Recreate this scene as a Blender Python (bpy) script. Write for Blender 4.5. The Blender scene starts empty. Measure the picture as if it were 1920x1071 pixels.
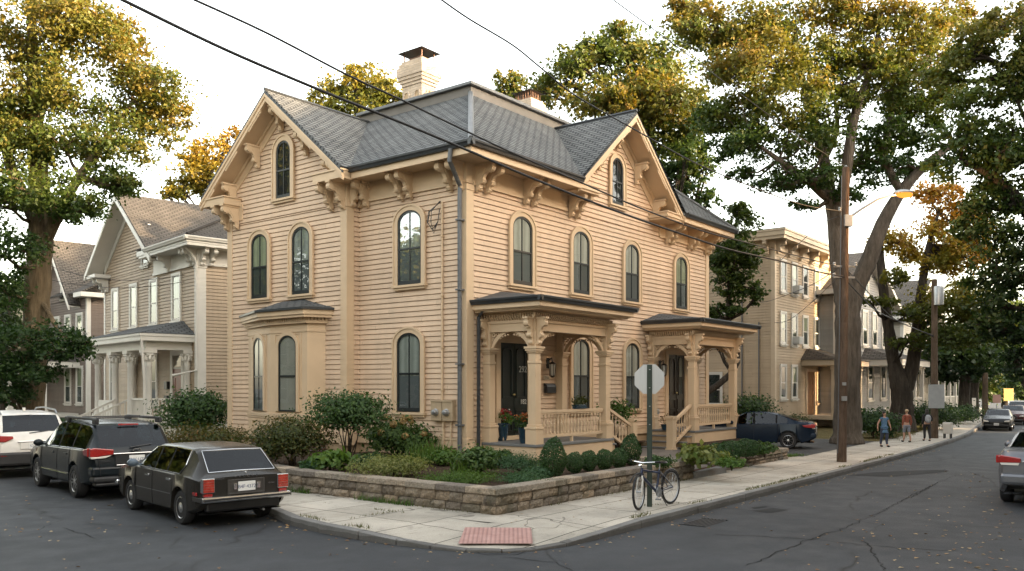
import bpy, bmesh, math, random
import numpy as np
from mathutils import Vector, Matrix
random.seed(7)
RNG = np.random.default_rng(11)
D2R = math.radians
scene = bpy.context.scene
COL = scene.collection

# ------------------------------------------------------------------ site frame
# The house stands square to a corner: +u runs along the right-hand street, +v along the left-hand street.
ANG = math.atan2(1621, 1270)
UX, UY = math.cos(ANG), math.sin(ANG)
OX, OY = -0.9253, 20.0
def W(u, v, z=0.0):
    return Vector((OX + u*UX - v*UY, OY + u*UY + v*UX, z))
CZ = 2.1
def at(px, py, z=0.13):            # survey: ground point seen at a photo pixel
    t = (z - CZ) / ((725. - py) / 1621.)
    return Vector(((px - 960) / 1621. * t, t, z))
def atY(px, py, y):
    return Vector(((px - 960) / 1621. * y, y, CZ + (725. - py) / 1621. * y))

# ------------------------------------------------------------------ mesh builder
class MB:
    def __init__(s): s.v = []; s.f = []; s.mi = []; s.uv = []; s.hasuv = False
    def add(s, verts, faces, mi=0, M=None, uvs=None):
        o = len(s.v)
        for p in verts:
            p = Vector(p)
            s.v.append(M @ p if M is not None else p)
        for k, f in enumerate(faces):
            s.f.append([i + o for i in f]); s.mi.append(mi)
            s.uv.append(uvs[k] if uvs else None)
        if uvs: s.hasuv = True
        return s
    def box(s, x0, x1, y0, y1, z0, z1, mi=0, M=None):
        vs = [(x0,y0,z0),(x1,y0,z0),(x1,y1,z0),(x0,y1,z0),(x0,y0,z1),(x1,y0,z1),(x1,y1,z1),(x0,y1,z1)]
        return s.add(vs, [(0,3,2,1),(4,5,6,7),(0,1,5,4),(1,2,6,5),(2,3,7,6),(3,0,4,7)], mi, M)
    def prism(s, pts, axis, a, b, mi=0, M=None):
        def P(p, t):
            if axis == 'x': return (t, p[0], p[1])
            if axis == 'y': return (p[0], t, p[1])
            return (p[0], p[1], t)
        n = len(pts)
        vs = [P(p, a) for p in pts] + [P(p, b) for p in pts]
        fs = [tuple(range(n))[::-1], tuple(range(n, 2*n))] + [(i, (i+1) % n, n+(i+1) % n, n+i) for i in range(n)]
        return s.add(vs, fs, mi, M)
    def ring(s, outer, inner, axis, a, b, mi=0, M=None, closed=True):
        def P(p, t):
            if axis == 'x': return (t, p[0], p[1])
            if axis == 'y': return (p[0], t, p[1])
            return (p[0], p[1], t)
        n = len(outer)
        vs = [P(p,a) for p in outer]+[P(p,a) for p in inner]+[P(p,b) for p in outer]+[P(p,b) for p in inner]
        fs = []
        for i in range(n if closed else n-1):
            j = (i+1) % n
            fs += [(i,j,n+j,n+i), (2*n+i,3*n+i,3*n+j,2*n+j), (i,2*n+i,2*n+j,j), (n+i,n+j,3*n+j,3*n+i)]
        if not closed:
            for i in (0, n-1): fs.append((i, n+i, 3*n+i, 2*n+i))
        return s.add(vs, fs, mi, M)
    def tube(s, pts, r, n=8, mi=0, M=None, caps=True, ridge=0):
        pts = [Vector(p) for p in pts]; m = len(pts)
        rs = r if isinstance(r, (list, tuple)) else [r]*m
        vs = []; up = None; rg = [1+ridge*random.uniform(-1, 1) for k in range(n)]
        for i, p in enumerate(pts):
            if ridge: rg = [q+(1-q)*.12+ridge*.35*random.uniform(-1, 1) for q in rg]
            d = (pts[min(i+1, m-1)] - pts[max(i-1, 0)])
            d = d.normalized() if d.length > 1e-9 else Vector((0,0,1))
            if up is None:
                up = Vector((0,0,1)) if abs(d.z) < .9 else Vector((1,0,0))
            x = d.cross(up)
            if x.length < 1e-4: x = d.orthogonal()
            x.normalize(); y = x.cross(d).normalized(); up = y
            for k in range(n):
                t = 2*math.pi*k/n
                vs.append(p + (x*math.cos(t) + y*math.sin(t))*(rs[i]*rg[k]))
        fs = [(i*n+k, i*n+(k+1) % n, (i+1)*n+(k+1) % n, (i+1)*n+k) for i in range(m-1) for k in range(n)]
        if caps: fs += [tuple(range(n))[::-1], tuple(range((m-1)*n, m*n))]
        return s.add(vs, fs, mi, M)
    def lathe(s, prof, n=12, c=(0,0,0), mi=0, M=None, square=False):
        vs = []; m = len(prof)
        off = math.pi/4 if square else 0
        if square: n = 4
        for r, z in prof:
            rr = r*math.sqrt(2) if square else r
            for k in range(n):
                t = 2*math.pi*k/n + off
                vs.append((c[0]+rr*math.cos(t), c[1]+rr*math.sin(t), c[2]+z))
        fs = [(i*n+k, i*n+(k+1) % n, (i+1)*n+(k+1) % n, (i+1)*n+k) for i in range(m-1) for k in range(n)]
        fs += [tuple(range(n))[::-1], tuple(range((m-1)*n, m*n))]
        return s.add(vs, fs, mi, M)
    def sphere(s, c, r, n=10, m=7, mi=0, M=None):
        rx, ry, rz = r if isinstance(r, (tuple, list)) else (r, r, r)
        prof = [(math.sin(math.pi*i/m), -math.cos(math.pi*i/m)) for i in range(m+1)]
        vs = []; 
        for q, z in prof:
            for k in range(n):
                t = 2*math.pi*k/n
                vs.append((c[0]+rx*max(q,1e-3)*math.cos(t), c[1]+ry*max(q,1e-3)*math.sin(t), c[2]+rz*z))
        fs = [(i*n+k, i*n+(k+1) % n, (i+1)*n+(k+1) % n, (i+1)*n+k) for i in range(m) for k in range(n)]
        return s.add(vs, fs, mi, M)
    def slope(s, poly, mi=0, flip=False, thick=0.0):
        """planar roof polygon with UVs in metres: u along the eave (horizontal), v up the slope"""
        P = [Vector(p) for p in poly]
        nrm = Vector((0,0,0))
        for i in range(len(P)):
            a, b = P[i], P[(i+1) % len(P)]
            nrm += (a-P[0]).cross(b-P[0])
        nrm.normalize()
        if nrm.z < 0: nrm = -nrm; P = P[::-1]
        h = Vector((0,0,1)).cross(nrm)
        h = h.normalized() if h.length > 1e-4 else Vector((1,0,0))
        up = nrm.cross(h)
        uv = [(p.dot(h), p.dot(up)) for p in P]
        n = len(P)
        if thick:
            Q = [p - nrm*thick for p in P]
            s.add(P+Q, [tuple(range(n)), tuple(range(n, 2*n))[::-1]] + [(i, n+i, n+(i+1) % n, (i+1) % n) for i in range(n)], mi,
                  uvs=[uv, uv[::-1]] + [[uv[i], uv[i], uv[(i+1) % n], uv[(i+1) % n]] for i in range(n)])
        else:
            s.add(P, [tuple(range(n))], mi, uvs=[uv])
        return s
    def mesh(s, name, mats, smooth=False, recalc=True):
        me = bpy.data.meshes.new(name)
        me.from_pydata([tuple(p) for p in s.v], [], s.f)
        for m in (mats if isinstance(mats, (list, tuple)) else [mats]): me.materials.append(m)
        if any(s.mi): me.polygons.foreach_set('material_index', s.mi)
        if s.hasuv:
            l = me.uv_layers.new(name='UVMap'); k = 0
            for fi, f in enumerate(s.f):
                u = s.uv[fi]
                for q in range(len(f)):
                    l.data[k].uv = u[q] if u else (0, 0); k += 1
        if recalc:
            b = bmesh.new(); b.from_mesh(me); bmesh.ops.recalc_face_normals(b, faces=b.faces); b.to_mesh(me); b.free()
        if smooth: me.polygons.foreach_set('use_smooth', [True]*len(me.polygons))
        me.update()
        return me
    def build(s, name, mats, parent=None, smooth=False, bevel=0, loc=None, rz=0, recalc=True, auto=None):
        return link(name, s.mesh(name, mats, smooth, recalc), parent, loc, rz, bevel, auto)

def link(name, me, parent=None, loc=None, rz=0, bevel=0, auto=None):
    o = bpy.data.objects.new(name, me); COL.objects.link(o)
    if parent is not None: o.parent = parent
    if loc is not None: o.location = loc
    if rz: o.rotation_euler = (0, 0, rz)
    if bevel:
        b = o.modifiers.new('bevel', 'BEVEL'); b.width = bevel; b.segments = 2; b.limit_method = 'ANGLE'; b.angle_limit = D2R(40)
        b.harden_normals = False
    if auto is not None:
        try:
            o.data.polygons.foreach_set('use_smooth', [True]*len(o.data.polygons))
            o.data.set_sharp_from_angle(angle=D2R(auto))
        except Exception: pass
    return o

def tag(o, label=None, cat=None, group=None, kind=None):
    if label: o['label'] = label
    if cat: o['category'] = cat
    if group: o['group'] = group
    if kind: o['kind'] = kind
    return o
def thing(name, label, cat, loc=(0,0,0), rz=0, group=None):
    o = bpy.data.objects.new(name, None); COL.objects.link(o)
    o.location = loc; o.rotation_euler = (0,0,rz); o.empty_display_size = .2
    return tag(o, label, cat, group)
def copy_tree(o, parent=None):
    c = o.copy(); COL.objects.link(c)
    if parent is not None: c.parent = parent
    for ch in list(o.children): copy_tree(ch, c)
    return c
def polar(c, r, t): return (c[0]+r*math.cos(t), c[1]+r*math.sin(t))

# ------------------------------------------------------------------ materials
class NT:
    def __init__(s, name):
        s.m = bpy.data.materials.new(name); s.m.use_nodes = True
        s.t = s.m.node_tree; s.n = s.t.nodes; s.l = s.t.links
        s.n.clear(); s.out = s.n.new('ShaderNodeOutputMaterial')
    def node(s, ty, **kw):
        x = s.n.new(ty)
        for k, v in kw.items():
            if k.startswith('i_'):
                key = k[2:].replace('_', ' ')
                s.set(x, key, v)
            else: setattr(x, k, v)
        return x
    def set(s, x, key, v):
        sock = x.inputs[key] if not isinstance(key, int) else x.inputs[key]
        if isinstance(v, bpy.types.NodeSocket): s.l.new(v, sock)
        elif isinstance(v, (tuple, list)) and len(v) == 3 and sock.type == 'RGBA': sock.default_value = (*v, 1)
        else: sock.default_value = v
    def mix(s, fac, a, b, mode='MIX'):
        x = s.n.new('ShaderNodeMix'); x.data_type = 'RGBA'; x.blend_type = mode
        for idx, v in ((0, fac), (6, a), (7, b)): s.set(x, idx, v)
        return x.outputs[2]
    def math(s, op, a, b=0.0, c=None):
        x = s.n.new('ShaderNodeMath'); x.operation = op
        s.set(x, 0, a); s.set(x, 1, b)
        if c is not None: s.set(x, 2, c)
        return x.outputs[0]
    def ramp(s, fac, stops):
        x = s.n.new('ShaderNodeValToRGB'); s.l.new(fac, x.inputs[0])
        e = x.color_ramp.elements
        while len(e) < len(stops): e.new(.5)
        for i, (p, c) in enumerate(stops):
            e[i].position = p; e[i].color = (*c, 1) if isinstance(c, (tuple, list)) else (c, c, c, 1)
        return x.outputs[0]
    def noise(s, scale, detail=4, rough=.55, vec=None):
        x = s.node('ShaderNodeTexNoise'); x.inputs['Scale'].default_value = scale
        x.inputs['Detail'].default_value = detail; x.inputs['Roughness'].default_value = rough
        s.l.new(vec if vec is not None else s.co(), x.inputs['Vector'])
        return x.outputs['Fac']
    def co(s, kind='Object'):
        if not hasattr(s, '_tc'): s._tc = s.node('ShaderNodeTexCoord')
        return s._tc.outputs[kind]
    def xyz(s, vec):
        x = s.node('ShaderNodeSeparateXYZ'); s.l.new(vec, x.inputs[0]); return x.outputs
    def mapping(s, scale, vec=None, loc=(0,0,0), rot=(0,0,0)):
        x = s.node('ShaderNodeMapping'); x.inputs['Scale'].default_value = scale; x.inputs['Location'].default_value = loc
        x.inputs['Rotation'].default_value = rot
        s.l.new(vec if vec is not None else s.co(), x.inputs['Vector']); return x.outputs[0]
    def bump(s, h, strength=.3, dist=.01):
        x = s.node('ShaderNodeBump'); x.inputs['Strength'].default_value = strength; x.inputs['Distance'].default_value = dist
        s.l.new(h, x.inputs['Height']); return x.outputs[0]
    def bsdf(s, base, rough=.6, bump=None, metallic=0, spec=.5, **kw):
        b = s.node('ShaderNodeBsdfPrincipled')
        s.set(b, 'Base Color', base); s.set(b, 'Roughness', rough); s.set(b, 'Metallic', metallic)
        s.set(b, 'Specular IOR Level', spec)
        for k, v in kw.items(): s.set(b, k.replace('_', ' '), v)
        if bump is not None: s.l.new(bump, b.inputs['Normal'])
        s.l.new(b.outputs[0], s.out.inputs[0]); return b

MATS = {}
def pmat(name, base, rough=.6, var=.12, scale=3.0, bump=.0, bscale=40, metallic=0, spec=.5, streak=False, **kw):
    """plain paint/metal/etc. with soft colour variation and fine bump"""
    if name in MATS: return MATS[name]
    t = NT(name)
    n = t.noise(scale, 5, .6)
    if streak: n = t.noise(scale, 5, .6, t.mapping((1, 1, .12)))
    dark = tuple(c*(1-var) for c in base); light = tuple(min(1, c*(1+var)) for c in base)
    col = t.ramp(n, [(.3, dark), (.7, light)])
    bm = t.bump(t.noise(bscale, 3), bump, .01) if bump else None
    t.bsdf(col, rough, bm, metallic, spec, **kw)
    MATS[name] = t.m; return t.m

def siding_mat(name, base, pitch=.125, var=.06, dirt=.12):
    t = NT(name)
    z = t.xyz(t.co())[2]
    row = t.math('FLOOR', t.math('DIVIDE', z, pitch))
    cx = t.node('ShaderNodeCombineXYZ'); t.l.new(row, cx.inputs[2])
    sep = t.xyz(t.co())
    seg = t.math('FLOOR', t.math('ADD', t.math('MULTIPLY', t.math('ADD', sep[0], sep[1]), .23), t.math('MULTIPLY', row, .37)))
    t.l.new(seg, cx.inputs[0])
    wn = t.node('ShaderNodeTexWhiteNoise'); t.l.new(cx.outputs[0], wn.inputs['Vector'])
    k = t.ramp(wn.outputs['Value'], [(0, tuple(c*(1-var) for c in base)), (1, tuple(c*(1+var) for c in base))])
    big = t.ramp(t.noise(.9, 5, .6), [(.35, (1-dirt,)*3), (.65, (1.0,)*3)])
    fr = t.math('FRACT', t.math('ADD', t.math('MULTIPLY', t.math('ADD', sep[0], sep[1]), .23), t.math('MULTIPLY', row, .37)))
    k = t.mix(t.math('MULTIPLY', t.math('LESS_THAN', fr, .0022), .6), k, tuple(c*.3 for c in base))     # butt joints
    st = t.ramp(t.noise(5, 4, .6, t.mapping((1, 1, .08))), [(.3, (1-dirt*.7,)*3), (.6, (1.0,)*3)])
    col = t.mix(1.0, t.mix(1.0, k, big, 'MULTIPLY'), st, 'MULTIPLY')
    g = t.noise(60, 3, .6, t.mapping((.15, .15, 1)))
    t.bsdf(col, .62, t.bump(g, .12, .004), spec=.3)
    MATS[name] = t.m; return t.m

def shingle_mat(name, c1, c2, mortar, w=.32, h=.14):
    t = NT(name)
    b = t.node('ShaderNodeTexBrick'); t.l.new(t.co('UV'), b.inputs['Vector'])
    b.offset = .5; b.inputs['Scale'].default_value = 1.0
    b.inputs['Brick Width'].default_value = w; b.inputs['Row Height'].default_value = h
    b.inputs['Mortar Size'].default_value = .024; b.inputs['Mortar Smooth'].default_value = .35; b.inputs['Bias'].default_value = 0
    t.set(b, 'Color1', c1); t.set(b, 'Color2', c2); t.set(b, 'Mortar', mortar)  # joint lines, their dark colour also painting the shingles' shadow lines
    n = t.ramp(t.noise(1.3, 5, .65), [(.3, .75), (.7, 1.12)])
    gr = t.ramp(t.noise(90, 2, .7), [(.2, .75), (.8, 1.2)])
    col = t.mix(1, t.mix(1, b.outputs['Color'], n, 'MULTIPLY'), gr, 'MULTIPLY')
    # saw-tooth course height so each row reads as overlapping the one below
    v = t.xyz(t.co('UV'))[1]
    saw = t.math('FRACT', t.math('DIVIDE', v, h))
    hgt = t.math('SUBTRACT', t.math('MULTIPLY', t.math('SUBTRACT', 1.0, saw), .8), t.math('MULTIPLY', b.outputs['Fac'], .8))
    t.bsdf(col, .9, t.bump(hgt, .8, .03), spec=.2)
    MATS[name] = t.m; return t.m

def brick_mat(name, c1, c2, mortar, w=.21, h=.075, ms=.01, axis='XZ', bump=.5, grime=.3):
    t = NT(name)
    s = t.xyz(t.co()); cx = t.node('ShaderNodeCombineXYZ')
    t.l.new(t.math('ADD', s[0], s[1]), cx.inputs[0]); t.l.new(s[2], cx.inputs[1])
    b = t.node('ShaderNodeTexBrick'); t.l.new(cx.outputs[0], b.inputs['Vector'])
    b.inputs['Scale'].default_value = 1; b.inputs['Brick Width'].default_value = w; b.inputs['Row Height'].default_value = h
    b.inputs['Mortar Size'].default_value = ms; b.inputs['Mortar Smooth'].default_value = .2; b.inputs['Bias'].default_value = 0
    t.set(b, 'Color1', c1); t.set(b, 'Color2', c2); t.set(b, 'Mortar', mortar)
    n = t.ramp(t.noise(2.2, 5, .65), [(.3, 1-grime), (.7, 1.1)])
    col = t.mix(1, b.outputs['Color'], n, 'MULTIPLY')
    hg = t.math('ADD', t.math('MULTIPLY', t.math('SUBTRACT', 1, b.outputs['Fac']), .7), t.math('MULTIPLY', t.noise(40, 3), .3))
    t.bsdf(col, .85, t.bump(hg, bump, .012), spec=.25)
    MATS[name] = t.m; return t.m

def glass_mat(name, lo=.1, hi=.95, tint=(.75,.8,.8)):
    t = NT(name)
    geo = t.node('ShaderNodeNewGeometry'); dt = t.node('ShaderNodeVectorMath', operation='DOT_PRODUCT')
    t.l.new(geo.outputs['Incoming'], dt.inputs[0]); t.l.new(geo.outputs['Normal'], dt.inputs[1])
    c = t.math('ABSOLUTE', dt.outputs['Value'])              # Schlick reflectance, the same from both sides of the pane
    fac = t.math('MULTIPLY_ADD', t.math('POWER', t.math('SUBTRACT', 1.0, c), 5.0), hi, lo)
    tr = t.node('ShaderNodeBsdfTransparent'); t.set(tr, 'Color', tint)
    gl = t.node('ShaderNodeBsdfGlossy'); t.set(gl, 'Color', (.95,.97,1)); t.set(gl, 'Roughness', .015)
    t.l.new(t.bump(t.noise(1.6, 2), .035, .02), gl.inputs['Normal'])
    mx = t.node('ShaderNodeMixShader'); t.l.new(fac, mx.inputs[0]); t.l.new(tr.outputs[0], mx.inputs[1]); t.l.new(gl.outputs[0], mx.inputs[2])
    t.l.new(mx.outputs[0], t.out.inputs[0]); MATS[name] = t.m; return t.m

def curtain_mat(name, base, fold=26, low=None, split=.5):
    """curtain cloth, fold shading put into its colour; generated z from 0 (sill) to 1 (head): shade above, darker room or sheer below"""
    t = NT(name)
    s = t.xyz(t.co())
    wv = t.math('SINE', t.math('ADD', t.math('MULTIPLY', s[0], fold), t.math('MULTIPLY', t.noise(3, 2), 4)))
    k = t.ramp(t.math('ADD', t.math('MULTIPLY', wv, .5), .5), [(0, tuple(c*.72 for c in base)), (1, base)])  # fold shade painted into the flat cloth
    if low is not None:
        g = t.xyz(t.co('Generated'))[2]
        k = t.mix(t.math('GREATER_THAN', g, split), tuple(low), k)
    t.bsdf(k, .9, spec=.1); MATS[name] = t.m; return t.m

def leaf_mat(name, cols, trans=.35, rough=.55):
    """foliage: each leaf carries its own random value; cols is the ramp of leaf colours"""
    t = NT(name)
    a = t.node('ShaderNodeAttribute'); a.attribute_name = 'leaf'
    st = [(i/(len(cols)-1), c) for i, c in enumerate(cols)]
    col = t.ramp(a.outputs['Fac'], st)
    d = t.node('ShaderNodeBsdfPrincipled'); t.set(d, 'Base Color', col); t.set(d, 'Roughness', rough); t.set(d, 'Specular IOR Level', .35)
    tr = t.node('ShaderNodeBsdfTranslucent')
    t.l.new(t.mix(.55, col, t.mix(1, col, (1.6, 1.5, .5), 'MULTIPLY')), tr.inputs[0])
    mx = t.node('ShaderNodeMixShader'); mx.inputs[0].default_value = trans
    t.l.new(d.outputs[0], mx.inputs[1]); t.l.new(tr.outputs[0], mx.inputs[2]); t.l.new(mx.outputs[0], t.out.inputs[0])
    MATS[name] = t.m; return t.m

def bark_mat(name, a, b, sc=9):
    t = NT(name)
    n = t.noise(sc, 6, .7, t.mapping((1, 1, .16)))
    v = t.node('ShaderNodeTexVoronoi'); v.feature = 'DISTANCE_TO_EDGE'; v.inputs['Scale'].default_value = sc*1.3
    t.l.new(t.mapping((1, 1, .18)), v.inputs['Vector'])
    col = t.ramp(n, [(.3, a), (.7, b)])
    col = t.mix(1, col, t.ramp(t.noise(.8, 4), [(.3, .7), (.7, 1.15)]), 'MULTIPLY')
    h = t.math('ADD', n, t.math('MULTIPLY', v.outputs['Distance'], 1.2))
    t.bsdf(col, .92, t.bump(h, .9, .05), spec=.15); MATS[name] = t.m; return t.m

TAN = siding_mat('tan_siding', (.64, .47, .325))
TRIM = pmat('tan_trim', (.57, .42, .27), .55, .07, 1.5, .08, 60, spec=.35)
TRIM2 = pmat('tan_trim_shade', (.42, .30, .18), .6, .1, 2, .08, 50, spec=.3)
SHINGLE = shingle_mat('slate_shingles', (.145, .15, .15), (.112, .118, .12), (.030, .032, .034), .30, .135)
SHINGLE_OLD = shingle_mat('old_shingles', (.108, .098, .086), (.086, .078, .069), (.038, .034, .03), .30, .135)
SHINGLE_BROWN = shingle_mat('brown_shingles', (.11, .085, .06), (.07, .055, .042), (.025, .02, .016))
DARKM = pmat('dark_metal', (.028, .031, .034), .42, .2, 4, .05, 60, spec=.5)
GREYM = pmat('grey_gutter', (.10, .105, .11), .45, .15, 4, .05, 60)
SASH = pmat('black_green_sash', (.012, .016, .017), .38, .2, 5, .03, 60)
FOUND = brick_mat('foundation_brick', (.17, .085, .06), (.10, .06, .048), (.20, .18, .16))
CHIM = brick_mat('cream_brick', (.56, .45, .34), (.44, .35, .26), (.40, .33, .26), grime=.22)
GLASS = glass_mat('window_glass', .075, .6, (.66,.69,.69))
GLASS_B = glass_mat('bright_window_glass', .22, .75)
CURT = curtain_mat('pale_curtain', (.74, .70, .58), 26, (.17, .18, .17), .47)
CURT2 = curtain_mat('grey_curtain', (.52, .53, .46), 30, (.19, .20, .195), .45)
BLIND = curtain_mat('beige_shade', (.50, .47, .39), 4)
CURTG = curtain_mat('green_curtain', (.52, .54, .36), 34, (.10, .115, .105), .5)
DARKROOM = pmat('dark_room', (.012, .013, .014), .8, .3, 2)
WHITE = pmat('white_paint', (.60, .57, .51), .5, .06, 2, .06, 50)
OFFWHITE = pmat('old_white_paint', (.52, .485, .43), .55, .1, 2, .06, 50)
BLACK = pmat('black_paint', (.012, .012, .013), .4, .2, 5)
CHROME = pmat('chrome', (.72, .72, .72), .12, .04, 6, metallic=1)
STEEL = pmat('galvanised_steel', (.42, .43, .44), .42, .12, 12, metallic=.85)
RUBBER = pmat('tyre_rubber', (.014, .014, .015), .75, .2, 9)
# ------------------------------------------------------------------ building helpers
def clap(mb, org, d, n, z0, z1, iv, pitch=.125, t=.018):
    """overlapping boards on a wall plane: org + s*d, pushed out along n; iv(z) gives the s-range"""
    k = 0; z = z0
    while z < z1 - 1e-4:
        zb = min(z + pitch, z1)
        a, b = iv(z + 1e-4), iv(zb - 1e-4)
        if a and (not b): b = ((a[0]+a[1])/2,)*2
        if a and b:
            def P(s, o, zz): return (org[0]+d[0]*s+n[0]*o, org[1]+d[1]*s+n[1]*o, zz)
            zg = min(z+.021, zb-.002)            # shadow gap under every board
            vs = [P(a[0], t+.004, zg), P(a[1], t+.004, zg), P(b[1], .006, zb), P(b[0], .006, zb), P(a[0], -.016, zg), P(a[1], -.016, zg), P(a[0], -.016, z), P(a[1], -.016, z), P(a[0], .006, z), P(a[1], .006, z)]
            mb.add(vs, [(0,1,2,3), (4,5,1,0), (6,7,5,4), (8,9,7,6)])
        z = zb
    return mb
def rect_iv(a, b): return lambda z: (a, b)
def gable_iv(a, b, c, zap, sl):
    def f(z):
        h = (zap - z)/sl
        if h <= .01: return None
        lo, hi = max(a, c-h), min(b, c+h)
        return (lo, hi) if hi > lo else None
    return f

def arch_pts(w, h, rise, off=0.0, n=14, bot=0.0):
    """outline from bottom-left, up, over an elliptical head, to bottom-right (x, z)"""
    a = w/2 + off; zs = h - rise; r = rise + off
    pts = [(-a, bot)]
    if rise <= 0: return pts + [(-a, h+off), (a, h+off), (a, bot)]
    for i in range(n+1):
        t = math.pi*(1 - i/n)
        e = 1.0
        pts.append((a*math.cos(t), zs + r*math.sin(t)**e))
    return pts + [(a, bot)]

WIN_CACHE = {}
def window(parent, loc, w, h, rise=0., rz=0., casing=TRIM, sash=None, glass=None, curtain=None, cw=.115, muntin=True,
           hood=True, cross=False, name='window', sill=True, cd=.08):
    sash = sash or SASH; glass = glass or GLASS; curtain = curtain or CURT
    key = (round(w,3), round(h,3), round(rise,3), casing.name, sash.name, glass.name, curtain.name, cw, muntin, hood, cross, sill, cd)
    if key not in WIN_CACHE:
        o = arch_pts(w, h, rise, cw, bot=-.02); i0 = arch_pts(w, h, rise, 0, bot=-.02)
        m = MB().ring(o, i0, 'y', -cd, .03)
        if hood:
            m.ring(arch_pts(w, h, rise, cw+.035, bot=-.02), arch_pts(w, h, rise, cw-.012, bot=-.02), 'y', -cd-.025, -cd+.02, closed=False)
        me_c = m.mesh('window', casing)
        s = MB(); fw = .052
        s.ring(arch_pts(w, h, rise, 0, bot=0), arch_pts(w, h, rise, -fw, bot=fw), 'y', -.058, .01)
        s.box(-w/2+fw, w/2-fw, -.058, -.03, h*.47, h*.47+.042)
        s.box(-w/2+fw, w/2-fw, -.055, -.03, fw, fw+.035)
        if muntin: s.box(-.011, .011, -.054, -.03, fw, h-fw*.9)
        if cross:
            s.box(-w/2+fw, w/2-fw, -.052, -.03, h*.73, h*.73+.018)
        me_s = s.mesh('sash_frame', sash)
        p = MB(); pp = arch_pts(w, h, rise, -.02, bot=.02); p.add([(x, -.040, z) for x, z in pp], [tuple(range(len(pp)))])
        me_p = p.mesh('pane', glass)
        c = MB(); c.add([(x, -.029, z) for x, z in pp], [tuple(range(len(pp)))])
        me_k = c.mesh('curtain', curtain)
        me_l = None
        if sill:
            me_l = MB().box(-w/2-cw-.05, w/2+cw+.05, -cd-.05, .03, -.075, -.02).box(-w/2-cw-.01, w/2+cw+.01, -cd-.005, .03, -.135, -.075).mesh('sill', casing)
        WIN_CACHE[key] = (me_c, me_s, me_p, me_k, me_l)
    me_c, me_s, me_p, me_k, me_l = WIN_CACHE[key]
    wo = link(name, me_c, parent, loc, rz)
    link('sash_frame', me_s, wo); link('pane', me_p, wo); link('curtain', me_k, wo)
    if me_l: link('sill', me_l, wo)
    return wo

def bracket_mesh(name, mat, depth=.52, hgt=.64, th=.10):
    """scrolled eave bracket; y<0 is outward, z=0 is the top under the soffit"""
    pts = [(0, 0), (-depth, 0), (-depth, -.09)]
    for i in range(1, 8):                      # upper scroll nose
        t = i/8*math.pi; pts.append((-depth+.02+.09*math.sin(t)*.2 + i/8*.06, -.09-.12*i/8))
    cx = [(-depth*.80, -.24), (-depth*.66, -.22), (-depth*.52, -.27), (-depth*.44, -.35), (-depth*.50, -.40), (-depth*.42, -.455),
          (-depth*.30, -.46), (-depth*.24, -.52), (-depth*.28, -.56), (-depth*.20, -.60), (-depth*.10, -.615), (-depth*.10, -hgt), (0, -hgt)]
    pts += cx
    m = MB().prism(pts, 'x', -th/2, th/2)
    m.box(-th/2-.025, th/2+.025, -depth-.03, .0, -.045, .0)
    for (y, z, r) in ((-depth+.075, -.135, .085), (-depth*.36, -.405, .06), (-depth*.16, -.57, .045)):   # volutes proud of the cheeks
        ring = [(y+r*math.cos(q*math.pi/5), z+r*math.sin(q*math.pi/5)) for q in range(10)]
        m.prism(ring, 'x', -th/2-.018, th/2+.018)
    m.prism([(-.09,-.12), (-depth*.62,-.12), (-.09,-.46)], 'x', -th/2-.012, th/2+.012)
    return m.mesh(name, mat)

def gutter(mb, a, b, z, out, size=.12):
    """K-style gutter from a to b (x,y); out = outward unit (x,y)"""
    a = Vector((a[0], a[1], z)); b = Vector((b[0], b[1], z)); o = Vector((out[0], out[1], 0))
    prof = [(0, -size*1.05), (size*.55, -size*1.05), (size*.72, -size*.6), (size*.95, -size*.35), (size, 0), (size*.9, .012), (0, .012)]
    vs = [a + o*p + Vector((0,0,q)) for p, q in prof] + [b + o*p + Vector((0,0,q)) for p, q in prof]
    n = len(prof)
    mb.add(vs, [tuple(range(n)), tuple(range(n, 2*n))] + [(i, (i+1) % n, n+(i+1) % n, n+i) for i in range(n)])

def turned_baluster(mb, x, y, z0, h, r=.027):
    prof = [(r*.9, 0), (r*.9, h*.1), (r*.55, h*.14), (r*.5, h*.3), (r*.8, h*.42), (r*1.05, h*.52), (r*.7, h*.6), (r*.45, h*.7), (r*.5, h*.82), (r*.9, h*.88), (r*.9, h)]
    mb.lathe(prof, 7, (x, y, z0))

def text_mesh(txt, size, extrude=.004):
    cu = bpy.data.curves.new('lettering', 'FONT'); cu.body = txt; cu.size = size; cu.extrude = extrude
    cu.align_x = 'CENTER'; cu.align_y = 'CENTER'
    tmp = bpy.data.objects.new('lettering', cu); COL.objects.link(tmp)
    dg = bpy.context.evaluated_depsgraph_get(); dg.update()
    me = bpy.data.meshes.new_from_object(tmp.evaluated_get(dg))
    bpy.data.objects.remove(tmp); bpy.data.curves.remove(cu)
    return me
def lettering(name, txt, size, mat, parent, M, extrude=.004):
    me = text_mesh(txt, size, extrude); me.materials.clear(); me.materials.append(mat)
    me.transform(M)
    return link(name, me, parent)
def M_face(loc, rz=0., tilt=90.):
    """text plane standing up, readable from -y (then turned by rz)"""
    return Matrix.Translation(loc) @ Matrix.Rotation(rz, 4, 'Z') @ Matrix.Rotation(D2R(tilt), 4, 'X')

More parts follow.
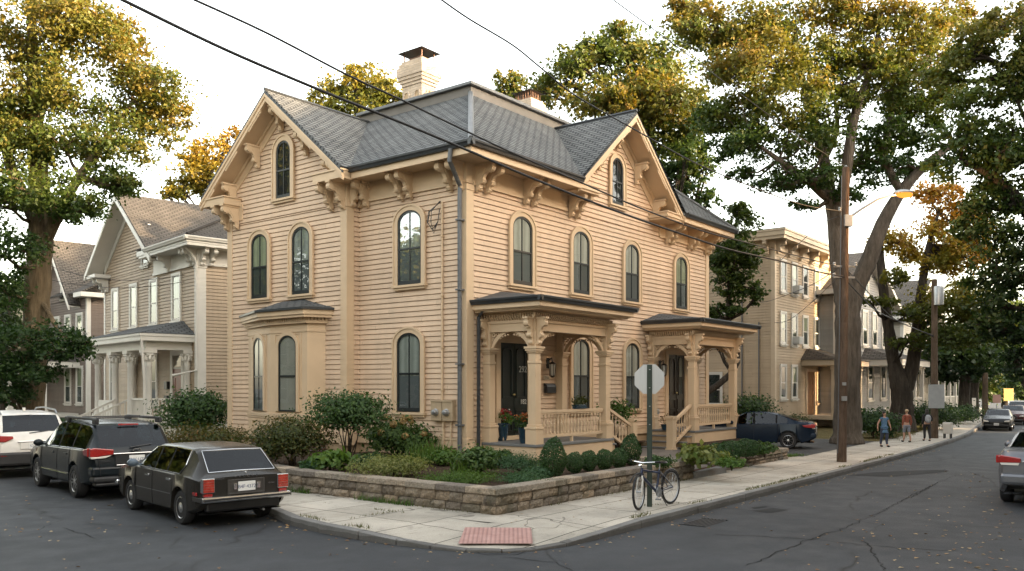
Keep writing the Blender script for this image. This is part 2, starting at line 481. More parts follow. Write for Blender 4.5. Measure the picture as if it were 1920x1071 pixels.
# ------------------------------------------------------------------ the corner house
H = thing('corner_house', 'tan clapboard two storey corner house with dark shingled roof, cross gables and two porches', 'house', (OX, OY, 0), ANG)
UL, UW = -.2, -.62                      # left wall plane, wing front plane
UE, VE = -.9, -.75                      # eave lines
ZE, ZR = 7.48, 9.93
wv0, wv1, wvc = 3.62, 8.68, 6.15        # wing extents along v, gable centre
gc = 6.37; gh = 2.9                     # right gable centre / half span
HB = 8.7                               # house depth
FE = 12.42                              # far end of the front
wsl = (ZR-ZE)/2.98; gsl = (ZR-ZE)/gh
m = MB()                                # cores behind the boards
m.box(UL+.03, FE-.03, .03, HB, .1, 7.4)
m.box(UW+.03, UL+.05, wv0+.03, wv1-.03, .1, 7.4)
m.prism([(wv0+.03, 7.4), (wv1-.03, 7.4), (wvc, 9.42)], 'x', UW+.03, 2.0)
m.prism([(gc-2.5, 7.4), (gc+2.5, 7.4), (gc, 9.48)], 'y', .03, 2.0)
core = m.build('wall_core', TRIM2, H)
z0s = .90
m = MB()
gi = gable_iv(UL+.2, FE-.2, gc, 9.55, gsl)
clap(m, (0, 0), (1, 0), (0, -1), z0s, 6.78, rect_iv(UL+.2, FE-.2))
m2 = gable_iv(gc-2.6, gc+2.6, gc, 9.62, gsl)
clap(m, (0, 0), (1, 0), (0, -1), 6.78, 9.62, m2)
m.build('front_siding', TAN, H)
m = MB()
clap(m, (UL, 0), (0, 1), (-1, 0), z0s, 6.78, rect_iv(.2, wv0))
m.build('side_siding', TAN, H)
m = MB()
clap(m, (UW, 0), (0, 1), (-1, 0), z0s, 6.7, rect_iv(wv0+.2, wv1-.2))
clap(m, (UW, 0), (0, 1), (-1, 0), 6.7, 9.6, gable_iv(wv0+.02, wv1-.02, wvc, 9.58, wsl))
clap(m, (0, wv0), (1, 0), (0, -1), z0s, 6.78, rect_iv(UW+.2, UL))
m.build('wing_siding', TAN, H)
m = MB()                                # far end wall
clap(m, (FE, 0), (0, 1), (1, 0), z0s, 7.0, rect_iv(.2, HB)); m.build('end_siding', TAN, H)
# corner pilasters
cb = MB()
def pil(mb, u0, u1, v0, v1, top=6.78):
    mb.box(u0, u1, v0, v1, .86, top-.16)
    mb.box(u0-.02, u1+.02, v0-.02, v1+.02, .62, .9)
    mb.box(u0-.015, u1+.015, v0-.015, v1+.015, top-.16, top-.02)
pil(cb, UL-.04, UL+.22, -.04, .22); cb.build('corner_board', TRIM, H, bevel=.006)
cb = MB(); pil(cb, UW-.04, UW+.21, wv0-.04, wv0+.2); cb.build('corner_board', TRIM, H, bevel=.006)
cb = MB(); pil(cb, UW-.035, UW+.2, wv1-.2, wv1+.03); cb.build('corner_board', TRIM, H, bevel=.006)
cb = MB(); pil(cb, FE-.2, FE+.035, -.04, .2); cb.build('corner_board', TRIM, H, bevel=.006)
# water table and foundation
m = MB()
m.box(UL+.02, FE-.0, -.036, .0, .68, .9); m.box(UL+.02, FE, -.06, 0, .86, .905)
m.box(UL-.036, UL, .2, wv0, .68, .9); m.box(UL-.06, UL, .2, wv0, .86, .905)
m.box(UW-.034, UW, wv0+.2, wv1-.2, .68, .9); m.box(UW-.06, UW, wv0+.2, wv1-.2, .86, .905)
m.box(UW+.2, UL-.04, wv0-.034, wv0, .68, .9)
m.build('water_table', TRIM, H)
m = MB().box(UL+.04, FE-.03, .045, HB, -.2, .69).box(UW+.04, UL+.06, wv0+.04, wv1-.04, -.2, .689)
m.build('foundation', FOUND, H)
# frieze, soffit, fascia
m = MB()
zs = 7.25
m.box(UL+.18, gc-gh+.35, -.045, 0, 6.8, zs); m.box(UL+.18, gc-gh+.35, -.07, 0, 6.76, 6.82)
m.box(gc+gh-.35, FE+.05, -.045, 0, 6.8, zs); m.box(gc+gh-.35, FE+.05, -.07, 0, 6.76, 6.82)
m.box(UL-.045, UL+.02, .0, wv0, 6.8, zs); m.box(UL-.07, UL, .0, wv0, 6.76, 6.82)
m.box(UL-.042, UL+.178, -.042, .2, 6.78, zs-.003)
m.box(UW-.045, UW, wv0-.04, wv0+.75, 6.8, zs); m.box(UW+.0, UL-.046, wv0-.045, wv0, 6.8, zs); m.box(UW, UL-.07, wv0-.065, wv0, 6.76, 6.82)
m.box(UW-.06, UW, wv0-.05, wv0+.78, 6.76, 6.81)
m.box(UW-.045, UW, wv1-.7, wv1+.04, 6.8, zs)
m.build('frieze', TRIM, H)
m = MB()
so = .05
m.box(UE+so, gc-gh+.95, VE+so, -.01, zs, zs+.045)
m.box(gc+gh-1.05, 12.95-so, VE+so, -.01, zs, zs+.045)
m.box(UE+so, UL-.005, -.01, wv0-.3, zs, zs+.045)
m.box(-1.2+so, UL-.005, wv0-.3, wv0+.02, zs-.002, zs+.045)
m.box(FE, 12.95-so, -.01, HB+.4, zs, zs+.045)
m.build('soffit', TRIM, H)
m = MB()                                 # fascia boards under the gutters
zf0, zf1 = 7.2, 7.42
m.box(UE, gc-gh+.02, VE, VE+so, zf0, zf1); m.box(gc+gh-.02, 12.95, VE, VE+so, zf0, zf1)
m.box(UE, UE+so, VE+so, wv0-.48, zf0, zf1); m.box(12.95-so, 12.95, VE+so, HB+.4, zf0, zf1)
m.build('fascia', TRIM, H, bevel=.008)
m = MB()
gutter(m, (UE-.12, VE), (gc-gh+.0, VE), ZE+.0, (0, -1)); gutter(m, (gc+gh-.0, VE), (13.07, VE), ZE, (0, -1))
gutter(m, (UE, VE-.12), (UE, wv0-.43), ZE, (-1, 0))
gutter(m, (12.95, VE-.12), (12.95, HB+.4), ZE, (1, 0))
m.build('gutter', DARKM, H)
# cornice returns at the gable feet
def ret_box(mb, u0, u1, v0, v1):
    mb.box(u0, u1, v0, v1, zs-.06, zs+.13); mb.box(u0-.03, u1+.03, v0-.03, v1+.03, zs+.13, zs+.17)
m = MB(); ret_box(m, -1.2, UW, wv0-.45, wv0+.62); ret_box(m, -1.2, UW, wv1-.62, wv1+.45)
m.build('cornice_return', TRIM, H, bevel=.006)
m = MB(); ret_box(m, gc-gh-.0, gc-gh+1.0, -.66, 0); ret_box(m, gc+gh-1.0, gc+gh, -.66, 0)
m.build('cornice_return', TRIM, H, bevel=.006)
# roofs
k0u, k0v, k1u, k1v, ZD = 2.5, 2.2, 9.9, 6.45, 10.0
m = MB()
m.slope([(UE-.03, VE-.03, ZE), (gc-gh, VE-.03, ZE), (gc, 2.13, ZR), (gc, k0v, ZD), (k0u, k0v, ZD)])
m.slope([(gc+gh, VE-.03, ZE), (12.98, VE-.03, ZE), (k1u, k0v, ZD), (gc, k0v, ZD), (gc, 2.13, ZR)])
m.slope([(UE-.03, VE-.03, ZE), (k0u, k0v, ZD), (k0u, wvc, ZD), (2.4, wvc, ZR), (UE-.03, 3.17, ZE)])
m.slope([(UE-.03, 9.13, ZE), (2.4, wvc, ZR), (k0u, wvc, ZD), (k0u, k1v, ZD), (UE-.03, HB+.45, ZE)])
m.slope([(12.98, VE-.03, ZE), (12.98, HB+.45, ZE), (k1u, k1v, ZD), (k1u, k0v, ZD)])
m.slope([(UE-.03, HB+.45, ZE), (k0u, k1v, ZD), (k1u, k1v, ZD), (12.98, HB+.45, ZE)])
m.build('roof', SHINGLE, H, recalc=False)
m = MB().tube([(UE, VE, ZE+.03), (k0u, k0v, ZD+.03)], .07, 6)       # hip ridge cap
m.tube([(12.95, VE, ZE+.03), (k1u, k0v, ZD+.03)], .07, 6); m.build('hip_cap', GREYM, H)
m = MB()
m.box(k0u-.05, k1u+.05, k0v-.05, k1v+.05, ZD-.15, ZD+.2)
m.build('deck_fascia', pmat('weathered_lead', (.115,.102,.088), .6, .15, 2), H)
m = MB().box(k0u-.16, k1u+.16, k0v-.16, k1v+.16, ZD+.2, ZD+.29); m.build('roof_deck', GREYM, H, bevel=.015)
oh = -1.2
m = MB()
T = .09
m.slope([(oh-.03, 3.12, ZE-.03), (oh-.03, wvc, ZR+.01), (2.45, wvc, ZR+.01), (UE-.03, 3.12, ZE-.03)], thick=T)
m.slope([(oh-.03, 9.18, ZE-.03), (UE-.03, 9.18, ZE-.03), (2.45, wvc, ZR+.01), (oh-.03, wvc, ZR+.01)], thick=T)
m.build('wing_gable_roof', SHINGLE, H, recalc=False)
m = MB()
m.slope([(gc-gh-.05, -.68, ZE-.03), (gc, -.68, ZR+.01), (gc, 2.2, ZR+.01), (gc-gh-.05, VE-.03, ZE-.03)], thick=T)
m.slope([(gc+gh+.05, -.68, ZE-.03), (gc+gh+.05, VE-.03, ZE-.03), (gc, 2.2, ZR+.01), (gc, -.68, ZR+.01)], thick=T)
m.build('front_gable_roof', SHINGLE, H, recalc=False)
m = MB().tube([(oh-.05, wvc, ZR+.03), (2.5, wvc, ZR+.03)], .045, 6).tube([(gc, -.7, ZR+.03), (gc, 2.2, ZR+.03)], .045, 6)
m.build('ridge_cap', DARKM, H)
# rakes: dark drip edge, stepped rake boards, sloping soffit, rake frieze on the wall
def chev(c, half, zt, zb, w):              # band of vertical width w hanging below a gable line
    return [(c-half, zb), (c, zt), (c+half, zb), (c+half, zb-w), (c, zt-w*1.0), (c-half, zb-w)]
def rakes(axis, front, wall, c, half, name):
    zt, zb = ZR-.09, ZE-.11
    m = MB()
    m.prism(chev(c, half+.08, zt+.05, zb-.03, .05), axis, front-.045, front+.02); m.build('rake_edge', DARKM, H)
    m = MB()
    m.prism(chev(c, half+.06, zt, zb-.04, .20), axis, front-.02, front+.05)
    m.prism(chev(c, half+.07, zt, zb-.05, .085), axis, front-.05, front-.02)
    m.build('rake_board', TRIM, H)
    m = MB()
    m.prism(chev(c, half+.0, zt-.09, zb-.06, .05), axis, front+.05, wall+.02); m.build('rake_soffit', TRIM, H)
    m = MB()
    m.prism(chev(c, half-.35, zt-.14, zb-.11+.35*wsl, .34), axis, wall-.045, wall)
    m.prism(chev(c, half-.35, zt-.14, zb-.11+.35*wsl, .10), axis, wall-.10, wall-.045)
    m.build('rake_frieze', TRIM, H)
    # pierced scalloped edging along the rake
    m = MB()
    for sgn in (-1, 1):
        for k in range(46):
            s = .25 + k*.054
            if (k // 10) % 2 == 1: continue
            z = zt - .20 - s*(zt-zb)/half
            m.prism([(c+sgn*(s-.025), z+.03), (c+sgn*(s+.025), z+.0), (c+sgn*(s+.02), z-.05), (c+sgn*s, z-.075), (c+sgn*(s-.02), z-.045)], axis, front-.005, front+.02)
    m.build('rake_edging', TRIM, H)
rakes('x', oh, UW, wvc, 2.98, 'wing'); rakes('y', -.66, 0, gc, gh, 'front')
# brackets
BR = bracket_mesh('bracket', TRIM); BRS = bracket_mesh('bracket', TRIM, .42, .60, .09)
R90 = -math.pi/2
for u in (.12, .45, 1.95, 2.28, 3.95, 4.25, 9.35, 9.65, 10.9, 11.2, 12.15, 12.36):
    link('bracket', BR, H, (u, -.04, zs))
for v in (.1, .42, 1.72, 2.02, 3.25): link('bracket', BR, H, (UL-.04, v, zs), R90)
for v in (wv0+.06, wv0+.5, wv1-.5, wv1-.06): link('bracket', BR, H, (UW-.04, v, zs-.06), R90)
for u in (UW+.12, UW+.36): link('bracket', BRS, H, (u, wv0-.04, zs))
for s, in ((1.05,), (2.15,)):
    for sg in (-1, 1):
        z = ZR-.33-s*wsl
        link('bracket', BRS, H, (UW-.04, wvc+sg*s, z), R90); link('bracket', BRS, H, (gc+sg*s, -.04, z))
link('bracket', BRS, H, (UW-.04, wvc, ZR-.35), R90); link('bracket', BRS, H, (gc, -.04, ZR-.35))
# windows on the front
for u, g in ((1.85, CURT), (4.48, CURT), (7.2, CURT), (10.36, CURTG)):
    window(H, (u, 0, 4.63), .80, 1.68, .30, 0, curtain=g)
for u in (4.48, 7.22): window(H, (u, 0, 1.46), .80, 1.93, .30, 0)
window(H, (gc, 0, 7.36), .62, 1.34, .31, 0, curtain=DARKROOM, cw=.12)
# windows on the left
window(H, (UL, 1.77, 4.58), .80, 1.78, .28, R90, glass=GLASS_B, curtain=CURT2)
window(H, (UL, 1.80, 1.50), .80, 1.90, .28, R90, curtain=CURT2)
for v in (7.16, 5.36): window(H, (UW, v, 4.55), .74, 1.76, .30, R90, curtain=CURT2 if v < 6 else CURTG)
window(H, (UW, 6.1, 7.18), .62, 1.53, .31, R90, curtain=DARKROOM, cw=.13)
# chimneys
def chimney(u, v, wu, wv, zt, arches, cap_open):
    z = ZD+.29
    m = MB()
    hu, hv = wu/2, wv/2
    m.box(u-hu, u+hu, v-hv, v+hv, z+.25, zt-.75)
    for k, (e, a, b) in enumerate(((.03, .75, .66), (.065, .66, .57), (.10, .57, .48), (.13, .48, .20), (.08, .20, .08), (.03, .08, .0))):
        m.box(u-hu-e, u+hu+e, v-hv-e, v+hv+e, zt-a, zt-b)
    c = m.build('chimney', CHIM, H, bevel=.006)
    MB().box(u-hu-.04, u+hu+.04, v-hv-.04, v+hv+.04, z-.05, z+.27).build('flashing', GREYM, c)
    if arches:
        m = MB()
        zz = zt-1.2
        for dv in (-.22, .22):
            m.prism([(v+dv+p[0], zz-.25+p[1]) for p in arch_pts(.17, .50, .1, 0, 6)], 'x', u-hu-.004, u-hu+.02)
        m.prism([(u+p[0], zz-.25+p[1]) for p in arch_pts(.16, .52, .1, 0, 6)], 'y', v-hv-.004, v-hv+.02)
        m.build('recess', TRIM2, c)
        m = MB()
        for dv in (-.22, .22):
            m.ring([(v+dv+p[0], zz-.25+p[1]) for p in arch_pts(.17, .50, .1, .05, 6)], [(v+dv+p[0], zz-.25+p[1]) for p in arch_pts(.17, .50, .1, 0, 6)], 'x', u-hu-.03, u-hu+.01, closed=False)
        m.ring([(u+p[0], zz-.25+p[1]) for p in arch_pts(.16, .52, .1, .05, 6)], [(u+p[0], zz-.25+p[1]) for p in arch_pts(.16, .52, .1, 0, 6)], 'y', v-hv-.03, v-hv+.01, closed=False)
        m.build('brick_arch', CHIM, c)
    m = MB()
    if cap_open:
        m.box(u-hu+.02, u-hu+.05, v-hv+.02, v-hv+.05, zt, zt+.26); m.box(u+hu-.05, u+hu-.02, v-hv+.02, v-hv+.05, zt, zt+.26)
        m.box(u-hu+.02, u-hu+.05, v+hv-.05, v+hv-.02, zt, zt+.26); m.box(u+hu-.05, u+hu-.02, v+hv-.05, v+hv-.02, zt, zt+.26)
    else:
        for k in range(7):
            for s in (-1, 1):
                t = -1+k/3
                m.box(u+t*hu*.85-.01, u+t*hu*.85+.01, v+s*hv*.85-.01, v+s*hv*.85+.01, zt, zt+.26)
                m.box(u+s*hu*.85-.01, u+s*hu*.85+.01, v+t*hv*.85-.01, v+t*hv*.85+.01, zt, zt+.26)
    m.box(u-hu*.6, u+hu*.6, v-hv*.6, v+hv*.6, zt, zt+.12)
    m.build('cap_legs', pmat('rust_iron', (.13, .07, .045), .7, .3, 8), c)
    e = .12 if cap_open else .06
    a = [(u-hu-e, v-hv-e, zt+.26), (u+hu+e, v-hv-e, zt+.26), (u+hu+e, v+hv+e, zt+.26), (u-hu-e, v+hv+e, zt+.26)]
    b = [(x*.35+u*.65, y*.35+v*.65, zt+.40 if cap_open else zt+.31) for x, y, q in a]
    MB().add(a+b, [(0,1,5,4), (1,2,6,5), (2,3,7,6), (3,0,4,7), (4,5,6,7), (3,2,1,0)]).build('chimney_cap', DARKM, c)
chimney(3.62, 5.22, .60, .80, 11.86, True, True)
chimney(7.45, 4.0, .62, .70, 11.42, False, False)
# downspouts
m = MB()
def spout(mb, pts, w=.045): mb.tube(pts, w, 8)
spout(m, [(UE-.06, VE+.55, 7.36), (UE-.06, VE+.58, 7.1), (UL-.13, .08, 6.7), (UL-.13, .09, 6.4), (UL-.13, .09, .75), (UL-.14, .07, .62), (UL-1.1, -.55, .46), (UL-1.25, -.66, .44)], .052)
for z in (5.9, 4.3, 2.6, 1.2): m.box(UL-.20, UL-.03, .015, .165, z, z+.035)
m.build('downspout', GREYM, H)
m = MB(); spout(m, [(.06, -1.75, 3.95), (.06, -.3, 3.86), (.10, -.12, 3.7), (.10, -.11, .3)], .042); m.build('downspout', DARKM, H)
# electric meters, conduit, cable loop on the left wall
m = MB().box(UL-.15, UL-.02, .30, .62, 1.30, 1.78).box(UL-.15, UL-.02, .64, .98, 1.30, 1.78).box(UL-.165, UL-.14, .30, .98, 1.74, 1.785)
me = m.build('meter_box', pmat('meter_tan', (.40, .30, .19), .5, .1, 4), H, bevel=.008)
for v in (.47, .81):
    m = MB(); Mx = Matrix.Translation((UL-.15, v, 1.50)) @ Matrix.Rotation(-math.pi/2, 4, 'Y')
    m.lathe([(.085, 0), (.085, .03), (.072, .035), (.070, .09), (.055, .12), (.02, .13)], 16, M=Mx); m.build('meter', STEEL, me, auto=40)
m = MB().tube([(UL-.06, .70, 1.78), (UL-.06, .70, 6.42)], .028, 8).tube([(UL-.06, .66, 1.3), (UL-.06, .66, .5), (UL-.1, .66, .4)], .03, 8).tube([(UL-.06, .42, 1.3), (UL-.06, .42, .75)], .026, 8)
for z in (5.6, 4.2, 3.0, 2.0): m.box(UL-.10, UL-.01, .66, .74, z, z+.03)
m.build('conduit', TRIM, H)
m = MB()
for k, (a, b) in enumerate(((.16, .0), (.12, .03), (.07, -.02))):
    m.tube([(UL-.08-.02*k, .72, 6.43), (UL-.22, .82+a, 6.2), (UL-.24, .84+a+b, 5.95), (UL-.20, .80+a*.5, 5.78-.05*k), (UL-.16, .74, 5.95), (UL-.12, .72, 6.25)], .011, 5)
m.build('cable_loop', BLACK, H)
# ---------------- bay window
bay = MB()
P = [(UW, 4.42), (-1.06, 4.62), (-1.06, 6.16), (UW, 7.78)]      # plan, (u, v)
def plan(e):                      # offset plan outward
    return [(UW, P[0][1]-e), (P[1][0]-e, P[1][1]-e*.7), (P[2][0]-e, P[2][1]+e*.5), (UW, P[3][1]+e*1.2)]
def slab(mb, e, z0, z1):
    q = plan(e); mb.prism(q, 'z', z0, z1)
slab(bay, 0, .70, 3.72)
bayo = bay.build('bay_window', TRIM, H)
m = MB(); slab(m, .045, 1.30, 1.40); slab(m, .03, .72, .92); slab(m, .02, 3.50, 3.56); slab(m, .03, 1.25, 1.30)
m.build('moulding', TRIM, bayo, bevel=.006)
def wall_frame(a, b):             # frame on the plan edge a->b: centre and rotation so that -y faces out
    a = Vector(a); b = Vector(b); d = (b-a); L = d.length
    return a, d.normalized(), L
for (a, b), wn in (((P[1], P[2]), True), ((P[2], P[3]), True)):
    a0, d, L = wall_frame(a, b)
    # local +x should run to the viewer's right: from b towards a
    ang = math.atan2(-d.y, -d.x); mid = (a0 + d*L/2)
    if b == P[3]: mid = a0 + d*(L*.46)
    wo = link('panel', MB().ring([(-.54,1.44), (-.54,3.48), (.54,3.48), (.54,1.44)] , [(-.51,1.47), (-.51,3.45), (.51,3.45), (.51,1.47)], 'y', -.02, .01).ring([(-.52,.97), (-.52,1.20), (.52,1.20), (.52,.97)], [(-.49,1.0), (-.49,1.17), (.49,1.17), (.49,1.0)], 'y', -.02, .01).mesh('panel', TRIM), bayo, (mid.x, mid.y, 0), ang)
    # windows sit as sub-parts of the bay
    key = len(bayo.children)
    w_, h_, r_ = .74, 1.98, .28
    fr = arch_pts(w_, h_, r_, 0, bot=0)
    mm = MB().ring(arch_pts(w_, h_, r_, .10, bot=0), fr, 'y', -.05, .01); link('window_casing', mm.mesh('window_casing', TRIM), bayo, (mid.x, mid.y, 1.45), ang)
    mm = MB().ring(fr, arch_pts(w_, h_, r_, -.045, bot=.045), 'y', -.034, .01).box(-w_/2+.04, w_/2-.04, -.034, 0, .9, .945)
    if b == P[3]: mm.box(-.011, .011, -.032, 0, .04, h_-.05)
    link('window_sash', mm.mesh('window_sash', SASH), bayo, (mid.x, mid.y, 1.45), ang)
    pp = arch_pts(w_, h_, r_, -.02, bot=.02)
    link('pane', MB().add([(x, -.02, z) for x, z in pp], [tuple(range(len(pp)))]).mesh('pane', GLASS), bayo, (mid.x, mid.y, 1.45), ang)
    link('curtain', MB().add([(x, -.006, z) for x, z in pp], [tuple(range(len(pp)))]).mesh('curtain', BLIND if b == P[2] else CURT2), bayo, (mid.x, mid.y, 1.45), ang)
m = MB(); slab(m, .10, 3.72, 3.80); slab(m, .26, 3.86, 3.93); slab(m, .30, 3.93, 4.05)
q = plan(.06)
for (a, b) in ((q[0], q[1]), (q[1], q[2]), (q[2], q[3])):      # dentils
    a = Vector(a); b = Vector(b); L = (b-a).length; n = max(2, int(L/.085)); ang = math.atan2(b.y-a.y, b.x-a.x)
    for k in range(n):
        c = a + (b-a)*((k+.5)/n)
        m.box(-.025, .025, -.06, .06, 3.775, 3.862, M=Matrix.Translation((c.x, c.y, 0)) @ Matrix.Rotation(ang, 4, 'Z'))
m.build('bay_cornice', TRIM, bayo)
m = MB(); q = plan(.36); slab(m, .36, 4.05, 4.11)
m.build('bay_gutter', DARKM, bayo)
m = MB(); ctr1, ctr2 = (UW, 5.3, 4.40), (UW, 6.2, 4.40); e = [(x, y, 4.11) for x, y in plan(.33)]
m.slope([e[0], e[1], ctr1]); m.slope([e[1], e[2], ctr2, ctr1]); m.slope([e[2], e[3], ctr2])
m.build('bay_roof', SHINGLE, bayo, recalc=False)
MB().prism([(x, y) for x, y in [(UW+.05, P[0][1]+.03), (P[1][0]+.05, P[1][1]+.03), (P[2][0]+.05, P[2][1]-.03), (UW+.05, P[3][1]-.05)]], 'z', .1, .70).build('bay_foundation', FOUND, bayo)

# ---------------- porches
def porch(u0, u1, vf, posts, roof, steps, half=False):
    """u0,u1 floor extents; vf front; posts u positions; roof (ua,ub,vf)"""
    pr = MB()
    pr.box(u0, u1, vf, -.03, .74, .80)
    po = pr.build('porch', pmat('porch_floor', (.15, .15, .145), .55, .1, 3), H, bevel=.008)
    m = MB()
    m.box(u0+.03, u1-.03, vf+.03, vf+.06, .42, .74); m.box(u0+.03, u0+.06, vf+.06, -.05, .42, .74); m.box(u1-.06, u1-.03, vf+.06, -.05, .42, .74)
    for u in (u0+.12, u1-.12): m.box(u-.11, u+.11, vf+.02, vf+.2, .1, .42)
    m.build('apron', TRIM, po)
    m = MB().box(u0+.06, u1-.06, vf+.08, vf+.10, .1, .5); m.box(u0+.08, u0+.1, vf+.1, -.1, .1, .5); m.build('lattice', BLACK, po)
    vp = vf+.17
    zt = 3.22
    def post(u, v, wall=False):
        m = MB()
        y0 = .80
        h = .105
        def sq(r, a, b): m.box(u-r, u+r, v-r, v+r, a, b)
        sq(.15, y0, y0+.34); sq(.165, y0+.34, y0+.39); sq(.125, y0+.39, y0+.45)
        sq(h, y0+.45, 2.62); sq(.115, 1.6, 1.64) if False else None
        sq(.118, 2.62, 2.68); sq(h-.005, 2.68, 2.86); sq(.13, 2.86, 2.9); sq(.155, 2.9, 2.95); sq(.175, 2.95, 3.0)
        sq(.10, 3.0, 3.62)
        m.build('post', TRIM, po, bevel=.008)
    for u in posts: post(u, vp)
    for u in posts: post(u, -.12)
    # beam, dentil course, cornice, roof
    ra, rb, rv = roof
    m = MB()
    b0, b1 = posts[0], posts[-1]
    m.box(b0-.11, b1+.11, vp-.08, vp+.08, 3.36, 3.62); m.box(b0-.08, b0+.08, vp+.08, -.03, 3.361, 3.619); m.box(b1-.08, b1+.08, vp+.08, -.03, 3.361, 3.619)
    m.box(b0-.14, b1+.14, vp-.11, vp-.08, 3.55, 3.60); m.box(b0-.11, b0-.08, vp-.08, -.03, 3.55, 3.60)
    m.box(b0-.14, b1+.14, vp-.105, vp-.08, 3.36, 3.40)
    m.box(b0-.10, b1+.10, vp-.06, -.03, 3.76, 3.80)
    m.build('beam', TRIM, po)
    m = MB()
    n = int((b1-b0+.3)/.075)
    for k in range(n+1):
        u = b0-.15+(b1-b0+.3)*k/n
        m.prism([(vp-.14, 3.76), (vp-.14, 3.70), (vp-.115, 3.66), (vp-.08, 3.62), (vp-.06, 3.62), (vp-.06, 3.76)], 'x', u-.019, u+.019)
    n = int((-.1-vp)/.075)
    for sgn, bb in ((-1, b0), (1, b1)):
        for k in range(n+1):
            v = vp+(-.1-vp)*k/n
            m.prism([(bb+sgn*.14, 3.76), (bb+sgn*.14, 3.70), (bb+sgn*.115, 3.66), (bb+sgn*.08, 3.62), (bb+sgn*.06, 3.62), (bb+sgn*.06, 3.76)], 'y', v-.019, v+.019)
    m.build('dentil_course', TRIM, po)
    m = MB().box(ra+.10, rb-.10, rv+.10, -.03, 3.80, 3.86).box(ra, rb, rv, -.025, 3.86, 3.98); m.box(ra+.06, rb-.06, rv+.06, -.03, 3.83, 3.87)
    m.build('porch_cornice', TRIM, po, bevel=.008)
    m = MB(); gutter(m, (ra-.10, rv), (rb+.10, rv), 4.08, (0, -1), .10); gutter(m, (ra, rv-.1), (ra, 0), 4.08, (-1, 0), .10); gutter(m, (rb, rv-.1), (rb, 0), 4.08, (1, 0), .10)
    m.box(ra, rb, rv, -.02, 3.98, 4.07); m.build('porch_gutter', DARKM, po)
    rise = .30
    m = MB(); e = [(ra-.02, -.0, 4.09), (ra-.02, rv-.02, 4.09), (rb+.02, rv-.02, 4.09), (rb+.02, 0, 4.09)]
    t1, t2 = (ra+1.1, -.0, 4.09+rise), (rb-1.1, -.0, 4.09+rise)
    m.slope([e[0], e[1], t1]); m.slope([e[1], e[2], t2, t1]); m.slope([e[2], e[3], t2]); m.build('porch_roof', SHINGLE if half else pmat('porch_roofing', (.05, .055, .058), .6, .2, 3), po, recalc=False)
    # fretwork brackets: curved arms from post to beam, with pierced scrolls
    def fret(u, v, sgn, axis):
        c = u if axis == 'y' else v
        m = MB(); a = .62 if axis == 'y' else .46
        for q in range(1):
            outer = []; inner = []
            for i in range(11):
                t = i/10*math.pi/2
                x = .10 + (a)*(1-math.cos(t)); z = 2.95 + .42*math.sin(t)
                outer.append((c+sgn*x, z))
                inner.append((c+sgn*(x+.055*math.sin(t)+.03), z-.055*math.cos(t)-.02*math.sin(2*t)))
            w = v if axis == 'y' else u
            m.ring(outer, inner, axis, w-.03, w+.03, closed=False)
            # scroll fillers between the arm and the corner
            for (dx, dz, r) in ((.16, .33, .055), (.27, .345, .045), (.145, .22, .04), (.37, .365, .03)):
                o = [(c+sgn*dx+r*math.cos(k*math.pi/5), 2.97+dz+r*math.sin(k*math.pi/5)) for k in range(10)]
                ii = [(c+sgn*dx+r*.5*math.cos(k*math.pi/5), 2.97+dz+r*.5*math.sin(k*math.pi/5)) for k in range(10)]
                m.ring(o, ii, axis, w-.022, w+.022)
            for k in range(4):      # drop beads under the arm tip
                t = (.62+.11*k)*math.pi/2
                x = .10+a*(1-math.cos(t)); z = 2.95+.42*math.sin(t)
                if axis == 'y': m.sphere((c+sgn*(x+.05), w, z-.075), .028, 6, 5)
                else: m.sphere((w, c+sgn*(x+.05), z-.075), .028, 6, 5)
        m.build('fretwork', TRIM, po)
    for i, u in enumerate(posts):
        if i < len(posts)-1: fret(u, vp, 1, 'y')
        if i > 0: fret(u, vp, -1, 'y')
        if i in (0, len(posts)-1): fret(u, vp, 1, 'x'); fret(u, -.12, -1, 'x')
    PB = bracket_mesh('post_bracket', TRIM, .24, .64, .09)
    for i, u in enumerate(posts):
        link('post_bracket', PB, po, (u, vp-.09, 3.66))
        if i == 0: link('post_bracket', PB, po, (u-.09, vp, 3.66), -math.pi/2); link('post_bracket', PB, po, (u-.09, -.12, 3.66), -math.pi/2)
        if i == len(posts)-1: link('post_bracket', PB, po, (u+.09, vp, 3.66), math.pi/2)
    # front balustrade
    m = MB()
    a, b = posts[0]+.15, posts[-1]-.15
    m.box(a, b, vp-.05, vp+.05, 1.50, 1.56); m.box(a, b, vp-.035, vp+.035, 1.46, 1.50); m.box(a, b, vp-.04, vp+.04, .93, .99)
    m.box((a+b)/2-.03, (a+b)/2+.03, vp-.03, vp+.03, .80, .93)
    n = int((b-a)/.135)
    for k in range(n): turned_baluster(m, a+(b-a)*(k+.5)/n, vp, .99, .47)
    m.build('balustrade', TRIM, po)
    # steps off one end
    sg, n, tread, sv0, sv1 = steps
    us = u0 if sg < 0 else u1
    m = MB(); rs = .80/(n+1) if False else .155
    st = MB()
    for k in range(n):
        z = .80-.155*(k+1); ua = us+sg*tread*k; ub = us+sg*tread*(k+1)
        lo, hi = min(ua, ub), max(ua, ub)
        st.box(lo-(.03 if sg < 0 else 0), hi+(.03 if sg > 0 else 0), sv0, sv1, z-.035, z)
        m.box(us+sg*(tread*k), us+sg*(tread*(k+1)-.01), sv0+.03, sv1-.03, -.1, z-.036)
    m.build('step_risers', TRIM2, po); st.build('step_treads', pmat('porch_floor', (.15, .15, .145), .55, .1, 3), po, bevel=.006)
    # stair rail with newel
    m = MB(); un = us+sg*(tread*n+.02); vn = vp
    zb = .14
